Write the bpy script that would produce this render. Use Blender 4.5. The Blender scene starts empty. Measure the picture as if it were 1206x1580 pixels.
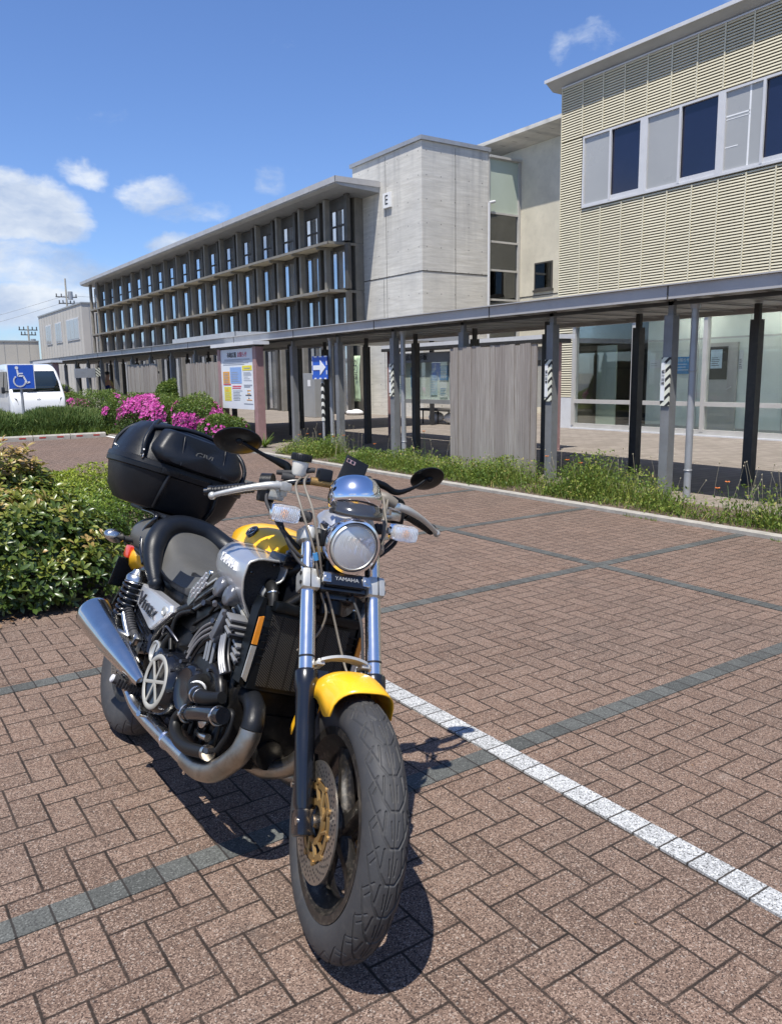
import bpy, bmesh, math, random
import numpy as np
from mathutils import Vector, Matrix, Euler
S = bpy.context.scene
COL = S.collection
R = math.radians
random.seed(7); rng = np.random.default_rng(7)

# ---------------------------------------------------------------- camera
cam_d = bpy.data.cameras.new("camera"); cam = bpy.data.objects.new("camera", cam_d); COL.objects.link(cam)
CM = ((0.825, -0.108, 0.555), (-0.565, -0.131, 0.814), (-0.015, -0.985, -0.169))   # cam axes: right, down, forward (columns)
_r = Vector((CM[0][0], CM[1][0], CM[2][0])).normalized()
_f = Vector((CM[0][2], CM[1][2], CM[2][2])).normalized()
_u = _r.cross(_f).normalized(); _r = _f.cross(_u).normalized()
m = Matrix((( _r.x, _u.x, -_f.x, 0), (_r.y, _u.y, -_f.y, 0), (_r.z, _u.z, -_f.z, 1.5), (0, 0, 0, 1)))
cam.matrix_world = m
cam_d.sensor_fit = 'VERTICAL'; cam_d.sensor_height = 36; cam_d.lens = 1228.0/1580*36
cam_d.clip_start = 0.05; cam_d.clip_end = 3000
S.camera = cam

# ---------------------------------------------------------------- sun
SUNV = Vector((-0.325, -0.235, 1.0)).normalized()      # towards the sun
sd = bpy.data.lights.new("sun", 'SUN'); sd.energy = 5.0; sd.angle = R(0.55); sd.color = (1.0, 0.955, 0.88)
sun = bpy.data.objects.new("sun", sd); COL.objects.link(sun)
sun.rotation_euler = SUNV.to_track_quat('Z', 'Y').to_euler(); sun.location = (-4, -3, 12)

# ---------------------------------------------------------------- node helper
class NT:
    def __init__(s, tree): s.t = tree; s.n = tree.nodes; s.l = tree.links
    def node(s, typ, **kw):
        n = s.n.new(typ)
        for k, v in kw.items(): setattr(n, k, v)
        return n
    def set(s, sock, v):
        if hasattr(v, 'is_output') or isinstance(v, bpy.types.NodeSocket): s.l.new(v, sock)
        elif v is not None:
            if isinstance(v, (tuple, list)) and len(v) == 3 and sock.type == 'RGBA': v = (*v, 1)
            sock.default_value = v
    def m(s, op, a, b=None, c=None, clamp=False):
        n = s.node('ShaderNodeMath', operation=op); n.use_clamp = clamp
        s.set(n.inputs[0], a)
        if b is not None: s.set(n.inputs[1], b)
        if c is not None: s.set(n.inputs[2], c)
        return n.outputs[0]
    def vm(s, op, a, b=None):
        n = s.node('ShaderNodeVectorMath', operation=op); s.set(n.inputs[0], a)
        if b is not None: s.set(n.inputs[1], b)
        return n.outputs['Value'] if op in ('DOT_PRODUCT', 'LENGTH', 'DISTANCE') else n.outputs[0]
    def mix(s, f, a, b, mode='MIX'):
        n = s.node('ShaderNodeMix', data_type='RGBA', blend_type=mode)
        s.set(n.inputs[0], f); s.set(n.inputs[6], a); s.set(n.inputs[7], b); return n.outputs[2]
    def noise(s, vec, scale, detail=3, rough=.55, out='Fac', dist=0):
        n = s.node('ShaderNodeTexNoise'); s.set(n.inputs['Vector'], vec); n.inputs['Scale'].default_value = scale
        n.inputs['Detail'].default_value = detail; n.inputs['Roughness'].default_value = rough; n.inputs['Distortion'].default_value = dist
        return n.outputs[out]
    def ramp(s, f, stops):
        n = s.node('ShaderNodeValToRGB'); s.set(n.inputs[0], f); e = n.color_ramp.elements
        e[0].position = stops[0][0]; e[0].color = (*stops[0][1], 1) if len(stops[0][1]) == 3 else stops[0][1]
        e[1].position = stops[-1][0]; e[1].color = (*stops[-1][1], 1) if len(stops[-1][1]) == 3 else stops[-1][1]
        for p, c in stops[1:-1]:
            x = e.new(p); x.color = (*c, 1)
        return n.outputs[0]
    def mr(s, v, a, b, c=0., d=1., smooth=False):
        n = s.node('ShaderNodeMapRange'); n.interpolation_type = 'SMOOTHSTEP' if smooth else 'LINEAR'
        s.set(n.inputs[0], v); n.inputs[1].default_value = a; n.inputs[2].default_value = b
        n.inputs[3].default_value = c; n.inputs[4].default_value = d; return n.outputs[0]
    def sep(s, v): n = s.node('ShaderNodeSeparateXYZ'); s.set(n.inputs[0], v); return n.outputs
    def comb(s, x, y, z=0.): n = s.node('ShaderNodeCombineXYZ'); s.set(n.inputs[0], x); s.set(n.inputs[1], y); s.set(n.inputs[2], z); return n.outputs[0]

# ---------------------------------------------------------------- world
W = bpy.data.worlds.new("World"); S.world = W; W.use_nodes = True
t = NT(W.node_tree); t.n.clear()
sky = t.node('ShaderNodeTexSky', sky_type='NISHITA'); sky.sun_disc = False
sky.sun_elevation = math.asin(SUNV.z); sky.sun_rotation = math.atan2(SUNV.x, SUNV.y)
sky.air_density = 1.0; sky.dust_density = 0.5; sky.ozone_density = 2.0; sky.altitude = 30
dirv = t.node('ShaderNodeTexCoord').outputs['Generated']
dn = t.vm('NORMALIZE', dirv)
xs, ys, zs = t.sep(dn)[:3]
# project directions on a cloud layer so that clouds flatten towards the horizon
zz = t.m('MAXIMUM', zs, 0.02)
warp = t.noise(dn, 9.0, 5, .6, 'Color')
wv = t.vm('SUBTRACT', warp, (0.5, 0.5, 0.5))
wn = t.node('ShaderNodeVectorMath', operation='SCALE'); t.set(wn.inputs[0], wv); wn.inputs[3].default_value = 0.055
dw = t.vm('ADD', dn, wn.outputs[0])
wx, wy, wz = t.sep(dw)[:3]
n1 = t.noise(t.vm('MULTIPLY', dw, (1, 1, 2.0)), 8.0, 9, .62)
n2 = t.noise(t.vm('MULTIPLY', dn, (1, 1, 3.0)), 22.0, 6, .6)
blobs = [  # direction, horizontal radius, vertical radius, strength
    ((0.180, 0.966, 0.183), 0.066, 0.034, 1.0), ((0.212, 0.960, 0.170), 0.042, 0.026, .85), ((0.150, 0.970, 0.20), 0.06, 0.026, .85),
    ((0.165, 0.975, 0.128), 0.10, 0.024, .62), ((0.22, 0.965, 0.112), 0.075, 0.030, .60), ((0.168, 0.982, 0.083), 0.14, 0.024, .75),
    ((0.246, 0.943, 0.225), 0.030, 0.014, .56), ((0.32, 0.925, 0.208), 0.042, 0.022, .68), ((0.355, 0.915, 0.188), 0.045, 0.015, .54),
    ((0.335, 0.929, 0.158), 0.036, 0.012, .62), ((0.43, 0.877, 0.214), 0.022, 0.02, .30), ((0.30, 0.94, 0.10), 0.09, 0.025, .45),
    ((0.700, 0.626, 0.345), 0.040, 0.018, .36), ((0.680, 0.650, 0.338), 0.018, 0.020, .34), ((0.785, 0.50, 0.372), 0.035, 0.02, .7),
    ((-0.5, 0.8, 0.2), 0.35, 0.06, .8), ((-0.9, 0.1, 0.25), 0.3, 0.07, .7), ((0.2, -0.95, 0.3), 0.4, 0.08, .7), ((-0.6, -0.7, 0.3), 0.3, 0.1, .8), ((0.9, -0.3, 0.35), 0.2, 0.07, .6),
]
acc = None
for (bx, by, bz), rh, rv, st in blobs:
    l = math.hypot(bx, by); hx, hy = by/l, -bx/l
    dd = t.vm('SUBTRACT', dw, (bx, by, bz))
    hh = t.m('DIVIDE', t.vm('DOT_PRODUCT', dd, (hx, hy, 0)), rh)
    vv = t.m('DIVIDE', t.vm('DOT_PRODUCT', dd, (0, 0, 1)), rv)
    fw = t.vm('DOT_PRODUCT', dn, (bx/l, by/l, 0))
    r2 = t.m('ADD', t.m('MULTIPLY', hh, hh), t.m('MULTIPLY', vv, vv))
    r2 = t.m('ADD', r2, t.m('MULTIPLY', t.m('LESS_THAN', fw, 0.0), 99))
    b = t.m('MULTIPLY', t.mr(r2, 0.0, 1.9, 1.0, 0.0, True), st)
    acc = b if acc is None else t.m('MAXIMUM', acc, b)
low = t.mr(zs, 0.02, 0.14, 0.34, 0.0, True)
dens = t.m('ADD', t.m('MAXIMUM', acc, low), t.m('MULTIPLY', t.m('SUBTRACT', n1, 0.5), 1.5))
dens = t.m('ADD', dens, t.m('MULTIPLY', t.m('SUBTRACT', n2, 0.5), 0.35))
cov = t.mr(dens, 0.24, 0.80, 0.0, 0.97, True)
shade = t.mr(t.noise(t.vm('ADD', t.vm('MULTIPLY', dw, (1, 1, 2.4)), (0, 0, .035)), 9.0, 6, .55), 0.35, 0.66, 0.0, 1.0)
ccol = t.mix(shade, (3.7, 4.8, 6.9), (8.0, 8.5, 9.1))
skyc = t.mix(1.0, sky.outputs[0], (0.92, 1.12, 1.52), 'MULTIPLY')
hz = t.mr(zs, 0.0, 0.5, 0.62, 0.0, True)
bg = t.node('ShaderNodeBackground'); t.set(bg.inputs[0], t.mix(cov, skyc, ccol)); bg.inputs[1].default_value = 0.082
wo = t.node('ShaderNodeOutputWorld'); t.l.new(bg.outputs[0], wo.inputs[0])

S.view_settings.view_transform = 'Standard'; S.view_settings.look = 'None'
S.view_settings.exposure = 0.44; S.view_settings.gamma = 1.0; S.view_settings.use_curve_mapping = False
S.render.film_transparent = False
S.cycles.max_bounces = 8; S.cycles.transparent_max_bounces = 12

# ---------------------------------------------------------------- objects helpers
def tag(o, label=None, cat=None, group=None, kind=None):
    if label: o['label'] = label
    if cat: o['category'] = cat
    if group: o['group'] = group
    if kind: o['kind'] = kind
    return o
def thing(name, label, cat, loc=(0, 0, 0), group=None):
    o = bpy.data.objects.new(name, None); o.empty_display_size = .2; COL.objects.link(o); o.location = loc
    return tag(o, label, cat, group)

class MB:
    def __init__(s): s.v = []; s.f = []; s.mi = []; s.M = None; s.cur = 0
    def add(s, vs, fs):
        b = len(s.v)
        if s.M is not None: vs = [tuple(s.M @ Vector(p)) for p in vs]
        s.v += [tuple(p) for p in vs]; s.f += [tuple(b+i for i in f) for f in fs]; s.mi += [s.cur]*len(fs); return s
    def box(s, c, d, rot=None, bev=0):
        """centre c, full sizes d, optional rotation matrix; bev = chamfer"""
        hx, hy, hz = d[0]/2, d[1]/2, d[2]/2
        if bev <= 0:
            vs = [(x, y, z) for x in (-hx, hx) for y in (-hy, hy) for z in (-hz, hz)]
            fs = [(0, 1, 3, 2), (4, 6, 7, 5), (0, 4, 5, 1), (2, 3, 7, 6), (0, 2, 6, 4), (1, 5, 7, 3)]
        else:
            bm = bmesh.new(); bmesh.ops.create_cube(bm, size=1)
            for v in bm.verts: v.co = Vector((v.co.x*d[0], v.co.y*d[1], v.co.z*d[2]))
            bmesh.ops.bevel(bm, geom=bm.edges[:], offset=bev, segments=2, affect='EDGES', profile=.6)
            vs = [v.co.copy() for v in bm.verts]; fs = [[v.index for v in f.verts] for f in bm.faces]
            bm.verts.index_update(); bm.free()
        if rot is not None: vs = [rot @ Vector(v) for v in vs]
        vs = [(v[0]+c[0], v[1]+c[1], v[2]+c[2]) for v in vs]
        return s.add(vs, fs)
    def bb(s, x0, x1, y0, y1, z0, z1, bev=0):
        return s.box(((x0+x1)/2, (y0+y1)/2, (z0+z1)/2), (abs(x1-x0), abs(y1-y0), abs(z1-z0)), None, bev)
    def quad(s, a, b, c, d): return s.add([a, b, c, d], [(0, 1, 2, 3)])
    def prism(s, poly, off, cap=True):
        """poly: list of 3d points, extruded by vector off"""
        n = len(poly); vs = list(poly)+[(p[0]+off[0], p[1]+off[1], p[2]+off[2]) for p in poly]
        fs = [(i, (i+1) % n, n+(i+1) % n, n+i) for i in range(n)]
        if cap: fs += [tuple(range(n-1, -1, -1)), tuple(range(n, 2*n))]
        return s.add(vs, fs)
    def _frame(s, d):
        d = Vector(d).normalized(); a = Vector((0, 0, 1)) if abs(d.z) < .9 else Vector((1, 0, 0))
        u = d.cross(a).normalized(); return u, d.cross(u).normalized()
    def cyl(s, p0, p1, r0, r1=None, n=20, cap=True):
        r1 = r0 if r1 is None else r1; p0 = Vector(p0); p1 = Vector(p1); u, w = s._frame(p1-p0); vs = []
        for p, r in ((p0, r0), (p1, r1)):
            for i in range(n):
                a = 2*math.pi*i/n; vs.append(p+u*(r*math.cos(a))+w*(r*math.sin(a)))
        fs = [(i, (i+1) % n, n+(i+1) % n, n+i) for i in range(n)]
        if cap: fs += [tuple(range(n-1, -1, -1)), tuple(range(n, 2*n))]
        return s.add(vs, fs)
    def lathe(s, o, d, prof, n=36, closed=False, sy=1.0, up=None):
        """prof: list of (distance along d, radius); sy squashes along second axis"""
        o = Vector(o); d = Vector(d).normalized()
        if up is None: u, w = s._frame(d)
        else:
            w = Vector(up); w = (w-d*w.dot(d)).normalized(); u = w.cross(d).normalized()
        vs = []
        for t_, r in prof:
            for i in range(n):
                a = 2*math.pi*i/n; vs.append(o+d*t_+u*(r*math.cos(a))+w*(r*sy*math.sin(a)))
        k = len(prof); fs = []
        for j in range(k if closed else k-1):
            j2 = (j+1) % k
            for i in range(n): fs.append((j*n+i, j*n+(i+1) % n, j2*n+(i+1) % n, j2*n+i))
        return s.add(vs, fs)
    def ell(s, c, r, n=24, m=14, rot=None):
        vs = []; fs = []
        for j in range(m+1):
            ph = -math.pi/2+math.pi*j/m
            for i in range(n):
                a = 2*math.pi*i/n; v = Vector((r[0]*math.cos(ph)*math.cos(a), r[1]*math.cos(ph)*math.sin(a), r[2]*math.sin(ph)))
                if rot is not None: v = rot @ v
                vs.append((v.x+c[0], v.y+c[1], v.z+c[2]))
        for j in range(m):
            for i in range(n): fs.append((j*n+i, j*n+(i+1) % n, (j+1)*n+(i+1) % n, (j+1)*n+i))
        return s.add(vs, fs)
    def tube(s, pts, r, n=12, smooth=6, cap=True, closed=False):
        """tube along a smoothed path; r number or list per control point"""
        P = [Vector(p) for p in pts]; rr = list(r) if isinstance(r, (list, tuple)) else [r]*len(P)
        if smooth > 1 and len(P) > 2:
            Q = []; q = []; m_ = len(P)
            rng_ = range(m_) if closed else range(m_-1)
            for i in rng_:
                if closed: a, b, c, d = P[(i-1) % m_], P[i], P[(i+1) % m_], P[(i+2) % m_]
                else: a, b, c, d = P[max(i-1, 0)], P[i], P[i+1], P[min(i+2, m_-1)]
                for k in range(smooth):
                    t_ = k/smooth
                    Q.append(.5*((2*b)+(-a+c)*t_+(2*a-5*b+4*c-d)*t_*t_+(-a+3*b-3*c+d)*t_**3))
                    q.append(rr[i]*(1-t_)+rr[(i+1) % m_]*t_)
            if not closed: Q.append(P[-1]); q.append(rr[-1])
            P, rr = Q, q
        k = len(P); vs = []; u = None
        for i, p in enumerate(P):
            if closed: d = P[(i+1) % k]-P[(i-1) % k]
            else: d = P[min(i+1, k-1)]-P[max(i-1, 0)]
            d.normalize()
            if u is None: u, w = s._frame(d)
            else:
                u = (u-d*u.dot(d)); u.normalize(); w = d.cross(u)
            for j in range(n):
                a = 2*math.pi*j/n; vs.append(p+u*(rr[i]*math.cos(a))+w*(rr[i]*math.sin(a)))
        fs = []
        for i in range(k if closed else k-1):
            i2 = (i+1) % k
            for j in range(n): fs.append((i*n+j, i*n+(j+1) % n, i2*n+(j+1) % n, i2*n+j))
        if cap and not closed: fs += [tuple(range(n-1, -1, -1)), tuple((k-1)*n+j for j in range(n))]
        return s.add(vs, fs)
    def loft(s, secs, cap=True, closed=True):
        """secs: list of equal-length point loops"""
        n = len(secs[0]); vs = [p for c in secs for p in c]; fs = []
        for i in range(len(secs)-1):
            for j in range(n if closed else n-1): fs.append((i*n+j, i*n+(j+1) % n, (i+1)*n+(j+1) % n, (i+1)*n+j))
        if cap: fs += [tuple(range(n-1, -1, -1)), tuple((len(secs)-1)*n+j for j in range(n))]
        return s.add(vs, fs)
    def torus(s, c, d, Rr, r, n=40, m=10):
        c = Vector(c); d = Vector(d).normalized(); u, w = s._frame(d); vs = []; fs = []
        for i in range(n):
            a = 2*math.pi*i/n; e = u*math.cos(a)+w*math.sin(a)
            for j in range(m):
                b = 2*math.pi*j/m; vs.append(c+e*(Rr+r*math.cos(b))+d*(r*math.sin(b)))
        for i in range(n):
            for j in range(m): fs.append((i*m+j, ((i+1) % n)*m+j, ((i+1) % n)*m+(j+1) % m, i*m+(j+1) % m))
        return s.add(vs, fs)
    def text(s, body, size, mat4, depth=.002, align='CENTER', sx=1.0, shear=0.0):
        cu = bpy.data.curves.new('txt', 'FONT'); cu.body = body; cu.size = size; cu.extrude = depth/2; cu.align_x = align; cu.align_y = 'CENTER'
        cu.shear = shear; cu.resolution_u = 2
        ob = bpy.data.objects.new('txt', cu); COL.objects.link(ob)
        dg = bpy.context.evaluated_depsgraph_get(); me = bpy.data.meshes.new_from_object(ob.evaluated_get(dg))
        vs = [tuple(mat4 @ Vector((v.co.x*sx, v.co.y, v.co.z))) for v in me.vertices]; fs = [tuple(p.vertices) for p in me.polygons]
        s.add(vs, fs); bpy.data.objects.remove(ob); bpy.data.curves.remove(cu); bpy.data.meshes.remove(me); return s
    def sub(s, iters=1): s._sub = iters; return s
    def build(s, name, mats, parent=None, smooth=40, sub=0, fixn=True):
        me = bpy.data.meshes.new(name); me.from_pydata(s.v, [], s.f)
        if not isinstance(mats, (list, tuple)): mats = [mats]
        for mt in mats: me.materials.append(mt)
        if len(mats) > 1: me.polygons.foreach_set('material_index', s.mi)
        if fixn:
            bm = bmesh.new(); bm.from_mesh(me); bmesh.ops.recalc_face_normals(bm, faces=bm.faces[:]); bm.to_mesh(me); bm.free()
        if smooth:
            me.polygons.foreach_set('use_smooth', [True]*len(me.polygons)); me.set_sharp_from_angle(angle=R(smooth))
        me.update()
        o = bpy.data.objects.new(name, me); COL.objects.link(o)
        if parent is not None: o.parent = parent
        if sub:
            md = o.modifiers.new('sub', 'SUBSURF'); md.levels = sub; md.render_levels = sub
        return o
def frame4(o, xdir, ydir):
    """4x4 placing text: x along xdir, y (up) along ydir at o"""
    x = Vector(xdir).normalized(); y = Vector(ydir); y = (y-x*y.dot(x)).normalized(); z = x.cross(y)
    return Matrix(((x.x, y.x, z.x, o[0]), (x.y, y.y, z.y, o[1]), (x.z, y.z, z.z, o[2]), (0, 0, 0, 1)))
def copytree(o, parent=None):
    c = o.copy(); COL.objects.link(c); c.parent = parent
    if parent is not None: c.matrix_parent_inverse = o.matrix_parent_inverse
    for ch in list(o.children): copytree(ch, c)
    return c

# ---------------------------------------------------------------- materials
def newmat(name):
    mt = bpy.data.materials.new(name); mt.use_nodes = True; t = NT(mt.node_tree); t.n.clear()
    out = t.node('ShaderNodeOutputMaterial'); b = t.node('ShaderNodeBsdfPrincipled'); t.l.new(b.outputs[0], out.inputs[0])
    t.out = out; t.b = b; t.co = t.node('ShaderNodeTexCoord').outputs['Object']; return mt, t
def mat(name, col, rough=.5, metal=0., var=.12, vs=3., bump=0., bs=60., coat=0., spec=.5, dirt=0., rv=.15):
    mt, t = newmat(name)
    n = t.noise(t.co, vs, 5, .6)
    lo = tuple(c*(1-var) for c in col); hi = tuple(min(1, c*(1+var)) for c in col)
    c = t.ramp(n, [(.3, lo), (.7, hi)])
    if dirt > 0:
        d = t.mr(t.noise(t.co, vs*3.7, 7, .7), .50, .72, 0, dirt)
        c = t.mix(d, c, (.16, .135, .105))
    t.set(t.b.inputs['Base Color'], c)
    if rv: t.set(t.b.inputs['Roughness'], t.mr(t.noise(t.co, vs*2.3, 4), .3, .7, max(.02, rough*(1-rv)), min(1, rough*(1+rv))))
    else: t.b.inputs['Roughness'].default_value = rough
    t.b.inputs['Metallic'].default_value = metal; t.b.inputs['Coat Weight'].default_value = coat; t.b.inputs['Coat Roughness'].default_value = .05
    t.b.inputs['Specular IOR Level'].default_value = spec
    if bump:
        bn = t.node('ShaderNodeBump'); bn.inputs['Strength'].default_value = bump; bn.inputs['Distance'].default_value = .002
        t.set(bn.inputs['Height'], t.noise(t.co, bs, 4)); t.l.new(bn.outputs[0], t.b.inputs['Normal'])
    return mt
# ================================================================ MATERIALS
def speck(t, vec, scale, amount):
    v = t.node('ShaderNodeTexVoronoi'); v.feature = 'F1'; t.set(v.inputs['Vector'], vec); v.inputs['Scale'].default_value = scale
    return t.sep(v.outputs['Color'])[0]
def paver_common(t, base_lo, base_hi, id_rand, joint, speck_amt=.5, jointcol=(.020, .015, .012)):
    co = t.co
    c = t.mix(id_rand, base_lo, base_hi)
    big = t.noise(co, .55, 5, .6); mid = t.noise(co, 4.0, 5, .65)
    c = t.mix(t.mr(big, .35, .68, 0, .42), c, (.105, .083, .070))
    c = t.mix(t.mr(mid, .45, .75, 0, .25), c, (.17, .135, .11))
    s1 = speck(t, co, 290., 1); s2 = t.noise(co, 190., 3, .75); s3 = speck(t, co, 230., 1)
    c = t.mix(t.mr(s1, .05, .48, .92, 0), c, (.030, .020, .017))
    c = t.mix(t.mr(s1, .74, 1.0, 0, .72), c, (.40, .30, .235))
    c = t.mix(t.m('MULTIPLY', t.mr(s2, .50, .66), .45), c, (.05, .04, .036))
    c = t.mix(t.mr(s3, .955, .965, 0, .45), c, (.42, .37, .32))
    c = t.mix(t.mr(t.noise(co, 1.7, 7, .7), .60, .70, 0, .45), c, (.055, .046, .040))
    c = t.mix(t.mr(t.noise(t.vm('ADD', co, (3.3, 7.1, 0)), 2.6, 6, .7), .64, .74, 0, .35), c, (.30, .25, .21))
    c = t.mix(joint, c, jointcol)
    t.set(t.b.inputs['Base Color'], c)
    t.b.inputs['Roughness'].default_value = .88; t.b.inputs['Specular IOR Level'].default_value = .25
    h = t.m('SUBTRACT', t.m('ADD', t.m('MULTIPLY', s1, .25), t.m('MULTIPLY', s2, .9)), t.m('MULTIPLY', joint, 2.2))
    bn = t.node('ShaderNodeBump'); bn.inputs['Strength'].default_value = .55; bn.inputs['Distance'].default_value = .0022
    t.set(bn.inputs['Height'], h); t.l.new(bn.outputs[0], t.b.inputs['Normal'])
def wobble(t, x, y, amp=.018):
    w = t.noise(t.co, 9., 2, .5, 'Color'); w = t.sep(t.vm('SUBTRACT', w, (.5, .5, .5)))
    w2 = t.sep(t.vm('SUBTRACT', t.noise(t.co, 90., 3, .6, 'Color'), (.5, .5, .5)))
    return (t.m('ADD', x, t.m('ADD', t.m('MULTIPLY', w[0], amp*1.6), t.m('MULTIPLY', w2[0], amp*2.2))), t.m('ADD', y, t.m('ADD', t.m('MULTIPLY', w[1], amp*1.6), t.m('MULTIPLY', w2[1], amp*2.2))))
CELL = 0.1030
def herring_mat():
    mt, t = newmat('brick_paving')
    X, Y = t.sep(t.co)[:2]
    x = t.m('DIVIDE', t.m('SUBTRACT', X, 2.093-CELL*200), CELL); y = t.m('DIVIDE', t.m('SUBTRACT', Y, 1.2350-CELL*200), CELL)
    x, y = wobble(t, x, y)
    fx, fy = t.m('FRACT', x), t.m('FRACT', y); ix, iy = t.m('FLOOR', x), t.m('FLOOR', y)
    k = t.m('MODULO', t.m('ADD', ix, iy), 4.0); k = t.m('ROUND', k)
    hor = t.m('LESS_THAN', k, 1.5)
    kodd = t.m('MODULO', k, 2.0)                     # second half of the brick
    a = t.m('ADD', t.m('ADD', t.m('MULTIPLY', fx, hor), t.m('MULTIPLY', fy, t.m('SUBTRACT', 1, hor))), kodd)
    b = t.m('ADD', t.m('MULTIPLY', fy, hor), t.m('MULTIPLY', fx, t.m('SUBTRACT', 1, hor)))
    d = t.m('MINIMUM', t.m('MINIMUM', a, t.m('SUBTRACT', 2, a)), t.m('MINIMUM', b, t.m('SUBTRACT', 1, b)))
    joint = t.mr(d, .020, .058, 1., 0., True)
    joint = t.m('MULTIPLY', joint, t.mr(t.noise(t.co, 5., 4, .6), .34, .60, .75, 1.0))
    idx = t.m('SUBTRACT', ix, t.m('MULTIPLY', kodd, hor)); idy = t.m('SUBTRACT', iy, t.m('MULTIPLY', kodd, t.m('SUBTRACT', 1, hor)))
    wn = t.node('ShaderNodeTexWhiteNoise'); wn.noise_dimensions = '3D'; t.set(wn.inputs[0], t.comb(idx, idy, hor))
    paver_common(t, (.152, .097, .069), (.215, .141, .103), wn.outputs[0], joint)
    return mt
def strip_mat(name, lo, hi, axis, org, cell, jc, sa, plain=True):
    mt, t = newmat(name)
    X, Y = t.sep(t.co)[:2]
    u = Y if axis == 1 else X
    x = t.m('DIVIDE', t.m('SUBTRACT', u, org-cell*400), cell)
    x, _ = wobble(t, x, x)
    f = t.m('FRACT', x); d = t.m('MINIMUM', f, t.m('SUBTRACT', 1, f))
    wn = t.node('ShaderNodeTexWhiteNoise'); wn.noise_dimensions = '1D'; t.set(wn.inputs['W'], t.m('FLOOR', x))
    joint = t.mr(d, .016, .045, 1., 0., True)
    co = t.co; c = t.mix(wn.outputs[0], lo, hi)
    s1 = speck(t, co, 240., 1); s2 = t.noise(co, 200., 4, .75)
    c = t.mix(t.mr(t.noise(co, 6, 5, .7), .5, .75, 0, .3), c, tuple(v*.55 for v in lo))
    c = t.mix(t.mr(s1, .0, .32, sa, 0), c, (.03, .03, .03)); c = t.mix(t.m('MULTIPLY', t.mr(s2, .50, .66), sa), c, tuple(v*.35 for v in lo))
    c = t.mix(t.mr(s1, .82, 1., 0, sa*.7), c, tuple(min(.85, v*1.7+.05) for v in hi))
    c = t.mix(joint, c, jc)
    t.set(t.b.inputs['Base Color'], c); t.b.inputs['Roughness'].default_value = .85; t.b.inputs['Specular IOR Level'].default_value = .25
    bn = t.node('ShaderNodeBump'); bn.inputs['Strength'].default_value = .5; bn.inputs['Distance'].default_value = .002
    t.set(bn.inputs['Height'], t.m('SUBTRACT', t.m('ADD', t.m('MULTIPLY', s1, .3), s2), t.m('MULTIPLY', joint, 2))); t.l.new(bn.outputs[0], t.b.inputs['Normal'])
    return mt
M = {}
M['paving'] = herring_mat()
M['dark_y'] = strip_mat('dark_paver_band_along', (.068, .071, .066), (.108, .112, .104), 1, 1.235, CELL, (.03, .027, .025), .7)
M['dark_x'] = strip_mat('dark_paver_band_across', (.068, .071, .066), (.108, .112, .104), 0, 2.093, CELL, (.03, .027, .025), .7)
M['white_y'] = strip_mat('white_paver_band', (.37, .375, .37), (.46, .465, .46), 1, 1.235, CELL, (.04, .035, .03), .95)
def tile_mat(name, lo, hi, sx, sy, jc, blot=(.2, .18, .16)):
    mt, t = newmat(name)
    br = t.node('ShaderNodeTexBrick'); t.set(br.inputs['Vector'], t.co); br.inputs['Scale'].default_value = 1
    br.inputs['Brick Width'].default_value = sx; br.inputs['Row Height'].default_value = sy; br.inputs['Mortar Size'].default_value = .006
    br.inputs['Mortar Smooth'].default_value = .3
    br.inputs['Color1'].default_value = (*lo, 1); br.inputs['Color2'].default_value = (*hi, 1); br.inputs['Mortar'].default_value = (*jc, 1)
    c = t.mix(t.mr(t.noise(t.co, .7, 6, .65), .4, .7, 0, .55), br.outputs[0], blot)
    c = t.mix(t.mr(t.noise(t.co, 120, 3, .7), .45, .7, 0, .3), c, tuple(v*.5 for v in lo))
    t.set(t.b.inputs['Base Color'], c); t.b.inputs['Roughness'].default_value = .88; t.b.inputs['Specular IOR Level'].default_value = .2
    return mt
M['walk'] = tile_mat('walkway_tiles', (.20, .172, .145), (.27, .235, .20), .30, .15, (.10, .085, .07), (.17, .145, .12))
M['asphalt'] = mat('asphalt', (.08, .077, .075), .9, var=.25, vs=1.5, bump=.6, bs=180)
M['terrain'] = mat('terrain', (.16, .15, .12), .95, var=.3, vs=.2)
M['soil'] = mat('soil', (.10, .07, .048), .95, var=.35, vs=12, bump=1, bs=60, dirt=.5)
M['kerb'] = mat('kerb_concrete', (.33, .31, .27), .85, var=.2, vs=8, bump=.6, bs=90, dirt=.4)
M['conc_lt'] = mat('pale_concrete', (.40, .37, .31), .85, var=.15, vs=3, dirt=.35)
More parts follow.
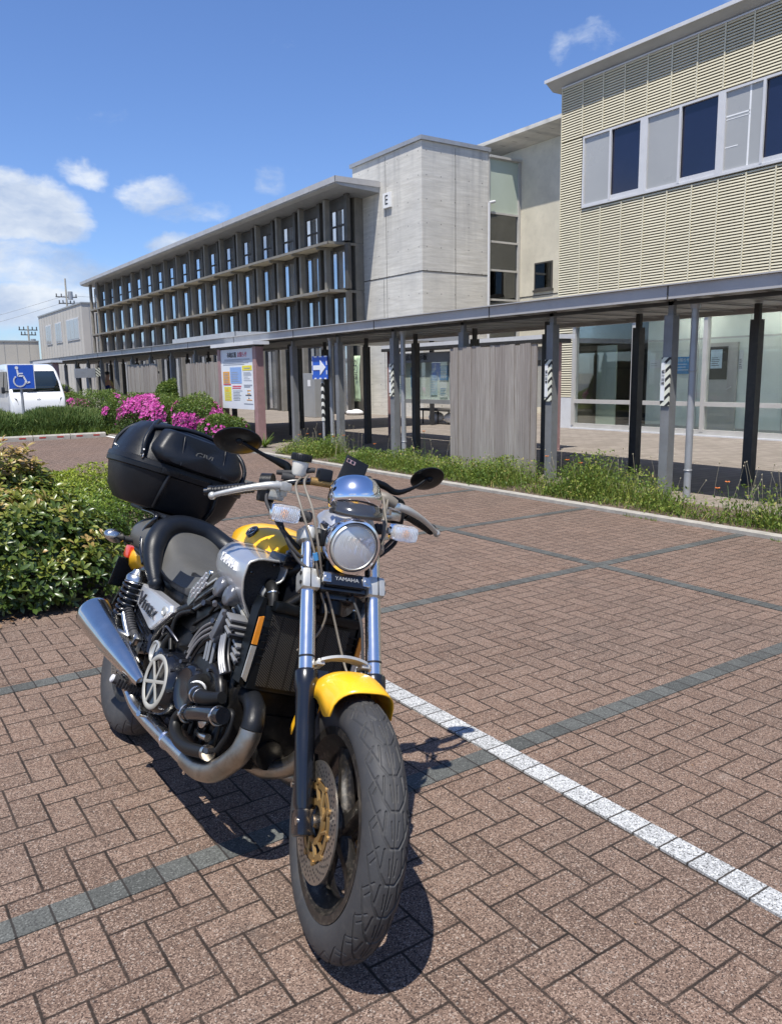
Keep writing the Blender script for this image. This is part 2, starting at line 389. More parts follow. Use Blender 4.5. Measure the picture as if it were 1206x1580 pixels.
def concrete_mat():
    mt, t = newmat('board_marked_concrete')
    co = t.co; x, y, z = t.sep(co)[:3]
    h = t.m('ADD', x, y)
    streak = t.noise(t.comb(t.m('MULTIPLY', h, .55), t.m('MULTIPLY', z, 5.5), 0), 1.6, 6, .6)
    streak2 = t.noise(t.comb(t.m('MULTIPLY', h, 2.0), t.m('MULTIPLY', z, 16), 3.), 1.0, 5, .65)
    blot = t.noise(co, .55, 6, .62)
    drip = t.noise(t.comb(t.m('MULTIPLY', h, 2.4), t.m('MULTIPLY', z, .18), 7.), 1.0, 5, .6)
    c = t.ramp(streak, [(.30, (.54, .51, .445)), (.5, (.64, .61, .54)), (.68, (.72, .69, .62))])
    c = t.mix(t.mr(streak2, .42, .68, 0, .28), c, (.37, .36, .33))
    c = t.mix(t.mr(blot, .42, .70, 0, .5), c, (.42, .41, .385))
    c = t.mix(t.m('MULTIPLY', t.mr(drip, .52, .75, 0, .6), t.mr(z, 3.5, 9.2, .25, 1.)), c, (.30, .295, .28))
    # board rows
    rz = t.m('FRACT', t.m('DIVIDE', z, .165)); rl = t.mr(t.m('MINIMUM', rz, t.m('SUBTRACT', 1, rz)), .0, .06, .22, 0)
    c = t.mix(t.m('MULTIPLY', rl, t.mr(streak, .35, .6)), c, (.33, .32, .30))
    # tie holes
    hx = t.m('FRACT', t.m('DIVIDE', h, .62)); hz_ = t.m('FRACT', t.m('DIVIDE', z, .78))
    dx = t.m('MULTIPLY', t.m('SUBTRACT', hx, .5), .62); dz = t.m('MULTIPLY', t.m('SUBTRACT', hz_, .5), .78)
    rr = t.m('SQRT', t.m('ADD', t.m('MULTIPLY', dx, dx), t.m('MULTIPLY', dz, dz)))
    c = t.mix(t.mr(rr, .016, .03, .75, 0), c, (.14, .135, .125))
    t.set(t.b.inputs['Base Color'], c); t.b.inputs['Roughness'].default_value = .85
    bn = t.node('ShaderNodeBump'); bn.inputs['Strength'].default_value = .4; bn.inputs['Distance'].default_value = .01
    t.set(bn.inputs['Height'], t.m('ADD', streak, streak2)); t.l.new(bn.outputs[0], t.b.inputs['Normal'])
    return mt
M['concrete'] = concrete_mat()
M['plaster'] = mat('cream_render', (.60, .555, .44), .85, var=.12, vs=1.2, bump=.8, bs=25, dirt=.12)
M['louvre'] = mat('cream_louvre', (.60, .55, .405), .55, var=.05, vs=1.0, dirt=.08)
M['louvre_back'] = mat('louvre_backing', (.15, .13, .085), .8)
M['metal_gr'] = mat('grey_metal_sheet', (.36, .37, .38), .42, .35, var=.1, vs=1.5, dirt=.25)
M['metal_soff'] = mat('soffit_panels', (.34, .345, .34), .45, .2, var=.12, vs=.8)
M['fascia'] = mat('canopy_fascia', (.42, .41, .40), .45, .1, var=.08, vs=1., dirt=.2)
M['roof_top'] = mat('canopy_deck', (.40, .41, .42), .5, .2, var=.1)
M['post'] = mat('post_paint', (.20, .205, .205), .55, .15, var=.12, vs=5., dirt=.3)
M['post_dark'] = mat('dark_steel_and_post_shade', (.045, .045, .045), .5, .2, var=.15, vs=5., dirt=.2)  # dark steel parts, and canopy shade painted on the back posts
M['fin'] = mat('weathered_fin', (.20, .185, .155), .7, var=.2, vs=2., dirt=.35)
M['fin_dark'] = mat('dark_fin', (.065, .06, .052), .6, var=.2, vs=2., dirt=.2)
M['shelf'] = mat('sunshade_shelf', (.44, .40, .31), .7, var=.15, vs=1.5, dirt=.3)
M['alu'] = mat('aluminium_frame', (.56, .56, .565), .5, .0, var=.05, vs=3.)
M['frame_beige'] = mat('painted_frame', (.47, .455, .42), .5, .1, var=.08, vs=3)
M['white_wall'] = mat('white_plinth', (.60, .61, .62), .7, var=.06, vs=3, dirt=.15)
M['beige_panel'] = mat('beige_siding', (.47, .44, .39), .7, var=.06, vs=.4)
M['white'] = mat('white_paint', (.76, .76, .75), .5, var=.05, vs=4, dirt=.05)
M['black'] = mat('black_paint', (.012, .012, .013), .35, var=.2)
M['wood_gr'] = None
def wood_mat():
    mt, t = newmat('weathered_boards')
    x, y, z = t.sep(t.co)[:3]; h = t.m('ADD', x, y)
    k = t.m('FLOOR', t.m('DIVIDE', h, .105))
    wn = t.node('ShaderNodeTexWhiteNoise'); wn.noise_dimensions = '1D'; t.set(wn.inputs['W'], k)
    g = t.noise(t.comb(t.m('MULTIPLY', h, 60), t.m('ADD', t.m('MULTIPLY', z, 1.8), t.m('MULTIPLY', wn.outputs[0], 30)), 0), 1., 6, .65)
    c = t.ramp(g, [(.25, (.17, .148, .125)), (.5, (.32, .29, .255)), (.75, (.46, .43, .385))])
    c = t.mix(t.m('MULTIPLY', wn.outputs[0], .45), c, (.17, .14, .125))
    v = t.node('ShaderNodeTexVoronoi'); t.set(v.inputs['Vector'], t.comb(t.m('MULTIPLY', h, 3.3), t.m('MULTIPLY', z, 1.1), 0)); v.inputs['Scale'].default_value = 1.
    c = t.mix(t.mr(v.outputs['Distance'], .03, .07, .8, 0), c, (.05, .042, .036))
    t.set(t.b.inputs['Base Color'], c); t.b.inputs['Roughness'].default_value = .85; t.b.inputs['Specular IOR Level'].default_value = .2
    bn = t.node('ShaderNodeBump'); bn.inputs['Strength'].default_value = .5; bn.inputs['Distance'].default_value = .004
    t.set(bn.inputs['Height'], g); t.l.new(bn.outputs[0], t.b.inputs['Normal'])
    return mt
M['wood'] = wood_mat()
M['redpost'] = mat('mauve_steel', (.34, .205, .195), .55, .1, var=.12, vs=6, dirt=.3)
def glass_mat(name, tint=(.95, .97, .96), refl=.02, rough=.02, fm=.55):
    mt = bpy.data.materials.new(name); mt.use_nodes = True; t = NT(mt.node_tree); t.n.clear(); t.co = t.node('ShaderNodeTexCoord').outputs['Object']
    out = t.node('ShaderNodeOutputMaterial'); g = t.node('ShaderNodeBsdfGlossy'); g.inputs['Roughness'].default_value = rough; g.inputs[0].default_value = (.9, .93, .95, 1)
    tr = t.node('ShaderNodeBsdfTransparent'); tr.inputs[0].default_value = (*tint, 1)
    fr = t.node('ShaderNodeFresnel'); fr.inputs[0].default_value = 1.5
    mx = t.node('ShaderNodeMixShader'); t.set(mx.inputs[0], t.m('ADD', t.m('MULTIPLY', fr.outputs[0], fm), refl, clamp=True))
    t.l.new(tr.outputs[0], mx.inputs[1]); t.l.new(g.outputs[0], mx.inputs[2]); t.l.new(mx.outputs[0], out.inputs[0]); return mt
M['glass'] = glass_mat('clear_glazing')
M['glass_dk'] = glass_mat('tinted_glazing', (.22, .25, .26), .10, .02, 1.2)
M['glass_case'] = glass_mat('display_glazing', (.96, .98, .97), .0, .02, .3)
M['pane_blue'] = mat('navy_pane', (.009, .012, .034), .12, 0., var=.3, vs=.4, coat=.6)
M['pane_blind'] = mat('grey_screened_pane', (.36, .36, .345), .3, 0., var=.06, vs=.5, coat=.4)
M['frost'] = mat('frosted_panel', (.46, .52, .43), .35, var=.07, vs=.4, coat=.3)
M['interior'] = mat('interior_wall', (.70, .74, .68), .8, var=.04)
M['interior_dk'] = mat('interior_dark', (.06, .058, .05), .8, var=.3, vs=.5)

# ================================================================ GROUND
def sheet(name, pts, z, m, kind='structure'):
    mb = MB(); mb.add([(x, y, z) for x, y in pts], [tuple(range(len(pts)))])
    return tag(mb.build(name, m, smooth=0), kind=kind)
sheet('ground', [(-900, -900), (900, -900), (900, 900), (-900, 900)], -.02, M['terrain'])
sheet('road', [(-60, 22), (6.3, 22), (6.3, 46), (12, 46), (12, 75), (-60, 75)], -.006, M['asphalt'])
sheet('parking_paving', [(-14, -10), (6.74, -10), (6.74, 14.6), (6.60, 16.8), (5.92, 20.6), (5.92, 22.3), (-14, 22.3)], 0, M['paving'])
def band(name, x0, x1, y0, y1, z, m):
    mb = MB(); mb.bb(x0, x1, y0, y1, z-.02, z); return tag(mb.build(name, m, smooth=0), kind='structure')
g0 = 2.093-CELL*.94
band('dark_paving_band', -6, 6.73, 2.193, 2.287, .004, M['dark_x'])
for yb in (4.090, 5.995, 7.90): band('dark_paving_band', -6, 6.73, yb, yb+.098, .004, M['dark_x'])
band('dark_paving_band', 4.735, 4.832, -8, 16.0, .0055, M['dark_y'])
band('white_paving_line', 1.994, 2.090, -8, 12.0, .008, M['white_y'])
band('painted_line', 5.78, 5.90, 18.8, 22.1, .006, M['white'])
# kerb ribbon
def ribbon(name, pts, w, z0, z1, m):
    mb = MB(); L = []; Rr = []
    for i, p in enumerate(pts):
        a = Vector(pts[max(i-1, 0)]); b = Vector(pts[min(i+1, len(pts)-1)]); d = (b-a).normalized(); n = Vector((d.y, -d.x))
        L.append(Vector(p)); Rr.append(Vector(p)+n*w)
    n = len(pts); vs = [(p.x, p.y, z) for z in (z0, z1) for P_ in (L, Rr) for p in P_]
    fs = []
    for i in range(n-1):
        fs += [(2*n+i, 2*n+i+1, 3*n+i+1, 3*n+i), (i, i+1, 2*n+i+1, 2*n+i), (n+i, n+i+1, 3*n+i+1, 3*n+i)]
    mb.add(vs, fs); return tag(mb.build(name, m, smooth=0), kind='structure')
ribbon('kerb', [(6.74, -10), (6.74, 14.6), (6.60, 16.8), (5.92, 20.6), (5.92, 22.3)], .13, -.02, .035, M['kerb'])
sheet('planting_soil', [(6.85, -10), (7.78, -10), (7.78, 14.2), (6.85, 14.2)], .03, M['soil'])
sheet('walkway', [(7.78, -10), (40, -10), (40, 75), (7.78, 75), (7.78, 14.2), (6.86, 14.2), (6.72, 16.9), (7.78, 16.9)], .026, M['walk'])
sheet('planting_bed', [(6.72, 16.9), (7.78, 16.9), (7.78, 46), (6.0, 46), (5.0, 26), (-6, 26.2), (-6, 22.3), (5.98, 22.3), (6.04, 20.7)], .045, M['soil'])
sheet('shrub_bed', [(-6, 5.42), (.8, 5.42), (2.05, 6.25), (2.2, 7.6), (-6, 7.6)], .012, M['soil'])

# ================================================================ LOUVRE BUILDING (right)
LX = 16.2; LY = 15.63
lb = thing('louvre_building', 'two storey building clad in cream horizontal louvres with a row of upper windows', 'building', (LX, LY, 0))
lb_inv = Matrix.Translation((-LX, -LY, 0))
def PB(mb, name, m, parent, smooth=30, off=(0, 0, 0), sub=0):
    """build in world coordinates, then attach to a thing standing at its own base"""
    o = mb.build(name, m, None, smooth, sub); o.parent = parent
    root = parent
    while root.parent: root = root.parent
    if parent is root: o.matrix_parent_inverse = Matrix.Translation(-Vector(root.location))
    return o
mb = MB()
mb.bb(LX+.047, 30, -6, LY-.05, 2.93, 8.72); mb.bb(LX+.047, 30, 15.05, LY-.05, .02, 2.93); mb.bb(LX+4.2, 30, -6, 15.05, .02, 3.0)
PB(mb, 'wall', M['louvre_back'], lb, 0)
mb = MB(); mb.bb(21.56, 30, LY-.06, 24.4, 0, 9.5); PB(mb, 'rear_wall', M['plaster'], lb, 0)
# slats
def slats(mb, y0, y1, z0, z1, pitch=.0625):
    z = z0
    while z < z1-.02:
        h = pitch*.62
        poly = [(LX+.045, y0, z+h+.012), (LX-.002, y0, z+h), (LX-.012, y0, z+.006), (LX-.006, y0, z), (LX+.045, y0, z+.006)]
        mb.prism(poly, (0, y1-y0, 0)); z += pitch
wins = [(14.86, 13.05), (12.93, 11.02), (10.93, 9.05), (8.95, 7.05), (6.95, 5.05)]
mb = MB(); wy0, wy1 = 5.05, 14.90
slats(mb, -6, LY, 2.88, 5.60); slats(mb, 14.92, LY, 5.60+.03, 7.34); slats(mb, -6, 5.03, 5.60+.03, 7.34); slats(mb, -6, LY, 7.40, 8.70)
slats(mb, 15.02, LY, .86, 2.86)
PB(mb, 'louvre_slats', M['louvre'], lb, 0)
mb = MB()
y = LY-.72
while y > -5:
    mb.bb(LX-.024, LX-.013, y-.017, y+.017, 2.88, 5.60); mb.bb(LX-.024, LX-.013, y-.017, y+.017, 7.40, 8.70); y -= .655
for yy in (LY-.005,):
    mb.bb(LX-.02, LX+.1, yy-.01, yy+.012, .86, 8.72)
mb.bb(LX-.022, LX+.02, 14.99, 15.03, .86, 2.86)
PB(mb, 'joint_trim', M['louvre'], lb, 0)
mb = MB(); mb.bb(LX-.03, LX+.12, 15.02, LY, .02, .84); PB(mb, 'plinth', M['white_wall'], lb, 0)
mb = MB(); mb.bb(LX-.06, LX+.1, -6, 15.01, 2.80, 2.87); mb.bb(LX-.09, LX-.065, -6, 15.01, 2.74, 2.76)
for yy in np.arange(14.9, -5, -1.0): mb.bb(LX-.088, LX-.06, yy-.015, yy+.015, 2.76, 2.87)
PB(mb, 'window_head_rail', M['louvre'], lb, 0)
# roof
mb = MB()
mb.prism([(LX-.24, 16.0, 8.90), (LX+.02, 16.0, 8.73), (30, 16.0, 8.73), (30, 16.0, 9.0), (LX-.24, 16.0, 8.94)], (0, -22.2, 0))
rf = PB(mb, 'roof', M['metal_soff'], lb, 0)
mb = MB(); mb.bb(LX-.27, LX-.243, -6.2, 16.02, 8.885, 8.965)
for yy in (14.6, 11.2, 7.8): mb.bb(LX-.275, LX-.268, yy-.01, yy+.01, 8.885, 8.965)
PB(mb, 'roof_edge', M['alu'], rf, 0); 
mb = MB(); mb.bb(LX-.035, LX+.02, -6, LY, 8.695, 8.728); PB(mb, 'soffit_trim', M['alu'], rf, 0)
# upper windows
for i, (a, b) in enumerate(wins):
    mb = MB(); z0, z1 = 5.64, 7.36
    if i: mb.bb(LX-.045, LX+.06, a+.0, a+.12, z0, z1)
    mb.bb(LX-.04, LX+.06, b, a, z1-.05, z1); mb.bb(LX-.04, LX+.06, b, a, z0, z0+.05)
    mb.bb(LX-.04, LX+.06, a-.05, a, z0+.05, z1-.05); mb.bb(LX-.04, LX+.06, b, b+.04, z0+.05, z1-.05)
    mid = (a+b)/2+.02
    mb.bb(LX-.045, LX+.0, mid-.03, mid+.03, z0+.05, z1-.05); mb.bb(LX-.03, LX+.02, mid+.03, a-.05, z0+.05, z0+.09)
    mb.bb(LX-.015, LX+.05, b+.04, mid-.03, z0+.05, z0+.16)
    w = PB(mb, 'window', M['alu'], lb, 0)
    mb = MB(); mb.bb(LX+.0, LX+.01, mid+.03, a-.05, z0+.09, z1-.05)
    if i == 2:
        mb.cur = 1; mb.bb(LX-.004, LX-.001, mid+.30, mid+.34, z0+.09, z1-.05)
        mb.bb(LX-.004, LX-.001, mid+.32, a-.06, z1-.56, z1-.53); mb.bb(LX-.004, LX-.001, mid+.32, a-.06, z1-.62, z1-.605); mb.bb(LX-.004, LX-.001, a-.36, a-.06, z1-1.18, z1-1.16)
    PB(mb, 'screened_pane', [M['pane_blind'], M['white']], w, 0)
    mb = MB(); mb.bb(LX+.02, LX+.03, b+.04, mid-.03, z0+.16, z1-.05); PB(mb, 'dark_pane', M['pane_blue'], w, 0)
# ground floor glazing : big panes between mullions
my = [15.0, 13.06, 11.08, 9.10, 7.12, 5.14, 3.16, 1.2]
mb = MB()
for yy in my: mb.bb(LX-.05, LX+.09, yy-.05, yy+.05, .12, 2.80)
mb.bb(LX-.04, LX+.08, -6, 15.0, .03, .17); mb.bb(LX-.04, LX+.08, -6, 15.0, .70, .80); mb.bb(LX-.04, LX+.08, -6, 15.0, 2.72, 2.80)
sf = PB(mb, 'shopfront_frame', M['frame_beige'], lb, 0)
for a, b in zip(my[:-1], my[1:]):
    mb = MB(); mb.bb(LX+.02, LX+.028, b+.05, a-.05, .17, .70); mb.bb(LX+.02, LX+.028, b+.05, a-.05, .80, 2.72); PB(mb, 'pane', M['glass'], sf, 0)
mb = MB(); mb.bb(LX-.10, LX-.05, -6, 15.05, .026, .06); PB(mb, 'threshold', M['white_wall'], lb, 0)
# interior seen through the glazing: floor, ceiling, partition with door and posters
mb = MB(); mb.bb(LX+.1, LX+4.19, -6, 15.04, .0, .035); mb.bb(LX+.13, LX+4.19, -6, 15.04, 2.86, 2.925); PB(mb, 'interior_floor', M['interior'], lb, 0)
mb = MB(); mb.bb(LX+1.2, LX+1.26, -6, 13.6, .035, 2.86); mb.cur = 1
for yy in (12.85, 12.1, 10.75, 9.9, 9.1, 8.3, 7.3): mb.bb(LX+1.19, LX+1.199, yy-.006, yy+.006, .035, 2.86)
mb.bb(LX+1.188, LX+1.199, -6, 13.6, 2.25, 2.29); mb.bb(LX+1.188, LX+1.199, -6, 13.6, .035, .14)
pt = PB(mb, 'partition', [M['interior'], M['frame_beige']], lb, 0)
mb = MB(); mb.bb(LX+1.14, LX+1.188, 11.02, 11.92, .04, 2.15); dr = PB(mb, 'door', M['frame_beige'], lb, 0)
mb = MB(); mb.bb(LX+1.12, LX+1.139, 11.27, 11.74, 1.29, 2.06); PB(mb, 'door_window', M['interior_dk'], dr, 0)
mb = MB(); mb.cyl((LX+1.1, 11.12, 1.12), (LX+1.1, 11.25, 1.05), .012); PB(mb, 'door_handle', M['alu'], dr, 30)
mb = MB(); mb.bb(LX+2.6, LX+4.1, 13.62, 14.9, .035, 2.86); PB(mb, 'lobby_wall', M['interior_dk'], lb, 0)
M['tube'] = None
_mt, _t = newmat('added_fill_tube'); _t.b.inputs['Emission Color'].default_value = (1, .98, .92, 1); _t.b.inputs['Emission Strength'].default_value = 26.; M['tube'] = _mt  # glowing material for the added interior tubes
for yy in (12.0, 10.0, 8.0, 6.0, 4.0):  # lamps added only to brighten the room behind the glazing
    mb = MB(); mb.bb(LX+.5, LX+.8, yy-.6, yy+.6, 2.80, 2.855); cl = PB(mb, 'added_ceiling_lamp', M['white'], lb, 0)
    mb = MB(); mb.cyl((LX+.65, yy-.55, 2.785), (LX+.65, yy+.55, 2.785), .014, n=8); PB(mb, 'added_lamp_tube', M['tube'], cl, 40)
M['post_blue'] = mat('poster_blue', (.05, .23, .48), .5, var=.3, vs=9)
M['post_lt'] = mat('poster_pale', (.50, .62, .70), .5, var=.2, vs=7)
M['paper'] = mat('paper', (.72, .73, .72), .6, var=.04)
M['ink'] = mat('ink', (.03, .03, .035), .6)
def notice(name, label, y0, y1, z0, z1, x, mbase, lines=4, body=None, tsize=.08, n=(-1, 0, 0), cat='poster', group=None, inkm=None):
    mb = MB(); mb.bb(x, x+.006, y0, y1, z0, z1); w = y1-y0; h = z1-z0; mb.cur = 1
    if body: mb.text(body, tsize, frame4((x-.002, (y0+y1)/2, z1-h*.2), (0, -1, 0), (0, 0, 1)), .002)
    for k in range(lines):
        zz = z1-h*(.42+.5*k/max(lines, 1)); r_ = random.uniform(.55, .84)
        mb.bb(x-.002, x+.001, y1-w*.08-w*r_, y1-w*.08, zz-h*.03, zz)
    o = mb.build(name, [mbase, inkm or M['ink']], None, 0); return tag(o, label, cat, group)
notice('poster', 'blue poster stuck on the pale partition left of the inner door', 12.25, 12.74, 1.43, 1.85, LX+1.16, M['post_blue'], 3, 'お知らせ', .095, inkm=M['paper'])
notice('poster', 'pale blue and white poster on the inner door window', 11.39, 11.69, 1.55, 1.99, LX+1.10, M['post_lt'], 5)
notice('notice_sheet', 'narrow vertical white notice right of the inner door', 10.90, 11.0, 1.48, 1.96, LX+1.18, M['paper'], 6, cat='notice')
notice('notice_sheet', 'small white notice left of the blue poster behind glass', 13.17, 13.48, 1.58, 1.79, LX+1.16, M['paper'], 2, cat='notice')
notice('poster', 'column of blue and white leaflets inside the leftmost glazing', 14.35, 14.60, .95, 2.05, LX+.9, M['post_lt'], 6, inkm=M['post_blue'])
mb = MB(); mb.bb(LX+.7, LX+.74, 14.2, 14.85, .05, 2.2); mb.cur = 1
for yy in (13.45, 13.6, 13.72): mb.cyl((LX+.8, yy, .05), (LX+.8, yy, 2.6), .018, n=10)
PB(mb, 'lobby_door', [M['frost'], M['alu']], lb, 0)

# ================================================================ CONCRETE BLOCK WITH STAIR WINDOW
CX, CY = 17.0, 22.79
cb = thing('concrete_block', 'tall board-marked concrete block with a letter E sign and glazed stair strip', 'building', (CX, CY, 0))
mb = MB(); mb.bb(CX, 19.96, CY, 27.2, 0, 9.28); PB(mb, 'wall', M['concrete'], cb, 0)
mb = MB()
mb.bb(CX-.012, CX-.002, CY, 27.0, 5.03, 5.06); mb.bb(CX, 19.96, CY-.012, CY-.002, 5.03, 5.06)
mb.bb(CX-.006, CX-.002, 24.95, 24.965, 1, 9.2); mb.bb(18.45, 18.465, CY-.006, CY-.002, 1, 9.2); mb.bb(CX-.006, CX-.002, 25.15, 25.165, 1, 5.0)
PB(mb, 'construction_joints', M['fin_dark'], cb, 0)
mb = MB(); mb.bb(CX-.07, 20.02, CY-.07, 27.3, 9.285, 9.42); PB(mb, 'parapet_cap', M['metal_gr'], cb, 0)
mb = MB(); mb.bb(CX-.09, CX-.004, 24.93-.42+.06, 24.93+.04+.06+.0, 7.45-.03+.02, 7.93+.02); 
eb = PB(mb, 'letter_sign', M['white'], cb, 0)
mb = MB(); mb.text('E', .46, frame4((CX-.093, 24.80, 7.69), (0, -1, 0), (0, 0, 1)), .01, sx=.95); PB(mb, 'letter', M['black'], eb, 0)
# stair strip
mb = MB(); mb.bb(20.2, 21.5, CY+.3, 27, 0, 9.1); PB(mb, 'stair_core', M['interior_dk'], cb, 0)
mb = MB(); zs_ = [0, 2.2, 3.2, 4.2, 5.25, 6.25, 7.25, 9.12]
mb.bb(19.97, 20.03, CY-.02, CY+.12, 0, 9.12); mb.bb(21.42, 21.52, CY-.04, CY+.12, 0, 9.12)
for z in zs_: mb.bb(20.03, 21.42, CY-.01, CY+.1, z-.035, z+.035)
mb.bb(19.97, 21.56, CY-.08, CY+.3, 9.12, 9.20)
st = PB(mb, 'stair_window', M['frame_beige'], cb, 0)
mb = MB()
for a, b in zip(zs_[:-2], zs_[1:-1]): mb.bb(20.03, 21.42, CY+.04, CY+.05, a+.035, b-.035)
PB(mb, 'pane', M['glass_dk'], st, 0)
mb = MB(); mb.bb(20.03, 21.42, CY+.03, CY+.05, 7.285, 9.085); PB(mb, 'frosted_pane', M['frost'], st, 0)
mb = MB(); 
for k in range(2): mb.tube([(20.5+k*.25, CY+.2, 3.3), (21.3+k*.1, CY+.2, 6.1)], .03, n=6, smooth=1)
mb.bb(20.1, 21.4, CY+.12, CY+.28, 3.3, 3.42); mb.bb(20.1, 21.4, CY+.12, CY+.28, 5.3, 5.5)
PB(mb, 'stair_rails', M['shelf'], cb, 0)
mb = MB(); mb.cyl((19.93, CY-.09, .03), (19.93, CY-.09, 7.55), .05); mb.cyl((19.93, CY-.09, 7.55), (20.2, CY-.09, 7.62), .05)
PB(mb, 'downpipe', M['alu'], cb, 40)
# cream wing behind
cw = thing('cream_wing', 'cream rendered wing with one small dark window between block and louvres', 'building', (21.56, 20, 0))
mb = MB(); mb.bb(21.53, 21.56, LY+.0, CY+3, 0, 9.6); mb.bb(21.56, 29, 15.8, 28, 0, 9.6); PB(mb, 'wall', M['plaster'], cw, 0)
mb = MB(); mb.prism([(20.75, 26.0, 9.86), (20.75, 26.0, 9.99), (29, 26, 10.5), (29, 26, 10.2), (21.5, 26.0, 9.60)], (0, -10.3, 0)); PB(mb, 'eave', M['concrete'], cw, 0)
mb = MB()
wy0, wy1, wz0, wz1 = 21.12, 21.92, 4.56, 5.42
mb.bb(21.49, 21.528, wy0, wy1, wz0-.05, wz0); mb.bb(21.49, 21.528, wy0, wy1, wz1, wz1+.05); mb.bb(21.49, 21.528, wy0-.05, wy0, wz0-.05, wz1+.05); mb.bb(21.49, 21.528, wy1, wy1+.05, wz0-.05, wz1+.05)
mb.bb(21.46, 21.528, wy0-.1, wy1+.1, wz0-.12, wz0-.05)
wn = PB(mb, 'window', M['fin_dark'], cw, 0)
mb = MB(); mb.bb(21.50, 21.528, wy0, wy1, wz0, wz1); PB(mb, 'pane', M['glass_dk'], wn, 0)
mb = MB(); mb.bb(21.52, 21.529, CY-2.2, CY-2.19, 0, 4.35); mb.bb(21.518, 21.529, LY, CY, 4.30, 4.33); PB(mb, 'joint', M['fin_dark'], cw, 0)

# ================================================================ LONG COLONNADED BUILDING (left)
BX = 17.0; Y0, Y1 = 27.0, 60.2
hb = thing('colonnade_building', 'long three storey building with rows of grey fins and sunshade shelves', 'building', (16.0, Y0, 0))
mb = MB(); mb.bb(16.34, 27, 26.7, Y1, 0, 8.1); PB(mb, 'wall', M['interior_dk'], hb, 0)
mb = MB()
mb.prism([(15.15, 25.35, 8.40), (15.15, 25.35, 8.20), (15.35, 25.35, 8.14), (17.0, 25.35, 8.06), (17.0, 25.35, 8.16), (27, 25.35, 8.16), (27, 25.35, 8.6), (15.6, 25.35, 8.44)], (0, 36.0, 0))
rf = PB(mb, 'roof', M['metal_gr'], hb, 0)
mb = MB(); mb.bb(15.11, 15.149, 25.3, 61.4, 8.23, 8.43); mb.bb(15.11, 17.4, 25.31, 25.349, 8.24, 8.43)
for yy in np.arange(27.2, 61, 2.02): mb.bb(15.10, 15.109, yy-.012, yy+.012, 8.23, 8.43)
PB(mb, 'fascia', M['fascia'], rf, 0)
lv = [(6.44, 8.08), (4.72, 6.34), (2.9, 4.62), (.03, 2.8)]
for nm, z in (('shelf', 6.39), ('shelf', 4.67)):
    mb = MB(); mb.bb(15.5, 16.95, 26.55, 60.4, z-.03, z+.03); mb.bb(15.46, 15.499, 26.52, 60.43, z+.041, z+.046); mb.cur = 1; mb.bb(15.44, 15.499, 26.5, 60.45, z-.055, z+.04); mb.bb(15.44, 16.95, 26.49, 26.549, z-.055, z+.04)
    for k in range(17):
        y = 27.47+2.02*k; mb.bb(15.5, 16.9, y-.04, y+.04, z-.14, z-.051)
    PB(mb, 'shelf', [M['shelf'], M['fin']], hb, 0)
NB = 17
for k in range(-1, NB):
    y = 27.47+2.02*k
    mb = MB()
    for z0, z1 in lv if k >= 0 else []: mb.bb(15.86, 16.06, y-.075, y+.075, z0+.0, z1)
    mb.cur = 1
    for z0, z1 in lv: mb.bb(16.04, 16.19, y+.66, y+.86, z0, z1); 
    PB(mb, 'fin', [M['fin'], M['fin_dark']], hb, 0)
mb = MB()
for z0, z1 in lv: mb.bb(16.62, 17.0, 26.50, 26.68, z0, z1)
PB(mb, 'end_fin', M['fin'], hb, 0)
mb = MB()
for k in range(-1, NB):     # opaque strips and window frames
    y = 27.47+2.02*k
    for j, (z0, z1) in enumerate(lv):
        mb.bb(16.20, 16.28, max(y+.12, 26.6), y+1.00, z0, z1); mb.bb(16.20, 16.28, y+2.08, y+2.138, z0, z1)
        mb.bb(16.20, 16.28, y+1.00, y+2.08, z1-.16, z1); mb.bb(16.20, 16.28, y+1.00, y+2.08, z0, z0+.08)
        if j == 0: mb.bb(16.20, 16.235, y+1.00, y+2.08, z0+.62, z0+.68); mb.bb(16.18, 16.27, y+1.00, y+2.08, z1-.42, z1-.161)
wf = PB(mb, 'window_wall', M['fin_dark'], hb, 0)
M['glass_bldg'] = mat('reflective_glazing', (.66, .69, .73), .07, .9, var=.35, vs=.35, coat=.5)
for k in range(-1, NB):
    y = 27.47+2.02*k; mb = MB()
    for j, (z0, z1) in enumerate(lv): mb.bb(16.24, 16.25, y+1.00, y+2.08, z0+.08, z1-.162); 
    mb.bb(17.02, 17.03, y-1.2, y+.0, .1, 2.7) if 0 else None
    PB(mb, 'pane', M['glass_bldg'], wf, 0)
mb = MB()
for z0, z1 in lv: mb.bb(16.28, 16.34, 26.7, Y1, z1, z1+.1)
PB(mb, 'floor_edge', M['fin'], hb, 0)
mb = MB(); mb.cyl((15.55, 60.3, 0), (15.55, 60.3, 8.16), .11, n=10); mb.cyl((15.55, 58.6, 0), (15.55, 58.6, 8.16), .11, n=10); PB(mb, 'corner_column', M['fin'], hb, 30)
# entrance recess in the ground floor
mb = MB(); mb.bb(16.3, 16.9, 27.15, 30.9, 2.62, 2.86); mb.bb(16.4, 16.6, 30.2, 30.4, .03, 2.6); PB(mb, 'entrance_canopy', M['metal_gr'], hb, 0)

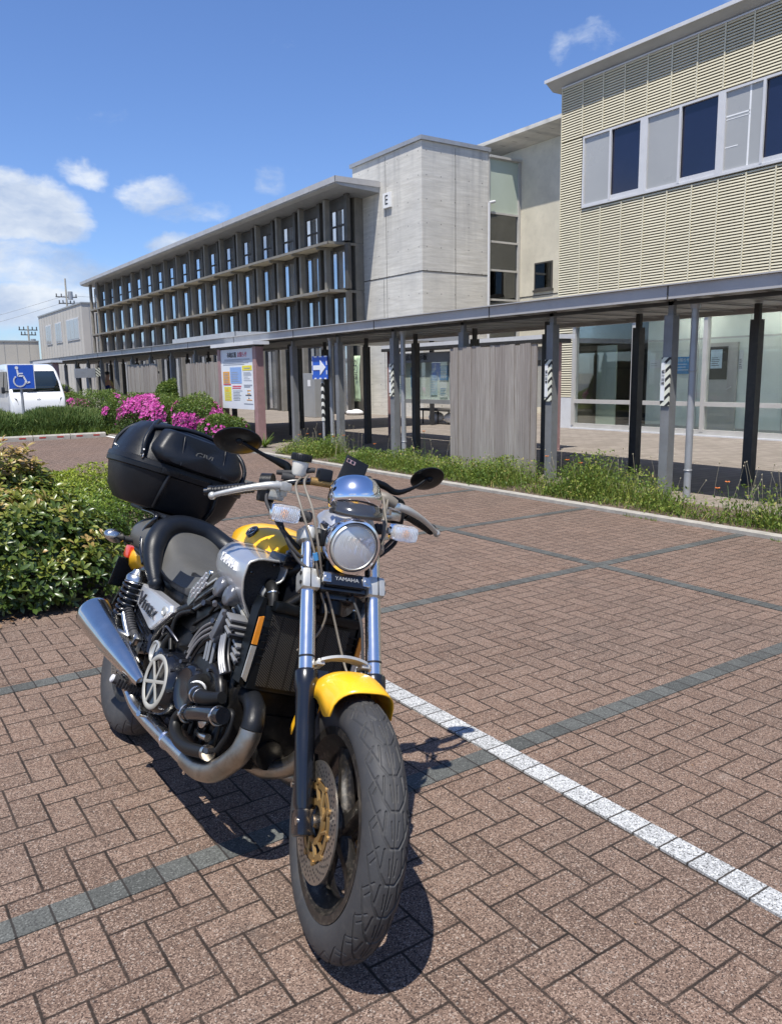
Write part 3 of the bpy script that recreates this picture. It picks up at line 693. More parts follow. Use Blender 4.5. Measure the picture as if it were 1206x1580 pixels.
# ================================================================ FAR BEIGE BUILDING
fb = thing('beige_building', 'low beige panelled building with three windows beyond the parking', 'building', (18, 75, 0))
mb = MB(); k = 18/20
mb.bb(18, 30, 73.2, 91.2, 0, 8.02); mb.bb(-20, 17.98, 92, 104, 0, 5.55); PB(mb, 'wall', M['beige_panel'], fb, 0)
mb = MB(); mb.bb(17.93, 30.05, 73.13, 91.25, 8.02, 8.14); mb.bb(-20.05, 18.0, 91.93, 104, 5.55, 5.68); PB(mb, 'parapet', M['metal_soff'], fb, 0)
mb = MB()
for x in np.arange(-19, 18, 1.2): mb.bb(x, x+.03, 91.98, 91.995, 0, 5.5)
for x in np.arange(18.6, 30, 1.2): mb.bb(x, x+.03, 73.18, 73.195, 0, 8)
for y in np.arange(74, 91, 1.2): mb.bb(17.985, 17.995, y, y+.03, 0, 8)
PB(mb, 'panel_joints', M['metal_soff'], fb, 0)
for ya, yb in ((87.9, 85.4), (83.6, 81.0), (79.0, 74.4)):
    mb = MB(); mb.bb(17.94, 17.984, yb, ya, 5.05, 6.95); f_ = PB(mb, 'window', M['alu'], fb, 0)
    mb = MB(); n_ = 3
    for q in range(n_):
        w_ = (ya-yb-.2)/n_; mb.bb(17.92, 17.938, yb+.1+q*w_+.05, yb+.1+(q+1)*w_-.05, 5.15, 6.85)
    PB(mb, 'pane', M['pane_blind'], f_, 0)
# ================================================================ COVERED WALKWAY
cn = thing('covered_walkway', 'long low flat roofed covered walkway on paired square posts, the back row coloured darker as shade', 'walkway canopy', (8.05, 5.97, 0))
mb = MB(); mb.bb(7.80, 10.36, -8, 42, 2.325, 2.41)
for y in np.arange(-7, 42, .62): mb.bb(7.84, 10.3, y-.015, y+.015, 2.295, 2.314)
rf = PB(mb, 'roof', M['metal_soff'], cn, 0)
mb = MB(); mb.bb(7.74, 7.799, -8, 42.05, 2.295, 2.44); mb.bb(7.70, 7.84, -8, 42.05, 2.442, 2.455); mb.cur = 1
for y in np.arange(-6.15, 42, 2.99): mb.bb(7.734, 7.739, y-.008, y+.008, 2.295, 2.44)
PB(mb, 'fascia', [M['fascia'], M['fin_dark']], rf, 0)
mb = MB(); mb.bb(10.36, 10.42, -8, 42.05, 2.26, 2.42); PB(mb, 'gutter', M['fascia'], rf, 0)
for k in range(-5, 19):
    y = 5.97+1.885*k
    if y > 41: break
    mb = MB(); mb.bb(7.99, 8.11, y-.06, y+.06, .0, 2.14); mb.bb(8.02, 8.08, y-.035, y+.035, 2.14, 2.315); PB(mb, 'post', M['post'], cn, 0)
for k in range(-5, 20):
    y = 5.80+1.80*k
    if y > 41: break
    mb = MB(); mb.bb(9.45, 9.57, y-.06, y+.06, .0, 2.12); mb.bb(9.48, 9.54, y-.035, y+.035, 2.12, 2.315); PB(mb, 'post', M['post_dark'], cn, 0)  # back row coloured darker, canopy shade put into the material
mb = MB(); mb.bb(8.0, 9.55, -8, 42, 2.27, 2.294) if 0 else mb.bb(8.02, 8.08, -8, 42, 2.25, 2.294); PB(mb, 'beam', M['post_dark'], cn, 0)
for k, (x, y) in enumerate(((8.13, 5.72), (8.12, 11.47), (8.12, 13.95))):
    mb = MB(); mb.cyl((x, y, .03), (x, y, 2.25), .042, n=14); mb.cyl((x, y, 2.2), (x, y, 2.31), .055, .07, n=14)
    for z in (.35, 1.5): mb.torus((x, y, z), (0, 0, 1), .043, .008, 16, 6)
    PB(mb, 'downpipe', M['metal_gr'], cn, 40)
ec = thing('entrance_canopy', 'slightly higher flat metal roof joining the walkway to the entrance', 'canopy', (12, 21, 2.47))
mb = MB(); mb.bb(8.2, 15.4, 18.6, 23.0, 2.50, 2.60); PB(mb, 'roof', M['metal_soff'], ec, 0)
mb = MB(); mb.bb(8.14, 8.199, 18.55, 23.05, 2.46, 2.62); mb.bb(8.14, 15.4, 18.54, 18.599, 2.46, 2.62); PB(mb, 'fascia', M['roof_top'], ec, 0)
for x_, y_ in ((10.9, 20.5), (14.4, 18.9), (14.4, 22.5)):
    mb = MB(); mb.bb(x_, x_+.1, y_, y_+.1, .03, 2.5); PB(mb, 'post', M['post_dark'], ec, 0)

# hazard striped notices on posts
def hazard_mat():
    mt, t = newmat('hazard_stripes'); x, y, z = t.sep(t.co)[:3]
    s = t.m('FRACT', t.m('DIVIDE', t.m('ADD', z, t.m('MULTIPLY', t.m('ADD', x, y), .9)), .105))
    c = t.mix(t.m('GREATER_THAN', s, .58), (.68, .68, .56), (.02, .02, .02)); t.set(t.b.inputs['Base Color'], c); t.b.inputs['Roughness'].default_value = .5; return mt
M['hazard'] = hazard_mat()
def hazard_bw():
    mt, t = newmat('black_white_stripes'); x, y, z = t.sep(t.co)[:3]
    s = t.m('FRACT', t.m('DIVIDE', t.m('ADD', z, t.m('MULTIPLY', t.m('ADD', x, y), 1.1)), .15))
    c = t.mix(t.m('GREATER_THAN', s, .5), (.68, .68, .62), (.02, .02, .02)); t.set(t.b.inputs['Base Color'], c); t.b.inputs['Roughness'].default_value = .5; return mt
M['hazard_bw'] = hazard_bw()
for y, z0, z1, lab in ((5.97, 1.10, 1.66, 'striped hazard notice wrapped on the nearest front walkway post beside the downpipe'),
                       (5.97+1.885, 1.12, 1.68, 'striped hazard notice on the front walkway post just right of the wooden screen'),
                       (5.97+1.885*3, 1.14, 1.70, 'striped hazard notice on the front walkway post before the glazed notice case')):
    mb = MB(); mb.bb(7.972, 7.988, y-.061, y+.061, z0, z1); mb.cur = 1
    mb.bb(7.966, 7.971, y+.002, y+.058, z0+.06, z1-.06); mb.cur = 2
    mb.text('頭上注意', .045, frame4((7.963, y+.03, (z0+z1)/2+.05), (0, 0, -1), (0, -1, 0)), .002)
    tag(mb.build('hazard_notice', [M['hazard'], M['paper'], M['ink']], None, 0), lab, 'notice', 'striped notices on the walkway posts')

# wooden screens
def screen(y0, y1, z0, z1, x, lab):
    o = thing('wooden_screen', lab, 'screen', (x, (y0+y1)/2, 0), 'weathered wooden screens under the walkway')
    mb = MB(); y = y0
    while y < y1-.02:
        w = .105; jx = random.uniform(-.012, .012); mb.bb(x+jx, x+jx+.022, y+.002, min(y+w-.002, y1), z0+random.uniform(-.015, .015), z1+random.uniform(-.02, .012)); y += w
    PB(mb, 'boards', M['wood'], o, 0)
    mb = MB(); mb.bb(x+.036, x+.08, y0, y1, z0+.15, z0+.22); mb.bb(x+.036, x+.08, y0, y1, z1-.3, z1-.23); mb.bb(x+.036, x+.10, y0+.2, y0+.26, 0, z1-.1); mb.bb(x+.036, x+.10, y1-.26, y1-.2, 0, z1-.1)
    PB(mb, 'frame', M['post_dark'], o, 0)
screen(7.98, 9.88, .04, 1.905, 7.87, 'weathered grey board screen nearest the camera between two walkway posts')
screen(19.1, 21.35, .3, 1.91, 7.87, 'weathered grey board screen left of the tall information board')
screen(23.8, 26.7, .3, 1.96, 7.87, 'farthest weathered board screen behind the azaleas')

# roofed notice board behind the walkway
nb = thing('notice_board', 'long roofed notice board with mauve posts and a glazed display case', 'notice board', (10.8, 13.5, 0))
for y in (16.16, 13.66, 10.86):
    mb = MB(); mb.bb(10.72, 11.0, y-.07, y+.07, .02, 2.06); PB(mb, 'post', M['redpost'], nb, 0)
mb = MB(); mb.bb(10.64, 11.2, 10.65, 16.35, 2.13, 2.21); mb.cur = 1; mb.bb(10.6, 11.15, 10.7, 16.3, 2.061, 2.129); PB(mb, 'roof', [M['white_wall'], M['post_dark']], nb, 0)
mb = MB(); mb.bb(10.70, 10.98, 13.74, 16.08, .86, .95); mb.bb(10.70, 10.98, 13.74, 16.08, 1.78, 2.0)
mb.bb(10.70, 10.76, 13.74, 13.80, .95, 1.78); mb.bb(10.70, 10.76, 16.02, 16.08, .95, 1.78); PB(mb, 'case_frame', M['metal_gr'], nb, 0)
mb = MB(); mb.bb(10.80, 10.82, 13.80, 16.02, .95, 1.78); PB(mb, 'case_back', M['interior'], nb, 0)
mb = MB(); mb.text('広報掲示板', .15, frame4((10.694, 15.0, 1.89), (0, -1, 0), (0, 0, 1)), .006, sx=1.1); PB(mb, 'lettering', M['post_dark'], nb, 0)
mb = MB(); mb.bb(10.725, 10.73, 13.80, 14.9, .95, 1.78); mb.bb(10.735, 10.74, 14.88, 16.02, .95, 1.78); PB(mb, 'case_glass', M['glass_case'], nb, 0)
for i, (ya, yb, za, zb, mm) in enumerate(((15.85, 15.6, 1.0, 1.5, M['paper']), (15.35, 15.0, 1.22, 1.68, M['post_blue']), (15.35, 15.0, 1.05, 1.2, M['post_lt']), (14.6, 14.35, 1.05, 1.6, M['post_lt']), (14.25, 13.95, 1.38, 1.70, M['post_blue']), (14.25, 13.98, 1.0, 1.34, M['paper']))):
    lab = ['narrow white bill at the left end of the glazed case', 'blue poster in the left half of the glazed case', 'pale blue card under the blue poster in the left half of the case', 'tall pale blue bill in the middle of the case', 'blue poster at the upper right of the glazed case', 'white typed sheet at the lower right of the glazed case'][i]
    notice('poster', lab, yb, ya, za, zb, 11.085, mm, 5, inkm=M['post_blue'] if mm is M['paper'] else M['paper'], group='posters in the glazed case')
# red posted bay to the right (open frame)
mb = MB(); mb.bb(10.74, 10.9, 10.93, 13.59, .86, 2.0); PB(mb, 'board_panel', M['frame_beige'], nb, 0)

nb.location.x += .3
# tall information board in front of the walkway
M['sign_white'] = mat('sign_face', (.70, .73, .75), .4, var=.03)
M['s_orange'] = mat('print_orange', (.70, .33, .05), .5, var=.05); M['s_yellow'] = mat('print_yellow', (.74, .64, .05), .5, var=.05)
M['s_blue'] = mat('print_blue', (.24, .38, .66), .5, var=.05); M['s_red'] = mat('print_red', (.62, .08, .12), .5); M['s_grey'] = mat('print_grey', (.30, .32, .36), .5)
ib = thing('information_board', 'tall white public information board with coloured panels between mauve posts', 'sign board', (7.55, 17.2, 0))
sy0, sy1 = 16.22, 18.02; SXB = 7.50
mb = MB(); mb.bb(SXB-.02, SXB+.16, sy0-.17, sy0-.0, 0, 2.16); PB(mb, 'post', M['redpost'], ib, 0)
mb = MB(); mb.bb(SXB-.02, SXB+.16, sy1, sy1+.15, 0, 2.16); PB(mb, 'post', M['redpost'], ib, 0)
mb = MB(); mb.bb(SXB-.12, SXB+.26, sy0-.28, sy1+.30, 2.20, 2.272); mb.cur = 1; mb.bb(SXB-.04, SXB+.18, sy0-.18, sy1+.18, 2.161, 2.199); PB(mb, 'cap', [M['white_wall'], M['post_dark']], ib, 0)
mb = MB(); mb.bb(SXB, SXB+.05, sy0, sy1, .80, 2.14); fc = PB(mb, 'panel', M['sign_white'], ib, 0)
def su(u, v): return (sy1-u*(sy1-sy0), 2.14-v*1.34)     # u left->right, v top->bottom
mb = MB(); xf = SXB-.004
def rect(u0, v0, u1, v1, mi, xo=0.0):
    a, b = su(u0, v0), su(u1, v1); mb.cur = mi; mb.bb(xf-xo, SXB+.001, b[0], a[0], b[1], a[1])
rect(.06, .37, .27, .60, 0); rect(.08, .63, .30, .87, 1); rect(.29, .30, .64, .57, 2); rect(.67, .28, .95, .36, 1)
rect(.06, .58, .30, .597, 3, .002)
for v in (.165, .18): rect(.12, v, .9, v+.008, 4)
for v in (.20, .225, .25): rect(.08, v, random.uniform(.7, .9), v+.009, 4)
for v in np.arange(.40, .58, .028): rect(.10, v, random.uniform(.2, .25), v+.010, 4, .002)
for v in np.arange(.66, .86, .035): rect(.11, v, random.uniform(.2, .28), v+.008, 3 if random.random() < .3 else 4, .002)
for v in np.arange(.38, .55, .030): rect(.33, v, random.uniform(.45, .6), v+.011, 4, .002)
rect(.72, .315, .90, .33, 4, .002)
for v in (.39, .41, .43, .46, .49, .52): rect(.70, v, random.uniform(.8, .94), v+.006, 4)
rect(.35, .61, .62, .63, 3); rect(.34, .645, .60, .66, 3)
for v in np.arange(.69, .86, .026): rect(.36, v, random.uniform(.55, .66), v+.009, 4)
rect(.70, .59, .94, .61, 4); rect(.70, .62, .88, .635, 4); rect(.68, .90, .95, .915, 4)
for k in range(7): rect(.72+random.uniform(0, .1), .68+k*.026, .80+random.uniform(0, .12), .695+k*.026, 5 if k % 2 else 0)
mb.cur = 5; mb.text('市政広報', .13, frame4((xf-.003, su(.36, .1)[0], su(.36, .1)[1]), (0, -1, 0), (0, 0, 1)), .004)
mb.cur = 3; mb.text('お知らせ', .13, frame4((xf-.003, su(.68, .1)[0], su(.68, .1)[1]), (0, -1, 0), (0, 0, 1)), .004)
PB(mb, 'printing', [M['s_orange'], M['s_yellow'], M['s_blue'], M['s_red'], M['s_grey'], M['ink']], fc, 0)
# a second, farther board of the same kind
ib2 = thing('information_board', 'distant pale information board with a mauve post behind the white van', 'sign board', (6.7, 31.5, 0))
mb = MB(); mb.bb(6.6, 6.68, 31.6, 34.2, .7, 2.12); PB(mb, 'panel', M['sign_white'], ib2, 0)
mb = MB(); mb.bb(6.55, 6.75, 31.35, 31.6, 0, 2.14); PB(mb, 'post', M['redpost'], ib2, 0)
mb = MB(); mb.bb(6.45, 6.85, 31.2, 34.4, 2.15, 2.24); PB(mb, 'cap', M['white_wall'], ib2, 0)

# arrow sign
ar = thing('arrow_sign', 'square blue sign with a white arrow pointing right on a striped pole', 'traffic sign', (7.93, 14.02, 0))
M['sign_blue'] = mat('sign_blue', (.02, .10, .50), .4, var=.04); M['sign_sym'] = mat('sign_white_film', (.74, .76, .78), .4, var=.03)
mb = MB(); mb.cyl((7.96, 14.02, .0), (7.96, 14.02, 1.9), .026, n=12); PB(mb, 'pole', M['metal_gr'], ar, 40)
mb = MB(); mb.cyl((7.96, 14.02, .62), (7.96, 14.02, 1.38), .036, n=16); PB(mb, 'striped_sleeve', M['hazard_bw'], ar, 40)
mb = MB(); mb.bb(7.905, 7.925, 13.73, 14.33, 1.45, 1.90)
sg = PB(mb, 'plate', M['sign_blue'], ar, 0)
mb = MB(); yc, zc = 14.03, 1.675
mb.prism([(7.90, yc+.25, zc+.045), (7.90, yc+.25, zc-.045), (7.90, yc-.03, zc-.045), (7.90, yc-.03, zc-.15), (7.90, yc-.25, zc), (7.90, yc-.03, zc+.15), (7.90, yc-.03, zc+.045)], (-.004, 0, 0)); PB(mb, 'arrow', M['sign_sym'], sg, 0)
mb = MB()
for k in range(6):
    if k % 2 == 0: mb.bb(7.899, 7.904, 13.73+k*.1, 13.83+k*.1, 1.875, 1.90); mb.bb(7.899, 7.904, 13.76+k*.1, 13.84+k*.1, 1.45, 1.475)
for k in range(5):
    if k % 2: mb.bb(7.899, 7.904, 14.305, 14.33, 1.45+k*.09, 1.53+k*.09); mb.bb(7.899, 7.904, 13.73, 13.755, 1.45+k*.09, 1.53+k*.09)
PB(mb, 'edge_dashes', M['sign_sym'], sg, 0)
# wheelchair sign
hc = thing('wheelchair_sign', 'blue square accessible parking sign with white wheelchair symbol on a grey pole', 'parking sign', (4.07, 23.55, 0))
mb = MB(); mb.cyl((4.07, 23.56, .0), (4.07, 23.56, 1.9), .035, n=14); PB(mb, 'pole', M['metal_gr'], hc, 40)
mb = MB(); mb.bb(3.74, 4.42, 23.50, 23.52, 1.28, 1.95, .01); mb.cur = 1; mb.bb(3.765, 4.395, 23.495, 23.499, 1.305, 1.925); pl_ = PB(mb, 'plate', [M['sign_sym'], M['sign_blue']], hc, 0)
mb = MB(); Y_ = 23.488; cx_, cz_ = 4.03, 1.50
def arcpts(c, r, a0, a1, n): return [(c[0]+r*math.cos(R(a0+(a1-a0)*i/n)), Y_, c[1]+r*math.sin(R(a0+(a1-a0)*i/n))) for i in range(n+1)]
def stroke(pts, w):
    for a, b in zip(pts[:-1], pts[1:]):
        a = Vector(a); b = Vector(b); d = (b-a).normalized(); n = Vector((d.z, 0, -d.x))*w/2
        mb.prism([a-n, b-n+d*w*.2, b+n+d*w*.2, a+n], (0, -.003, 0))
stroke(arcpts((cx_, cz_), .145, 125, 355, 18), .035)
stroke([(3.99, Y_-.0005, 1.80), (4.005, Y_-.0005, 1.635), (4.13, Y_-.0005, 1.635), (4.21, Y_-.0005, 1.45), (4.28, Y_-.0005, 1.47)], .042); stroke([(4.0, Y_-.001, 1.70), (4.12, Y_-.001, 1.70)], .032)
mb.cyl((3.98, Y_+.001, 1.85), (3.98, Y_-.003, 1.85), .042, n=18); PB(mb, 'wheelchair_symbol', M['sign_sym'], pl_, 0)

# small distant sign box, locker, banner, bench, plaque
bx = thing('direction_box', 'small grey sign box on a pole in front of the far end of the walkway', 'sign', (7.3, 29.5, 0))
mb = MB(); mb.cyl((7.3, 29.6, 0), (7.3, 29.6, 1.95), .05, n=10); PB(mb, 'pole', M['metal_gr'], bx, 40)
mb = MB(); mb.bb(6.85, 7.55, 29.45, 29.52, 1.58, 1.90); PB(mb, 'plate', M['metal_gr'], bx, 0)
mb = MB(); mb.bb(7.56, 7.72, 29.45, 29.5, 1.62, 1.92); PB(mb, 'yellow_plate', M['hazard'], bx, 0)
lk = thing('metal_locker', 'tall pale grey metal cabinet beside the entrance behind the arrow sign', 'cabinet', (14.5, 26.2, 0))
mb = MB(); mb.bb(14.2, 14.7, 25.6, 26.5, .03, 1.62, .01); PB(mb, 'body', M['metal_soff'], lk, 0)
mb = MB(); mb.bb(14.19, 14.199, 25.9, 26.1, 1.15, 1.38); PB(mb, 'label_holder', M['white'], lk, 0)
M['banner'] = mat('banner_green', (.44, .56, .36), .7, var=.35, vs=3)
bn_ = thing('banner', 'pale green upright cloth banner beside the concrete wall', 'banner', (16.2, 26.0, 0))
mb = MB(); P_ = [(16.25+.03*math.sin(z*3), z) for z in np.linspace(.55, 2.25, 14)]
secs = [[(x+.025*math.sin(y*7+z), y, z) for y in np.linspace(25.75, 26.3, 8)] for x, z in P_]; mb.loft(secs, cap=False, closed=False); cl_ = PB(mb, 'cloth', M['banner'], bn_, 60)
md = cl_.modifiers.new('thick', 'SOLIDIFY'); md.thickness = .004
mb = MB(); mb.cyl((16.3, 26.32, .1), (16.3, 26.32, 2.35), .015, n=8); PB(mb, 'pole', M['white'], bn_, 40)
mb = MB(); mb.text('の', .34, frame4((16.19, 26.02, 1.95), (0, -1, 0), (0, 0, 1)), .004); mb.text('ぼ', .34, frame4((16.19, 26.02, 1.5), (0, -1, 0), (0, 0, 1)), .004); PB(mb, 'lettering', M['ink'], bn_, 0)
mb = MB(); mb.ell((16.25, 26.2, .12), (.30, .42, .13)); PB(mb, 'water_base', M['white'], bn_, 60)
bc = thing('bench', 'low dark padded bench beside the notice board', 'bench', (14.9, 19.1, 0))
mb = MB(); mb.bb(14.7, 15.2, 18.2, 19.9, .42, .50, .02); PB(mb, 'seat', M['fin_dark'], bc, 0)
for yy in (18.3, 19.05, 19.8):
    mb = MB(); mb.bb(14.73, 14.76, yy-.015, yy+.015, .03, .42); mb.bb(15.14, 15.17, yy-.015, yy+.015, .03, .42); PB(mb, 'leg', M['black'], bc, 0)
for k, yy in enumerate((18.7, 19.45)):
    mb = MB(); mb.ell((15.0, yy, .22), (.18, .32, .17)); tag(mb.build('white_sack', M['white'], None, 60), ['white sack under the right half of the bench', 'white sack under the left half of the bench'][k], 'sack', 'white sacks under the bench')
pq = MB(); pq.bb(16.97, 16.994, 24.35, 24.75, 1.55, 2.0); pq.cur = 1; pq.text('E棟', .16, frame4((16.966, 24.55, 1.85), (0, -1, 0), (0, 0, 1)), .004)
tag(pq.build('wall_plaque', [M['metal_soff'], M['ink']], None, 0), 'small grey plaque on the concrete wall left of the notice board', 'plaque')

# kerb blocks with red reflectors
M['reflect'] = mat('red_reflector', (.38, .05, .035), .35, var=.1)
kb = None
for k in range(9):
    x1 = 5.72-k*.90
    if kb is None:
        kb = thing('kerb_block', '', 'kerb block', (0, 0, 0), 'row of low kerb blocks with red reflectors')
        mb = MB(); mb.prism([(-.44, 0, 0), (-.44, .01, .10), (-.44, .045, .13), (-.44, .17, .13), (-.44, .17, 0)], (.88, 0, 0)); a = mb.build('block', M['kerb'], kb, 0)
        for xx in (-.23, .2):
            mb = MB(); mb.box((xx, .008, .07), (.16, .012, .035), Matrix.Rotation(-.1, 3, 'X')); mb.build('reflector', M['reflect'], a, 0)
        o = kb
    else: o = copytree(kb)
    o.location = (x1-.44, 21.75+.012*k, 0.001); o.rotation_euler = (0, 0, random.uniform(-.006, .006))
    o['label'] = ['concrete kerb block at the right end of the row, nearest the azaleas', 'second kerb block from the right end of the row', 'third kerb block from the right end of the row', 'fourth kerb block from the right end of the row', 'fifth kerb block from the right end of the row',
                  'sixth kerb block from the right end of the row', 'seventh kerb block from the right end of the row', 'eighth kerb block from the right end of the row', 'leftmost kerb block of the row'][k]

# ================================================================ FOLIAGE
def leaf_mat(name, stops, rough=.42, trans=.28, spec=.4):
    mt, t = newmat(name)
    at = t.node('ShaderNodeAttribute'); at.attribute_name = 'tint'
    c = t.ramp(at.outputs['Fac'], stops)
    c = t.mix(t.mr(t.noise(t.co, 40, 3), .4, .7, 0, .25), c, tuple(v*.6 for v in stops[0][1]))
    t.set(t.b.inputs['Base Color'], c); t.b.inputs['Roughness'].default_value = rough; t.b.inputs['Specular IOR Level'].default_value = spec
    tl = t.node('ShaderNodeBsdfTranslucent'); t.set(tl.inputs[0], t.mix(.5, c, (.20, .26, .03)))
    mx = t.node('ShaderNodeMixShader'); mx.inputs[0].default_value = trans; t.l.new(t.b.outputs[0], mx.inputs[1]); t.l.new(tl.outputs[0], mx.inputs[2]); t.l.new(mx.outputs[0], t.out.inputs[0])
    return mt
LT = np.array([(0, 0, 0), (.30, -.40, .06), (.30, .40, .06), (.30, 0, 0), (.72, -.46, .02), (.72, .46, .02), (.72, 0, -.05), (1, 0, -.14)])
LF = [(0, 1, 3), (0, 3, 2), (1, 4, 6, 3), (3, 6, 5, 2), (4, 7, 6), (6, 7, 5)]
ST = np.array([(0, 0, 0), (.45, -.5, .03), (1, 0, -.05), (.45, .5, .03)]); SF = [(0, 1, 2, 3)]
BT = np.array([(0, -.5, 0), (0, .5, 0), (.5, .35, .0), (.5, -.35, .0), (.85, .12, -.10), (.85, -.12, -.10)]); BF = [(0, 3, 2, 1), (3, 5, 4, 2)]
def leaves(name, P, D, Nn, L, Wd, tint, m, parent=None, T='leaf'):
    tmp, fc = {'leaf': (LT, LF), 'small': (ST, SF), 'blade': (BT, BF)}[T]
    D = D/np.linalg.norm(D, axis=1, keepdims=True); S_ = np.cross(Nn, D); S_ /= np.linalg.norm(S_, axis=1, keepdims=True)+1e-9; U = np.cross(D, S_)
    n = len(P); k = len(tmp)
    V = P[:, None]+D[:, None]*(tmp[None, :, 0:1]*L[:, None, None])+S_[:, None]*(tmp[None, :, 1:2]*Wd[:, None, None])+U[:, None]*(tmp[None, :, 2:3]*L[:, None, None])
    V = V.reshape(-1, 3); me = bpy.data.meshes.new(name); me.vertices.add(len(V)); me.vertices.foreach_set('co', V.ravel().astype(np.float32))
    sizes = [len(f) for f in fc]; flat = np.array([i for f in fc for i in f]); li = (flat[None]+np.arange(n)[:, None]*k).ravel()
    me.loops.add(len(li)); me.loops.foreach_set('vertex_index', li.astype(np.int32))
    tot = np.tile(sizes, n); st = np.concatenate([[0], np.cumsum(tot)[:-1]]); me.polygons.add(len(tot))
    me.polygons.foreach_set('loop_start', st.astype(np.int32)); me.polygons.foreach_set('loop_total', tot.astype(np.int32))
    me.update(calc_edges=True); at = me.attributes.new('tint', 'FLOAT', 'POINT'); at.data.foreach_set('value', np.repeat(tint, k).astype(np.float32))
    me.polygons.foreach_set('use_smooth', np.ones(len(tot), bool)); me.materials.append(m)
    o = bpy.data.objects.new(name, me); COL.objects.link(o)
    if parent: o.parent = parent
    return o
def rv(n): v = rng.normal(size=(n, 3)); return v/np.linalg.norm(v, axis=1, keepdims=True)
def shrub_pts(c, r, n, lump=.22, shell=.55, seed=0, zmin=.02, flat=.6):
    """points with outward directions inside a lumpy ellipsoid sitting on the ground"""
    g = np.random.default_rng(seed); lum = g.normal(size=(26, 3)); lum /= np.linalg.norm(lum, axis=1, keepdims=True); am = g.uniform(-.6, 1., 26)
    v = g.normal(size=(n*2, 3)); v /= np.linalg.norm(v, axis=1, keepdims=True); v[:, 2] = np.where(v[:, 2] < -.25, -v[:, 2], v[:, 2])
    f = 1+lump*(np.exp(-(1-v@lum.T)*22)@am)
    rad = (shell+(1-shell)*g.uniform(0, 1, n*2)**.45)*f
    sup = (np.abs(v)**2.6).sum(1)**(-1/2.6)
    P = v*rad[:, None]*(sup**flat)[:, None]*np.array(r)+np.array(c)
    ok = P[:, 2] > zmin; P = P[ok][:n]; v = v[ok][:n]; return P, v, rad[ok][:n]
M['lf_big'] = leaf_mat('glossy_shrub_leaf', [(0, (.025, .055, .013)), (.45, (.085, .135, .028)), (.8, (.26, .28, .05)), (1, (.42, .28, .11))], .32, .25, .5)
M['lf_small'] = leaf_mat('box_hedge_leaf', [(0, (.035, .075, .015)), (.5, (.13, .21, .025)), (1, (.38, .42, .04))], .38, .3)
M['lf_az'] = leaf_mat('azalea_leaf', [(0, (.03, .06, .014)), (.6, (.09, .16, .03)), (1, (.24, .30, .06))], .5, .25)
M['petal'] = leaf_mat('azalea_petal', [(0, (.45, .03, .26)), (.5, (.66, .07, .42)), (1, (.78, .22, .58))], .6, .35)
M['poppy'] = leaf_mat('poppy_petal', [(0, (.62, .14, .04)), (1, (.80, .27, .10))], .6, .3)
M['weed'] = leaf_mat('weed_leaf', [(0, (.05, .09, .016)), (.45, (.13, .21, .032)), (.8, (.29, .32, .06)), (1, (.46, .36, .14))], .6, .35)
M['rosem'] = leaf_mat('needle_shrub_leaf', [(0, (.035, .075, .018)), (.6, (.10, .17, .04)), (1, (.26, .30, .10))], .6, .2)
M['twig'] = mat('twigs', (.09, .06, .04), .9, var=.3, vs=10)
def twigs(c, r, n, parent, seed=1, rad=.008):
    g = random.Random(seed); mb = MB()
    for i in range(n):
        a = g.uniform(0, 2*math.pi); e = g.uniform(.3, 1.4); L_ = g.uniform(.6, .92)
        tip = (c[0]+r[0]*L_*math.cos(a)*math.cos(e), c[1]+r[1]*L_*math.sin(a)*math.cos(e), max(.1, c[2]+r[2]*L_*math.sin(e)))
        b = (c[0]+g.uniform(-.12, .12)*r[0]*2, c[1]+g.uniform(-.12, .12)*r[1]*2, 0.0); mid = ((b[0]*.6+tip[0]*.4)+g.uniform(-.05, .05), (b[1]*.6+tip[1]*.4)+g.uniform(-.05, .05), tip[2]*.5)
        mb.tube([b, mid, tip], [rad*1.3, rad, rad*.45], 6, 4)
        for q in range(3):
            s_ = g.uniform(.4, .9); p = [mid[j]*(1-s_)+tip[j]*s_ for j in range(3)]
            mb.tube([p, (p[0]+g.uniform(-.15, .15)*r[0]*2, p[1]+g.uniform(-.15, .15)*r[1]*2, p[2]+g.uniform(.02, .2)*r[2])], [rad*.6, rad*.3], 5, 1)
    return mb
def near_shrub(name, label, c, r, nr, per, L0, m, seed, tb, group=None, T='leaf', lump=.22, shell=.62):
    o = thing(name, label, 'shrub', (c[0], c[1], 0), group); inv = Matrix.Translation((-c[0], -c[1], 0))
    g = np.random.default_rng(seed)
    P, v, rad = shrub_pts(c, r, nr, lump, shell, seed)
    n = len(P)*per; PP = np.repeat(P, per, 0); VV = np.repeat(v, per, 0)
    az = np.tile(np.arange(per)/per*2*np.pi, len(P))+np.repeat(g.uniform(0, 6.28, len(P)), per)
    up = VV*.75+np.array([0, 0, .55]); up += g.normal(size=up.shape)*.22; up /= np.linalg.norm(up, axis=1, keepdims=True)
    a = np.cross(up, np.array([0.3, .2, 1.])+0*up); a /= np.linalg.norm(a, axis=1, keepdims=True); b = np.cross(up, a)
    D = a*np.cos(az)[:, None]+b*np.sin(az)[:, None]+up*g.uniform(.25, 1.0, n)[:, None]
    Nn = up+g.normal(size=up.shape)*.2
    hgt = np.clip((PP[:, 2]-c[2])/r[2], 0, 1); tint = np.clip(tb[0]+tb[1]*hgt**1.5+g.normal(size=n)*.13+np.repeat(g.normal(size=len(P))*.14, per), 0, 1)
    Ls = L0*g.uniform(.65, 1.25, n)
    lo = leaves('foliage', PP+D*0.004, D, Nn, Ls, Ls*g.uniform(.36, .5, n), tint, m, None, T); lo.parent = o; lo.matrix_parent_inverse = inv
    tw = twigs(c, r, max(14, int(nr/120)), o, seed).build('stem', M['twig'], None, 40); tw.parent = o; tw.matrix_parent_inverse = inv
    return o
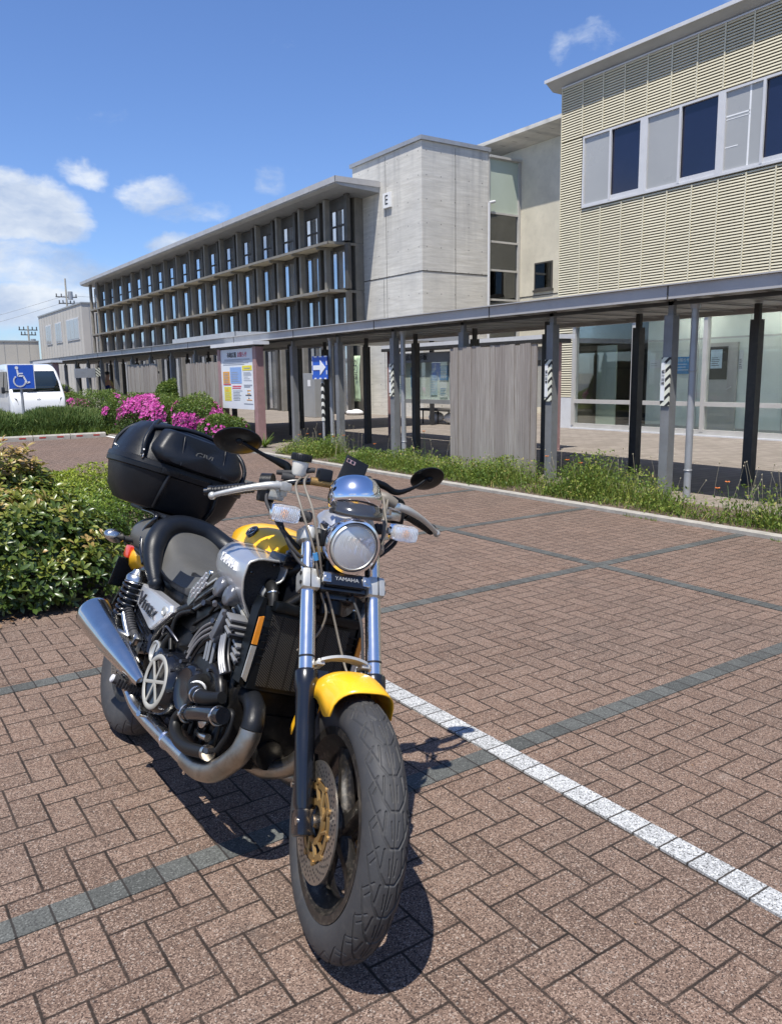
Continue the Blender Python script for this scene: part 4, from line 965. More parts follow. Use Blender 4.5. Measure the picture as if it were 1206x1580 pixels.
near_shrub('glossy_shrub', 'big leaved glossy shrub at the left edge, taller and sprawling', (.62, 6.20, .38), (.82, .74, .38), 3000, 6, .064, M['lf_big'], 3, (.34, .48), lump=.42)
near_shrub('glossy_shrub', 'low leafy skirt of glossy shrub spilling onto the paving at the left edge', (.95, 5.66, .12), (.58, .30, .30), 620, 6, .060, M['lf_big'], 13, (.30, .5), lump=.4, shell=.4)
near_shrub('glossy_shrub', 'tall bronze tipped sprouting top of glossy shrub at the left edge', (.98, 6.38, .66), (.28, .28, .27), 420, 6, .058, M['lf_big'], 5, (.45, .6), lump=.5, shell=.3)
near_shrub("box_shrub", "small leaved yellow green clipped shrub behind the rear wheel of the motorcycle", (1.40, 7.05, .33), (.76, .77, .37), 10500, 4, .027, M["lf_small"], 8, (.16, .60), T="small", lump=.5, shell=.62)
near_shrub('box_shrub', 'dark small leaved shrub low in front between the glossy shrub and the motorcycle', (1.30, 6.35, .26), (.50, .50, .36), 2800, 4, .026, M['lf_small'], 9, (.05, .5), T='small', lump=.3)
# dry litter under the shrubs
n = 900; P = np.stack([rng.uniform(-.5, 2.3, n), rng.uniform(5.2, 6.2, n), np.full(n, .02)], 1); D = rng.normal(size=(n, 3)); D[:, 2] *= .15
M['litter'] = leaf_mat('dry_leaf', [(0, (.14, .07, .035)), (1, (.36, .22, .11))], .8, .1)
P[:, 1] += np.maximum(0, (P[:, 0]-.6))*.55
tag(leaves('leaf_litter', P, D, rv(n)*.3+np.array([0, 0, 1.]), rng.uniform(.02, .05, n), rng.uniform(.008, .02, n), rng.uniform(0, 1, n), M['litter'], None, 'small'), 'dry leaf litter under the near shrubs', 'leaf litter', None, 'stuff')

def azalea(c, r, seed, label, nl=9000, nf=420, leafm=None, flower=True):
    o = thing('azalea' if flower else 'green_bush', label, 'azalea bush' if flower else 'bush', (c[0], c[1], 0), 'pink azaleas beside the walkway' if flower else None)
    g = np.random.default_rng(seed); inv = Matrix.Translation((-c[0], -c[1], 0))
    P, v, rad = shrub_pts(c, r, nl, .3, .6, seed); n = len(P)
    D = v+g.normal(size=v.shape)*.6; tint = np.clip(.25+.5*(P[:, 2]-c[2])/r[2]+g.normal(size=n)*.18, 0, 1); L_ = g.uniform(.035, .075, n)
    lo = leaves('foliage', P, D, v+g.normal(size=v.shape)*.4, L_, L_*.45, tint, leafm or M['lf_az'], None, 'small'); lo.parent = o; lo.matrix_parent_inverse = inv
    tw = twigs(c, r, 16, o, seed).build('stem', M['twig'], None, 40); tw.parent = o; tw.matrix_parent_inverse = inv
    if flower:
        cl = g.normal(size=(20, 3)); cl[:, 2] = np.abs(cl[:, 2])*.6; cl /= np.linalg.norm(cl, axis=1, keepdims=True)
        P, v, rad = shrub_pts(c, (r[0]*1.02, r[1]*1.02, r[2]*1.02), nf*4, .3, .93, seed)
        w = (np.exp(-(1-v@cl.T)*22).sum(1)); ok = np.argsort(-(w+g.uniform(0, .75, len(w))))[:int(nf*.8)]; P = P[ok]; v = v[ok]; n = len(P)
        per = 6; PP = np.repeat(P, per, 0); az = np.tile(np.arange(per)/per*2*np.pi, n)
        up = np.repeat(v+g.normal(size=v.shape)*.35, per, 0); up /= np.linalg.norm(up, axis=1, keepdims=True)
        a = np.cross(up, np.array([.3, .2, 1.])+0*up); a /= np.linalg.norm(a, axis=1, keepdims=True); b = np.cross(up, a)
        D = a*np.cos(az)[:, None]+b*np.sin(az)[:, None]+up*.45; L_ = np.repeat(g.uniform(.035, .055, n), per)
        tint = np.clip(np.repeat(g.uniform(0, 1, n), per)+g.normal(size=n*per)*.15, 0, 1)
        fo = leaves('blossom', PP, D, up-D*.3, L_, L_*.85, tint, M['petal'], None, 'small'); fo.parent = o; fo.matrix_parent_inverse = inv
        tag(fo, kind='stuff')
    return o
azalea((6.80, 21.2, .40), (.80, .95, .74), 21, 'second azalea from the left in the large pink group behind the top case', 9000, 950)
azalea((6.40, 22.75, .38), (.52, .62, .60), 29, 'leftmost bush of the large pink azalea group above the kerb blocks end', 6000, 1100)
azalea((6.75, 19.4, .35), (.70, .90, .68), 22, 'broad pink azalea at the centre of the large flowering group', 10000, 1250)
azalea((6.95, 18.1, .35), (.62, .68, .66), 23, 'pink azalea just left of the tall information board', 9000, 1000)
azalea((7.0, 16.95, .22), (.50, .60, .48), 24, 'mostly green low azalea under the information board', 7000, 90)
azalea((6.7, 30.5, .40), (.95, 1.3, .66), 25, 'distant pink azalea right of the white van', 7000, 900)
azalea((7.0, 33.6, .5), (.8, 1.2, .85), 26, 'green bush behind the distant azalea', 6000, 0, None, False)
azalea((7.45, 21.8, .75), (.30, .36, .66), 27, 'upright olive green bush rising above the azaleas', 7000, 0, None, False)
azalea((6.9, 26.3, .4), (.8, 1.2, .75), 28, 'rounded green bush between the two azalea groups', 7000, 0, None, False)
# needle leaved bushes behind the kerb blocks
def needle_bush(c, r, seed, label, n=15000):
    o = thing('rosemary_bush', label, 'bush', (c[0], c[1], 0), 'bushes behind the kerb blocks'); g = np.random.default_rng(seed)
    P, v, rad = shrub_pts(c, r, n, .4, .35, seed); n = len(P); D = v*.5+np.array([0, 0, 1.])+g.normal(size=v.shape)*.35
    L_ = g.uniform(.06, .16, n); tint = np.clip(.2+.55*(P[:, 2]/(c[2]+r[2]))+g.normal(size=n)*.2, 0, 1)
    lo = leaves('foliage', P, D, rv(n), L_, np.full(n, .017), tint, M['rosem'], None, 'blade'); lo.parent = o; lo.matrix_parent_inverse = Matrix.Translation((-c[0], -c[1], 0))
for i, (c, r, lab) in enumerate((((4.9, 23.5, .25), (1.05, 1.0, .50), 'bushy green plant right of the wheelchair sign pole'), ((3.2, 23.6, .2), (1.0, 1.1, .46), 'bushy green plant at the foot of the wheelchair sign'), ((1.5, 23.8, .25), (1.1, 1.1, .58), 'bushy green plant at the left edge behind the kerb blocks'), ((5.7, 24.3, .18), (.7, 1.0, .36), 'low bushy plant between the kerb blocks and azaleas'), ((-.6, 23.8, .25), (1.1, 1.1, .55), 'bushy green plant left of the parked van'))):
    needle_bush(c, r, 40+i, lab)
def blades(name, n, fx, L, w, m, lean=.45, tint=(.5, .25), label=None):
    P = fx(n); n = len(P); D = np.stack([rng.normal(size=n)*lean, rng.normal(size=n)*lean, np.ones(n)], 1)
    L_ = rng.uniform(.35, 1., n)*(L(P) if callable(L) else L); Nn = rv(n); Nn[:, 2] = 0
    return leaves(name, P, D, Nn+1e-3, L_, rng.uniform(.6, 1.3, n)*w, np.clip(rng.normal(tint[0], tint[1], n), 0, 1), m, None, 'blade')
def vnoise(P, s, seed=0):
    g = np.random.default_rng(seed); ph = g.uniform(0, 6.28, 6); k = g.normal(size=(6, 2))*s
    return sum(np.sin(P[:, 0]*k[i, 0]+P[:, 1]*k[i, 1]+ph[i]) for i in range(6))/6
def strip(n):
    y = rng.uniform(-1.5, 14.15, n); x = 6.90+rng.beta(1.3, 1.3, n)*.86; P = np.stack([x, y, np.full(n, .03)], 1)
    d = vnoise(P, 3.2, 5); keep = rng.uniform(-.40, .9, n) < d+.30; keep &= ~((y < 5.6) & (x > 7.22+.10*np.sin(y*5))); keep &= ~((y > 7.0) & (y < 7.6) & (x > 7.3)); return P[keep]
def hstrip(P):
    base = .20+.14*vnoise(P, 2.1, 9)+.10*vnoise(P, 5., 4)
    tall = sum(a*np.exp(-((P[:, 1]-y)/w)**2) for y, w, a in ((6.5, .30, .24), (5.9, .2, .12), (9.2, .8, .10), (8.2, .35, .06), (12.9, .8, .12), (10.9, .5, .06), (4.4, .5, .10), (7.3, .4, .04)))
    edge = np.clip((P[:, 0]-6.86)/.28, .28, 1)
    return np.clip(base+tall, .06, .6)*edge*1.15
tag(blades('roadside_weeds', 34000, strip, hstrip, .0085, M['weed'], .42, (.50, .24)), 'green and straw coloured weeds growing along the kerb under the walkway', 'weeds', None, 'stuff')
# leafy part of the weeds
P0 = strip(62000); H0 = hstrip(P0)*1.0; P0[:, 2] = .04+H0*rng.uniform(.1, .95, len(P0)); P0[:, :2] += rng.normal(size=(len(P0), 2))*.04; n = len(P0)
tn = np.clip(.42+.42*vnoise(P0, 2.5, 3)+rng.normal(size=n)*.22, 0, 1)
L_ = rng.uniform(.018, .052, n)
tag(leaves('weed_foliage', P0, rv(n)+np.array([0, 0, .3]), rv(n)*.5+np.array([0, 0, 1]), L_, L_*.5, tn, M['weed'], None, 'small'), 'small leaves of the kerbside weeds', 'weeds', None, 'stuff')
def g2(n): P = np.stack([rng.uniform(-4, 6.4, n), rng.uniform(22.1, 26, n), np.full(n, .04)], 1); return P
def g3(n): P = np.stack([rng.uniform(6.1, 7.7, n), rng.uniform(16.6, 32, n), np.full(n, .04)], 1); P[:, 0] = np.maximum(P[:, 0], 6.86-np.clip((P[:, 1]-16.8)*.18, 0, .75)); return P
tag(blades('bed_grass', 16000, g2, .34, .016, M['weed'], .4, (.30, .22)), 'long green grass around the bushes behind the kerb blocks', 'grass', None, 'stuff')
tag(blades('bed_grass', 16000, g3, .24, .014, M['weed'], .45, (.42, .24)), 'grass and weeds around the azaleas', 'grass', None, 'stuff')
# joints with stray weeds at the kerb foot
def g4(n): y = rng.uniform(2, 14, n); P = np.stack([6.70+rng.normal(size=n)*.012, y, np.zeros(n)], 1); return P[vnoise(P, 6, 2) > .25]
tag(blades('joint_weeds', 1800, g4, .05, .006, M['weed'], .6, (.45, .2)), 'tiny weeds in the joint at the kerb foot', 'weeds', None, 'stuff')
n = 260; P = np.stack([rng.uniform(-1.5, 6.6, n), rng.uniform(.6, 12, n), np.full(n, .007)], 1); D = rng.normal(size=(n, 3)); D[:, 2] *= .1
tag(leaves('paving_litter', P, D, rv(n)*.25+np.array([0, 0, 1.]), rng.uniform(.006, .016, n), rng.uniform(.004, .009, n), rng.uniform(0, 1, n), M['litter'], None, 'small'), 'tiny dry leaf bits scattered over the paving', 'leaf litter', None, 'stuff')
# spiky plant
sp = thing('spiky_plant', 'small spiky plant at the foot of the information board', 'plant', (7.35, 15.5, 0))
n = 60; a = rng.uniform(0, 6.28, n); P = np.zeros((n, 3))+np.array([7.35, 15.5, .03]); D = np.stack([np.cos(a), np.sin(a), rng.uniform(.3, 1.6, n)], 1)
lo = leaves('leaves', P, D, np.stack([0*a, 0*a, 1+0*a], 1)+D*.01, rng.uniform(.25, .5, n), np.full(n, .03), rng.uniform(.1, .5, n), M['weed'], None, 'blade'); lo.parent = sp; lo.matrix_parent_inverse = Matrix.Translation((-7.35, -15.5, 0))
# poppies
pts = [(7.05, 6.62, .44), (7.25, 6.55, .40), (7.45, 7.35, .40), (7.2, 4.62, .30), (7.4, 4.7, .33), (7.3, 9.75, .62), (7.4, 12.2, .42), (7.35, 13.1, .40), (7.5, 12.8, .36), (7.3, 13.6, .38), (7.45, 14.0, .33), (7.2, 11.0, .35)]
labs = ['orange poppy leaning against the nearest front post', 'orange poppy left of the downpipe foot', 'orange poppy alone in front of the dark walkway shadow', 'lower orange poppy at the right edge of the weeds', 'orange poppy at the far right above the weeds', 'tall orange poppy in front of the near wooden screen',
        'orange poppy in the weeds before the glazed notice case', 'orange poppy nearest the arrow sign pole on its right', 'orange poppy just behind the one at the arrow sign', 'orange poppy left of the arrow sign pole', 'orange poppy at the left end of the weeds', 'small orange poppy halfway between screen and notice case post']
M['stem_gr'] = mat('flower_stem', (.10, .16, .05), .7, var=.2)
for i, (x, y, h) in enumerate(pts):
    o = thing('poppy', labs[i], 'flower', (x, y, .03), 'orange poppies in the weeds')
    mb = MB(); dx, dy = random.uniform(-.06, .06), random.uniform(-.06, .06); mb.tube([(0, 0, 0), (dx*.4, dy*.4, h*.6), (dx, dy, h)], .0025, 5, 4); mb.build('stem', M['stem_gr'], o, 40)
    n = 5; a = np.arange(n)/n*6.283; D = np.stack([np.cos(a), np.sin(a), .55+0*a], 1); P = np.zeros((n, 3))+np.array([dx, dy, h])
    leaves('petals', P, D, np.stack([-np.cos(a)*.4, -np.sin(a)*.4, 1+0*a], 1), np.full(n, .038), np.full(n, .042), rng.uniform(0, 1, n), M['poppy'], o, 'small')
# seed heads on thin stems
mb = MB()
for k in range(70):
    y = random.choice([4.4, 4.6, 5.9, 6.6, 7.3, 9.6, 12.3, 13.0, 13.6])+random.gauss(0, .35); x = random.uniform(7.05, 7.7); h = random.uniform(.3, .62)
    dx, dy = random.uniform(-.09, .09), random.uniform(-.09, .09); mb.tube([(x, y, .03), (x+dx*.3, y+dy*.3, h*.6), (x+dx, y+dy, h)], .0016, 4, 3); mb.ell((x+dx, y+dy, h), (.006, .006, .011), 6, 5)
tag(mb.build('dry_seed_heads', mat('dry_stem', (.34, .30, .20), .8), None, 60), 'thin dry stems with seed heads standing out of the weeds', 'weeds', None, 'stuff')

# ================================================================ VAN
M['van'] = mat('white_car_paint', (.72, .72, .71), .22, var=.02, coat=.7); M['van_glass'] = mat('car_glass', (.012, .018, .018), .05, var=.1, coat=1.)
M['rubber'] = mat('rubber', (.025, .025, .027), .7, var=.2, vs=12); M['plastic'] = mat('black_plastic', (.02, .02, .022), .45, var=.2); M['lamp'] = mat('headlamp', (.20, .21, .22), .12, .6, var=.2, vs=20)
vn = thing('parked_van', 'small white van parked facing the camera behind the wheelchair sign', 'van', (5.15, 27.0, 0)); vn.rotation_euler = (0, 0, R(0))
def rrect(hw, z0, z1, y, r=.12, n=5, taper=0.0):
    pts = []
    for (sx, sz, a0) in ((1, 1, 0), (-1, 1, 90), (-1, -1, 180), (1, -1, 270)):
        for i in range(n+1):
            a = R(a0+90*i/n); cxx = sx*(hw-r); czz = (z1-r) if sz > 0 else (z0+r); px = cxx+r*math.cos(a); pz = czz+r*math.sin(a)
            f = 1-taper*max(0, (pz-1.05))/.95; pts.append((px*f, y, pz))
    return pts
mb = MB(); mb.loft([rrect(.70, .30, .62, .0, .08), rrect(.77, .22, .86, .03, .10), rrect(.80, .20, 1.02, .10, .10), rrect(.81, .20, 1.14, .22, .10), rrect(.81, .20, 1.50, .42, .12, taper=.10), rrect(.81, .20, 1.86, .64, .14, taper=.13), rrect(.81, .20, 1.98, .85, .16, taper=.13), rrect(.81, .20, 2.04, 1.3, .16, taper=.12), rrect(.81, .20, 2.05, 2.4, .16, taper=.12), rrect(.81, .22, 2.03, 3.2, .16, taper=.12), rrect(.77, .3, 1.9, 3.3, .15, taper=.12)])
mb.build('body', M['van'], vn, 35)
mb = MB(); mb.loft([[(x*.70, .245-.012+.025*x*x*0, 1.16) for x in np.linspace(-1, 1, 9)], [(x*.69, .40, 1.44) for x in np.linspace(-1, 1, 9)], [(x*.62, .615, 1.80) for x in np.linspace(-1, 1, 9)]], cap=False, closed=False)
ws = mb.build('windscreen', M['van_glass'], vn, 40); md = ws.modifiers.new('t', 'SOLIDIFY'); md.thickness = .03; md.offset = 0
for s_ in (-1, 1):
    mb = MB(); mb.prism([(s_*.60, .055, .78), (s_*.76, .10, .80), (s_*.79, .18, 1.0), (s_*.64, .075, .96)], (0, -.04, 0)); mb.build('headlight', M['lamp'], vn, 30)
    mb = MB(); mb.box((s_*.94, .42, 1.22), (.10, .10, .20), None, .03); mb.bb(s_*.78, s_*.92, .40, .44, 1.16, 1.2); mb.build('wing_mirror', M['plastic'], vn, 40)
    mb = MB(); mb.prism([(s_*.79, .55, 1.14), (s_*.815, 1.15, 1.12), (s_*.735, 1.15, 1.80), (s_*.74, .78, 1.80)], (s_*.01, 0, 0)); mb.prism([(s_*.815, 1.3, 1.12), (s_*.815, 2.9, 1.12), (s_*.735, 2.9, 1.80), (s_*.735, 1.3, 1.80)], (s_*.01, 0, 0)); mb.build('side_window', M['van_glass'], vn, 0)
    for y_ in (.45, 2.75):
        mb = MB(); mb.lathe((s_*.83, y_, .29), (-s_, 0, 0), [(0, .05), (0, .18), (.02, .24), (.02, .28), (.06, .29), (.16, .29), (.18, .2)], 28); w_ = mb.build('wheel', M['rubber'], vn, 35)
        mb = MB(); mb.lathe((s_*.835, y_, .29), (-s_, 0, 0), [(0, .0), (0, .17), (.03, .19)], 20); mb.build('rim', M['metal_gr'], w_, 35)
mb = MB(); mb.bb(-.42, .42, -.015, .03, .36, .56, .02); mb.build('grille', M['plastic'], vn, 30)
mb = MB(); mb.bb(-.62, .62, .0, .05, .24, .32, .01); mb.build('lower_bumper', M['plastic'], vn, 30)
mb = MB(); mb.bb(-.17, .17, -.03, -.016, .37, .53); mb.build('number_plate', mat('yellow_plate', (.62, .50, .08), .5), vn, 30)
mb = MB(); mb.torus((0, .055, .90), (0, 1, .25), .05, .009, 20, 6); mb.box((0, .052, .90), (.06, .012, .012)); mb.build('emblem', M['alu'], vn, 40)
mb = MB(); mb.bb(-.3, -.02, .20, .225, 1.175, 1.19); mb.tube([(-.55, .232, 1.18), (-.1, .25, 1.21)], .012, 6, 1); mb.tube([(.05, .232, 1.18), (.5, .25, 1.21)], .012, 6, 1); mb.build('wiper', M['plastic'], vn, 30)

# ================================================================ UTILITY POLES
def upole(x, y, h, arms, label):
    o = thing('utility_pole', label, 'utility pole', (x, y, 0), 'utility poles beyond the beige building')
    mb = MB(); mb.cyl((0, 0, 0), (0, 0, h), .16, .10, 10); mb.build('pole', M['conc_lt'], o, 40)
    for z, w in arms:
        mb = MB(); mb.bb(-w/2, w/2, -.06, .06, z-.06, z+.06)
        for k in range(5): mb.cyl((-w/2+.1+k*(w-.2)/4, 0, z+.06), (-w/2+.1+k*(w-.2)/4, 0, z+.4), .07, n=6)
        mb.build('crossarm', M['fin_dark'], o, 30)
    mb = MB(); mb.cyl((.5, 0, h-2.6), (.5, 0, h-1.6), .3, n=10); mb.build('transformer', M['metal_gr'], o, 40)
upole(25.3, 110, 14.3, ((12.0, 2.6), (11.2, 2.0)), 'taller utility pole with cross-arms above the beige building roof')
upole(20.4, 110, 8.3, ((7.8, 2.2), (7.2, 1.8)), 'shorter utility pole at the far left over the low roof')
for i, (z, lab) in enumerate(((12.2, 'upper overhead wire between the poles'), (11.4, 'lower overhead wire between the poles'))):
    mb = MB(); mb.tube([(25.3, 110, z), (10, 111, z-4.5), (-10, 112, z-6)], .014, 4, 6); mb.tube([(25.3, 110, z), (60, 112, z-.8)], .014, 4, 1)
    tag(mb.build('overhead_wire', M['black'], None, 40), lab, 'wire', 'overhead wires')

# ================================================================ PERSON (small, behind the azaleas)
def person_body(name, J, E_, parent, m):
    me = bpy.data.meshes.new(name); me.from_pydata([j[0] for j in J], E_, []); me.update(); o = bpy.data.objects.new(name, me); COL.objects.link(o); o.parent = parent
    sk = o.modifiers.new('skin', 'SKIN'); 
    for i, j in enumerate(J): o.data.skin_vertices[0].data[i].radius = (j[1], j[2] if len(j) > 2 else j[1])
    o.data.skin_vertices[0].data[0].use_root = True
    s2 = o.modifiers.new('sub', 'SUBSURF'); s2.levels = 2; s2.render_levels = 2; me.materials.append(m); return o
pr = thing('person', 'person in blue overalls and pale yellow shirt standing under the walkway', 'person', (9.0, 33.6, .03)); pr.rotation_euler = (0, 0, R(200))
M['skin'] = mat('skin', (.45, .27, .19), .6, var=.05); M['overall'] = mat('blue_overalls', (.02, .035, .16), .8, var=.2, vs=8); M['shirt'] = mat('yellow_shirt', (.55, .47, .20), .8, var=.1)
person_body('body', [((0, 0, .92), .13, .10), ((0, .02, 1.15), .13, .10), ((0, .05, 1.38), .16, .10), ((0, .09, 1.50), .06), ((0, .13, 1.62), .085, .10), ((0, .13, 1.70), .07, .08),
    ((.17, .05, 1.40), .055), ((.24, .10, 1.14), .045), ((.20, .30, 1.00), .035), ((-.17, .05, 1.40), .055), ((-.24, .10, 1.14), .045), ((-.18, .30, 1.02), .035),
    ((.10, 0, .84), .09), ((.11, .05, .47), .065), ((.12, 0, .10), .05), ((.12, .12, .04), .04), ((-.10, 0, .84), .09), ((-.11, .02, .47), .065), ((-.12, -.06, .10), .05), ((-.12, .06, .04), .04)],
    [(0, 1), (1, 2), (2, 3), (3, 4), (4, 5), (2, 6), (6, 7), (7, 8), (2, 9), (9, 10), (10, 11), (0, 12), (12, 13), (13, 14), (14, 15), (0, 16), (16, 17), (17, 18), (18, 19)], pr, M['skin'])
person_body('overalls', [((0, 0, .92), .155, .125), ((0, .02, 1.12), .155, .125), ((0, .05, 1.33), .165, .115), ((.10, 0, .84), .105), ((.11, .05, .47), .085), ((.12, 0, .12), .075), ((-.10, 0, .84), .105), ((-.11, .02, .47), .085), ((-.12, -.06, .12), .075)],
    [(0, 1), (1, 2), (0, 3), (3, 4), (4, 5), (0, 6), (6, 7), (7, 8)], pr, M['overall'])
person_body('shirt', [((0, .05, 1.36), .175, .12), ((0, .06, 1.44), .12, .09), ((.17, .05, 1.41), .07), ((.235, .09, 1.20), .06), ((-.17, .05, 1.41), .07), ((-.235, .09, 1.20), .06)], [(0, 1), (0, 2), (2, 3), (0, 4), (4, 5)], pr, M['shirt'])
mb = MB(); mb.ell((0, .12, 1.73), (.095, .11, .08)); mb.build('hair', M['black'], pr, 60)
# ================================================================ MOTORCYCLE  (built in its own frame: x forward, y left, z up, rear contact at the origin)
M['silver'] = mat('silver_paint', (.60, .61, .625), .36, .75, var=.05, vs=6, coat=.5, rv=.1)
M['chrome'] = mat('chrome', (.86, .86, .90), .11, 1., var=.03, vs=9, dirt=.06)
M['chrome_br'] = mat('brushed_steel', (.58, .57, .54), .26, 1., var=.10, vs=12, dirt=.18)
M['pipe'] = mat('heated_steel_pipe', (.40, .36, .30), .38, 1., var=.25, vs=9, dirt=.45, bump=.3, bs=120)
M['alu_cast'] = mat('cast_aluminium', (.50, .495, .46), .42, .6, var=.08, vs=14, dirt=.2)
M['gloss_bk'] = mat('gloss_black', (.006, .007, .010), .24, 0., var=.2, coat=.35, dirt=.02)
M['semi_bk'] = mat('engine_black', (.008, .0078, .008), .34, .1, var=.3, vs=20, dirt=.10, spec=.28)
M['plast_bk'] = mat('textured_black_plastic', (.009, .010, .012), .40, 0, var=.15, vs=9, bump=.35, bs=260, dirt=.02, spec=.28)
M['yellow'] = mat('yellow_paint', (.88, .46, .016), .30, 0, var=.02, coat=.35, rv=.1)
M['seat_bk'] = mat('black_vinyl', (.007, .009, .013), .40, 0, var=.15, vs=8, bump=.25, bs=400, spec=.32)
M['seat_gr'] = mat('grey_vinyl', (.075, .074, .068), .5, 0, var=.12, vs=6, bump=.25, bs=400, dirt=.1)
M['tyre'] = mat('tyre_rubber', (.034, .034, .035), .66, 0, var=.15, vs=7, bump=.25, bs=160, dirt=.14)
M['amber'] = mat('amber_lens', (.62, .22, .02), .2, 0, var=.08, vs=30, coat=.6)
M['red_lens'] = mat('red_lens', (.55, .05, .02), .2, 0, coat=.6)
M['ring'] = mat('warm_grey_ring', (.34, .33, .29), .45, .2, var=.1, dirt=.2)
M['guard'] = mat('guard_grey', (.34, .35, .36), .3, .8, var=.08)
M['fin_silver'] = mat('satin_trim', (.30, .30, .30), .38, .5, var=.1, dirt=.15)
M['hose'] = mat('black_hose', (.010, .010, .010), .45, 0, var=.2, spec=.25)
M['carb'] = mat('grey_casting', (.17, .175, .19), .35, .6, var=.1)
M['dark_metal'] = mat('dark_metal', (.10, .10, .11), .3, .8)
M['smoked'] = mat('smoked_cover', (.10, .10, .10), .12, .7, var=.1, coat=.5)
M['satin_bk'] = mat('satin_black', (.004, .005, .006), .36, 0, var=.1, spec=.22)
M['tube_ch'] = mat('fork_chrome', (.93, .88, .82), .15, 1., var=.03, vs=9)
M['side_silver'] = mat('satin_silver', (.72, .73, .75), .36, .75, var=.03, vs=6)
M['muffler'] = mat('polished_stainless', (.70, .68, .64), .17, 1., var=.08, vs=8, dirt=.10)
M['gold'] = mat('gold_anodised', (.36, .225, .085), .48, .75, var=.08, vs=12, dirt=.25)
M['disc'] = mat('brake_disc_steel', (.40, .36, .31), .30, .9, var=.1, vs=20, dirt=.3)
M['cable'] = mat('beige_cable', (.17, .15, .12), .5, 0, var=.12, vs=20, dirt=.3)
M['white_plastic'] = mat('translucent_white_plastic', (.62, .60, .54), .4, var=.05)
M['rim_bk'] = mat('dusty_black_wheel', (.020, .018, .016), .38, .3, var=.3, vs=14, dirt=.62)
M['phone_pink'] = mat('rose_metal', (.60, .36, .32), .3, .7)
def lens_mat():
    mt, t = newmat('fluted_lens'); x, y, z = t.sep(t.co)[:3]
    t.b.inputs['Base Color'].default_value = (.95, .97, 1, 1); t.b.inputs['Roughness'].default_value = .05; t.b.inputs['Transmission Weight'].default_value = .72; t.b.inputs['IOR'].default_value = 1.35
    w = t.m('ABSOLUTE', t.m('SINE', t.m('MULTIPLY', y, 560))); w2 = t.m('MULTIPLY', t.m('ABSOLUTE', t.m('SINE', t.m('MULTIPLY', z, 170))), .3)
    bn = t.node('ShaderNodeBump'); bn.inputs['Strength'].default_value = .5; bn.inputs['Distance'].default_value = .003
    t.set(bn.inputs['Height'], t.m('ADD', w, w2)); t.l.new(bn.outputs[0], t.b.inputs['Normal']); return mt
M['lens'] = lens_mat()
def hlens_mat():
    mt = bpy.data.materials.new('headlight_glass'); mt.use_nodes = True; t = NT(mt.node_tree); t.n.clear(); co = t.node('ShaderNodeTexCoord').outputs['Object']; x, y, z = t.sep(co)[:3]
    out = t.node('ShaderNodeOutputMaterial'); tr = t.node('ShaderNodeBsdfTransparent'); gl = t.node('ShaderNodeBsdfGlossy'); gl.inputs['Roughness'].default_value = .04; df = t.node('ShaderNodeBsdfDiffuse'); df.inputs[0].default_value = (.90, .93, .95, 1)
    f = t.m('SINE', t.m('MULTIPLY', t.m('ADD', y, t.m('MULTIPLY', x, .27)), 1150)); band = t.m('MULTIPLY', t.mr(t.m('ABSOLUTE', t.m('SUBTRACT', z, 1.018)), .012, .02, 1, .25), 1)
    bn = t.node('ShaderNodeBump'); bn.inputs['Strength'].default_value = .22; bn.inputs['Distance'].default_value = .0015; t.set(bn.inputs['Height'], t.m('MULTIPLY', f, band)); t.l.new(bn.outputs[0], gl.inputs['Normal']); t.l.new(bn.outputs[0], df.inputs['Normal'])
    ms = t.node('ShaderNodeMixShader'); t.set(ms.inputs[0], t.m('ADD', .34, t.m('MULTIPLY', t.m('MULTIPLY', t.m('ADD', f, 1), band), .03))); t.l.new(tr.outputs[0], ms.inputs[1]); t.l.new(df.outputs[0], ms.inputs[2])
    m2 = t.node('ShaderNodeMixShader'); m2.inputs[0].default_value = .16; t.l.new(ms.outputs[0], m2.inputs[1]); t.l.new(gl.outputs[0], m2.inputs[2]); t.l.new(m2.outputs[0], out.inputs[0]); return mt
M['hlens'] = hlens_mat()
def refl_mat():
    mt, t = newmat('headlight_reflector'); x, y, z = t.sep(t.co)[:3]; t.b.inputs['Base Color'].default_value = (.93, .94, .96, 1); t.b.inputs['Metallic'].default_value = 1.; t.b.inputs['Roughness'].default_value = .22
    bn = t.node('ShaderNodeBump'); bn.inputs['Strength'].default_value = .35; bn.inputs['Distance'].default_value = .002; t.set(bn.inputs['Height'], t.m('SINE', t.m('MULTIPLY', y, 520))); t.l.new(bn.outputs[0], t.b.inputs['Normal']); return mt
M['refl'] = refl_mat()
def rad_mat():
    mt, t = newmat('radiator_core'); x, y, z = t.sep(t.co)[:3]
    f = t.m('FRACT', t.m('DIVIDE', t.m('ADD', z, t.m('MULTIPLY', y, .62)), .0068)); k = t.m('GREATER_THAN', f, .74)
    g = t.m('FRACT', t.m('DIVIDE', y, .055)); k = t.m('MULTIPLY', k, t.m('GREATER_THAN', g, .12))
    t.set(t.b.inputs['Base Color'], t.mix(k, (.003, .003, .003), (.075, .07, .062))); t.b.inputs['Roughness'].default_value = .5; t.b.inputs['Metallic'].default_value = .2
    bn = t.node('ShaderNodeBump'); bn.inputs['Strength'].default_value = .8; bn.inputs['Distance'].default_value = .002; t.set(bn.inputs['Height'], k); t.l.new(bn.outputs[0], t.b.inputs['Normal']); return mt
M['radcore'] = rad_mat()
def foam_mat():
    mt, t = newmat('black_mesh_foam'); v = speck(t, t.co, 420., 1)
    t.set(t.b.inputs['Base Color'], t.mix(v, (.010, .010, .010), (.035, .034, .034))); t.b.inputs['Roughness'].default_value = .8
    bn = t.node('ShaderNodeBump'); bn.inputs['Strength'].default_value = .8; bn.inputs['Distance'].default_value = .002; t.set(bn.inputs['Height'], v); t.l.new(bn.outputs[0], t.b.inputs['Normal']); return mt
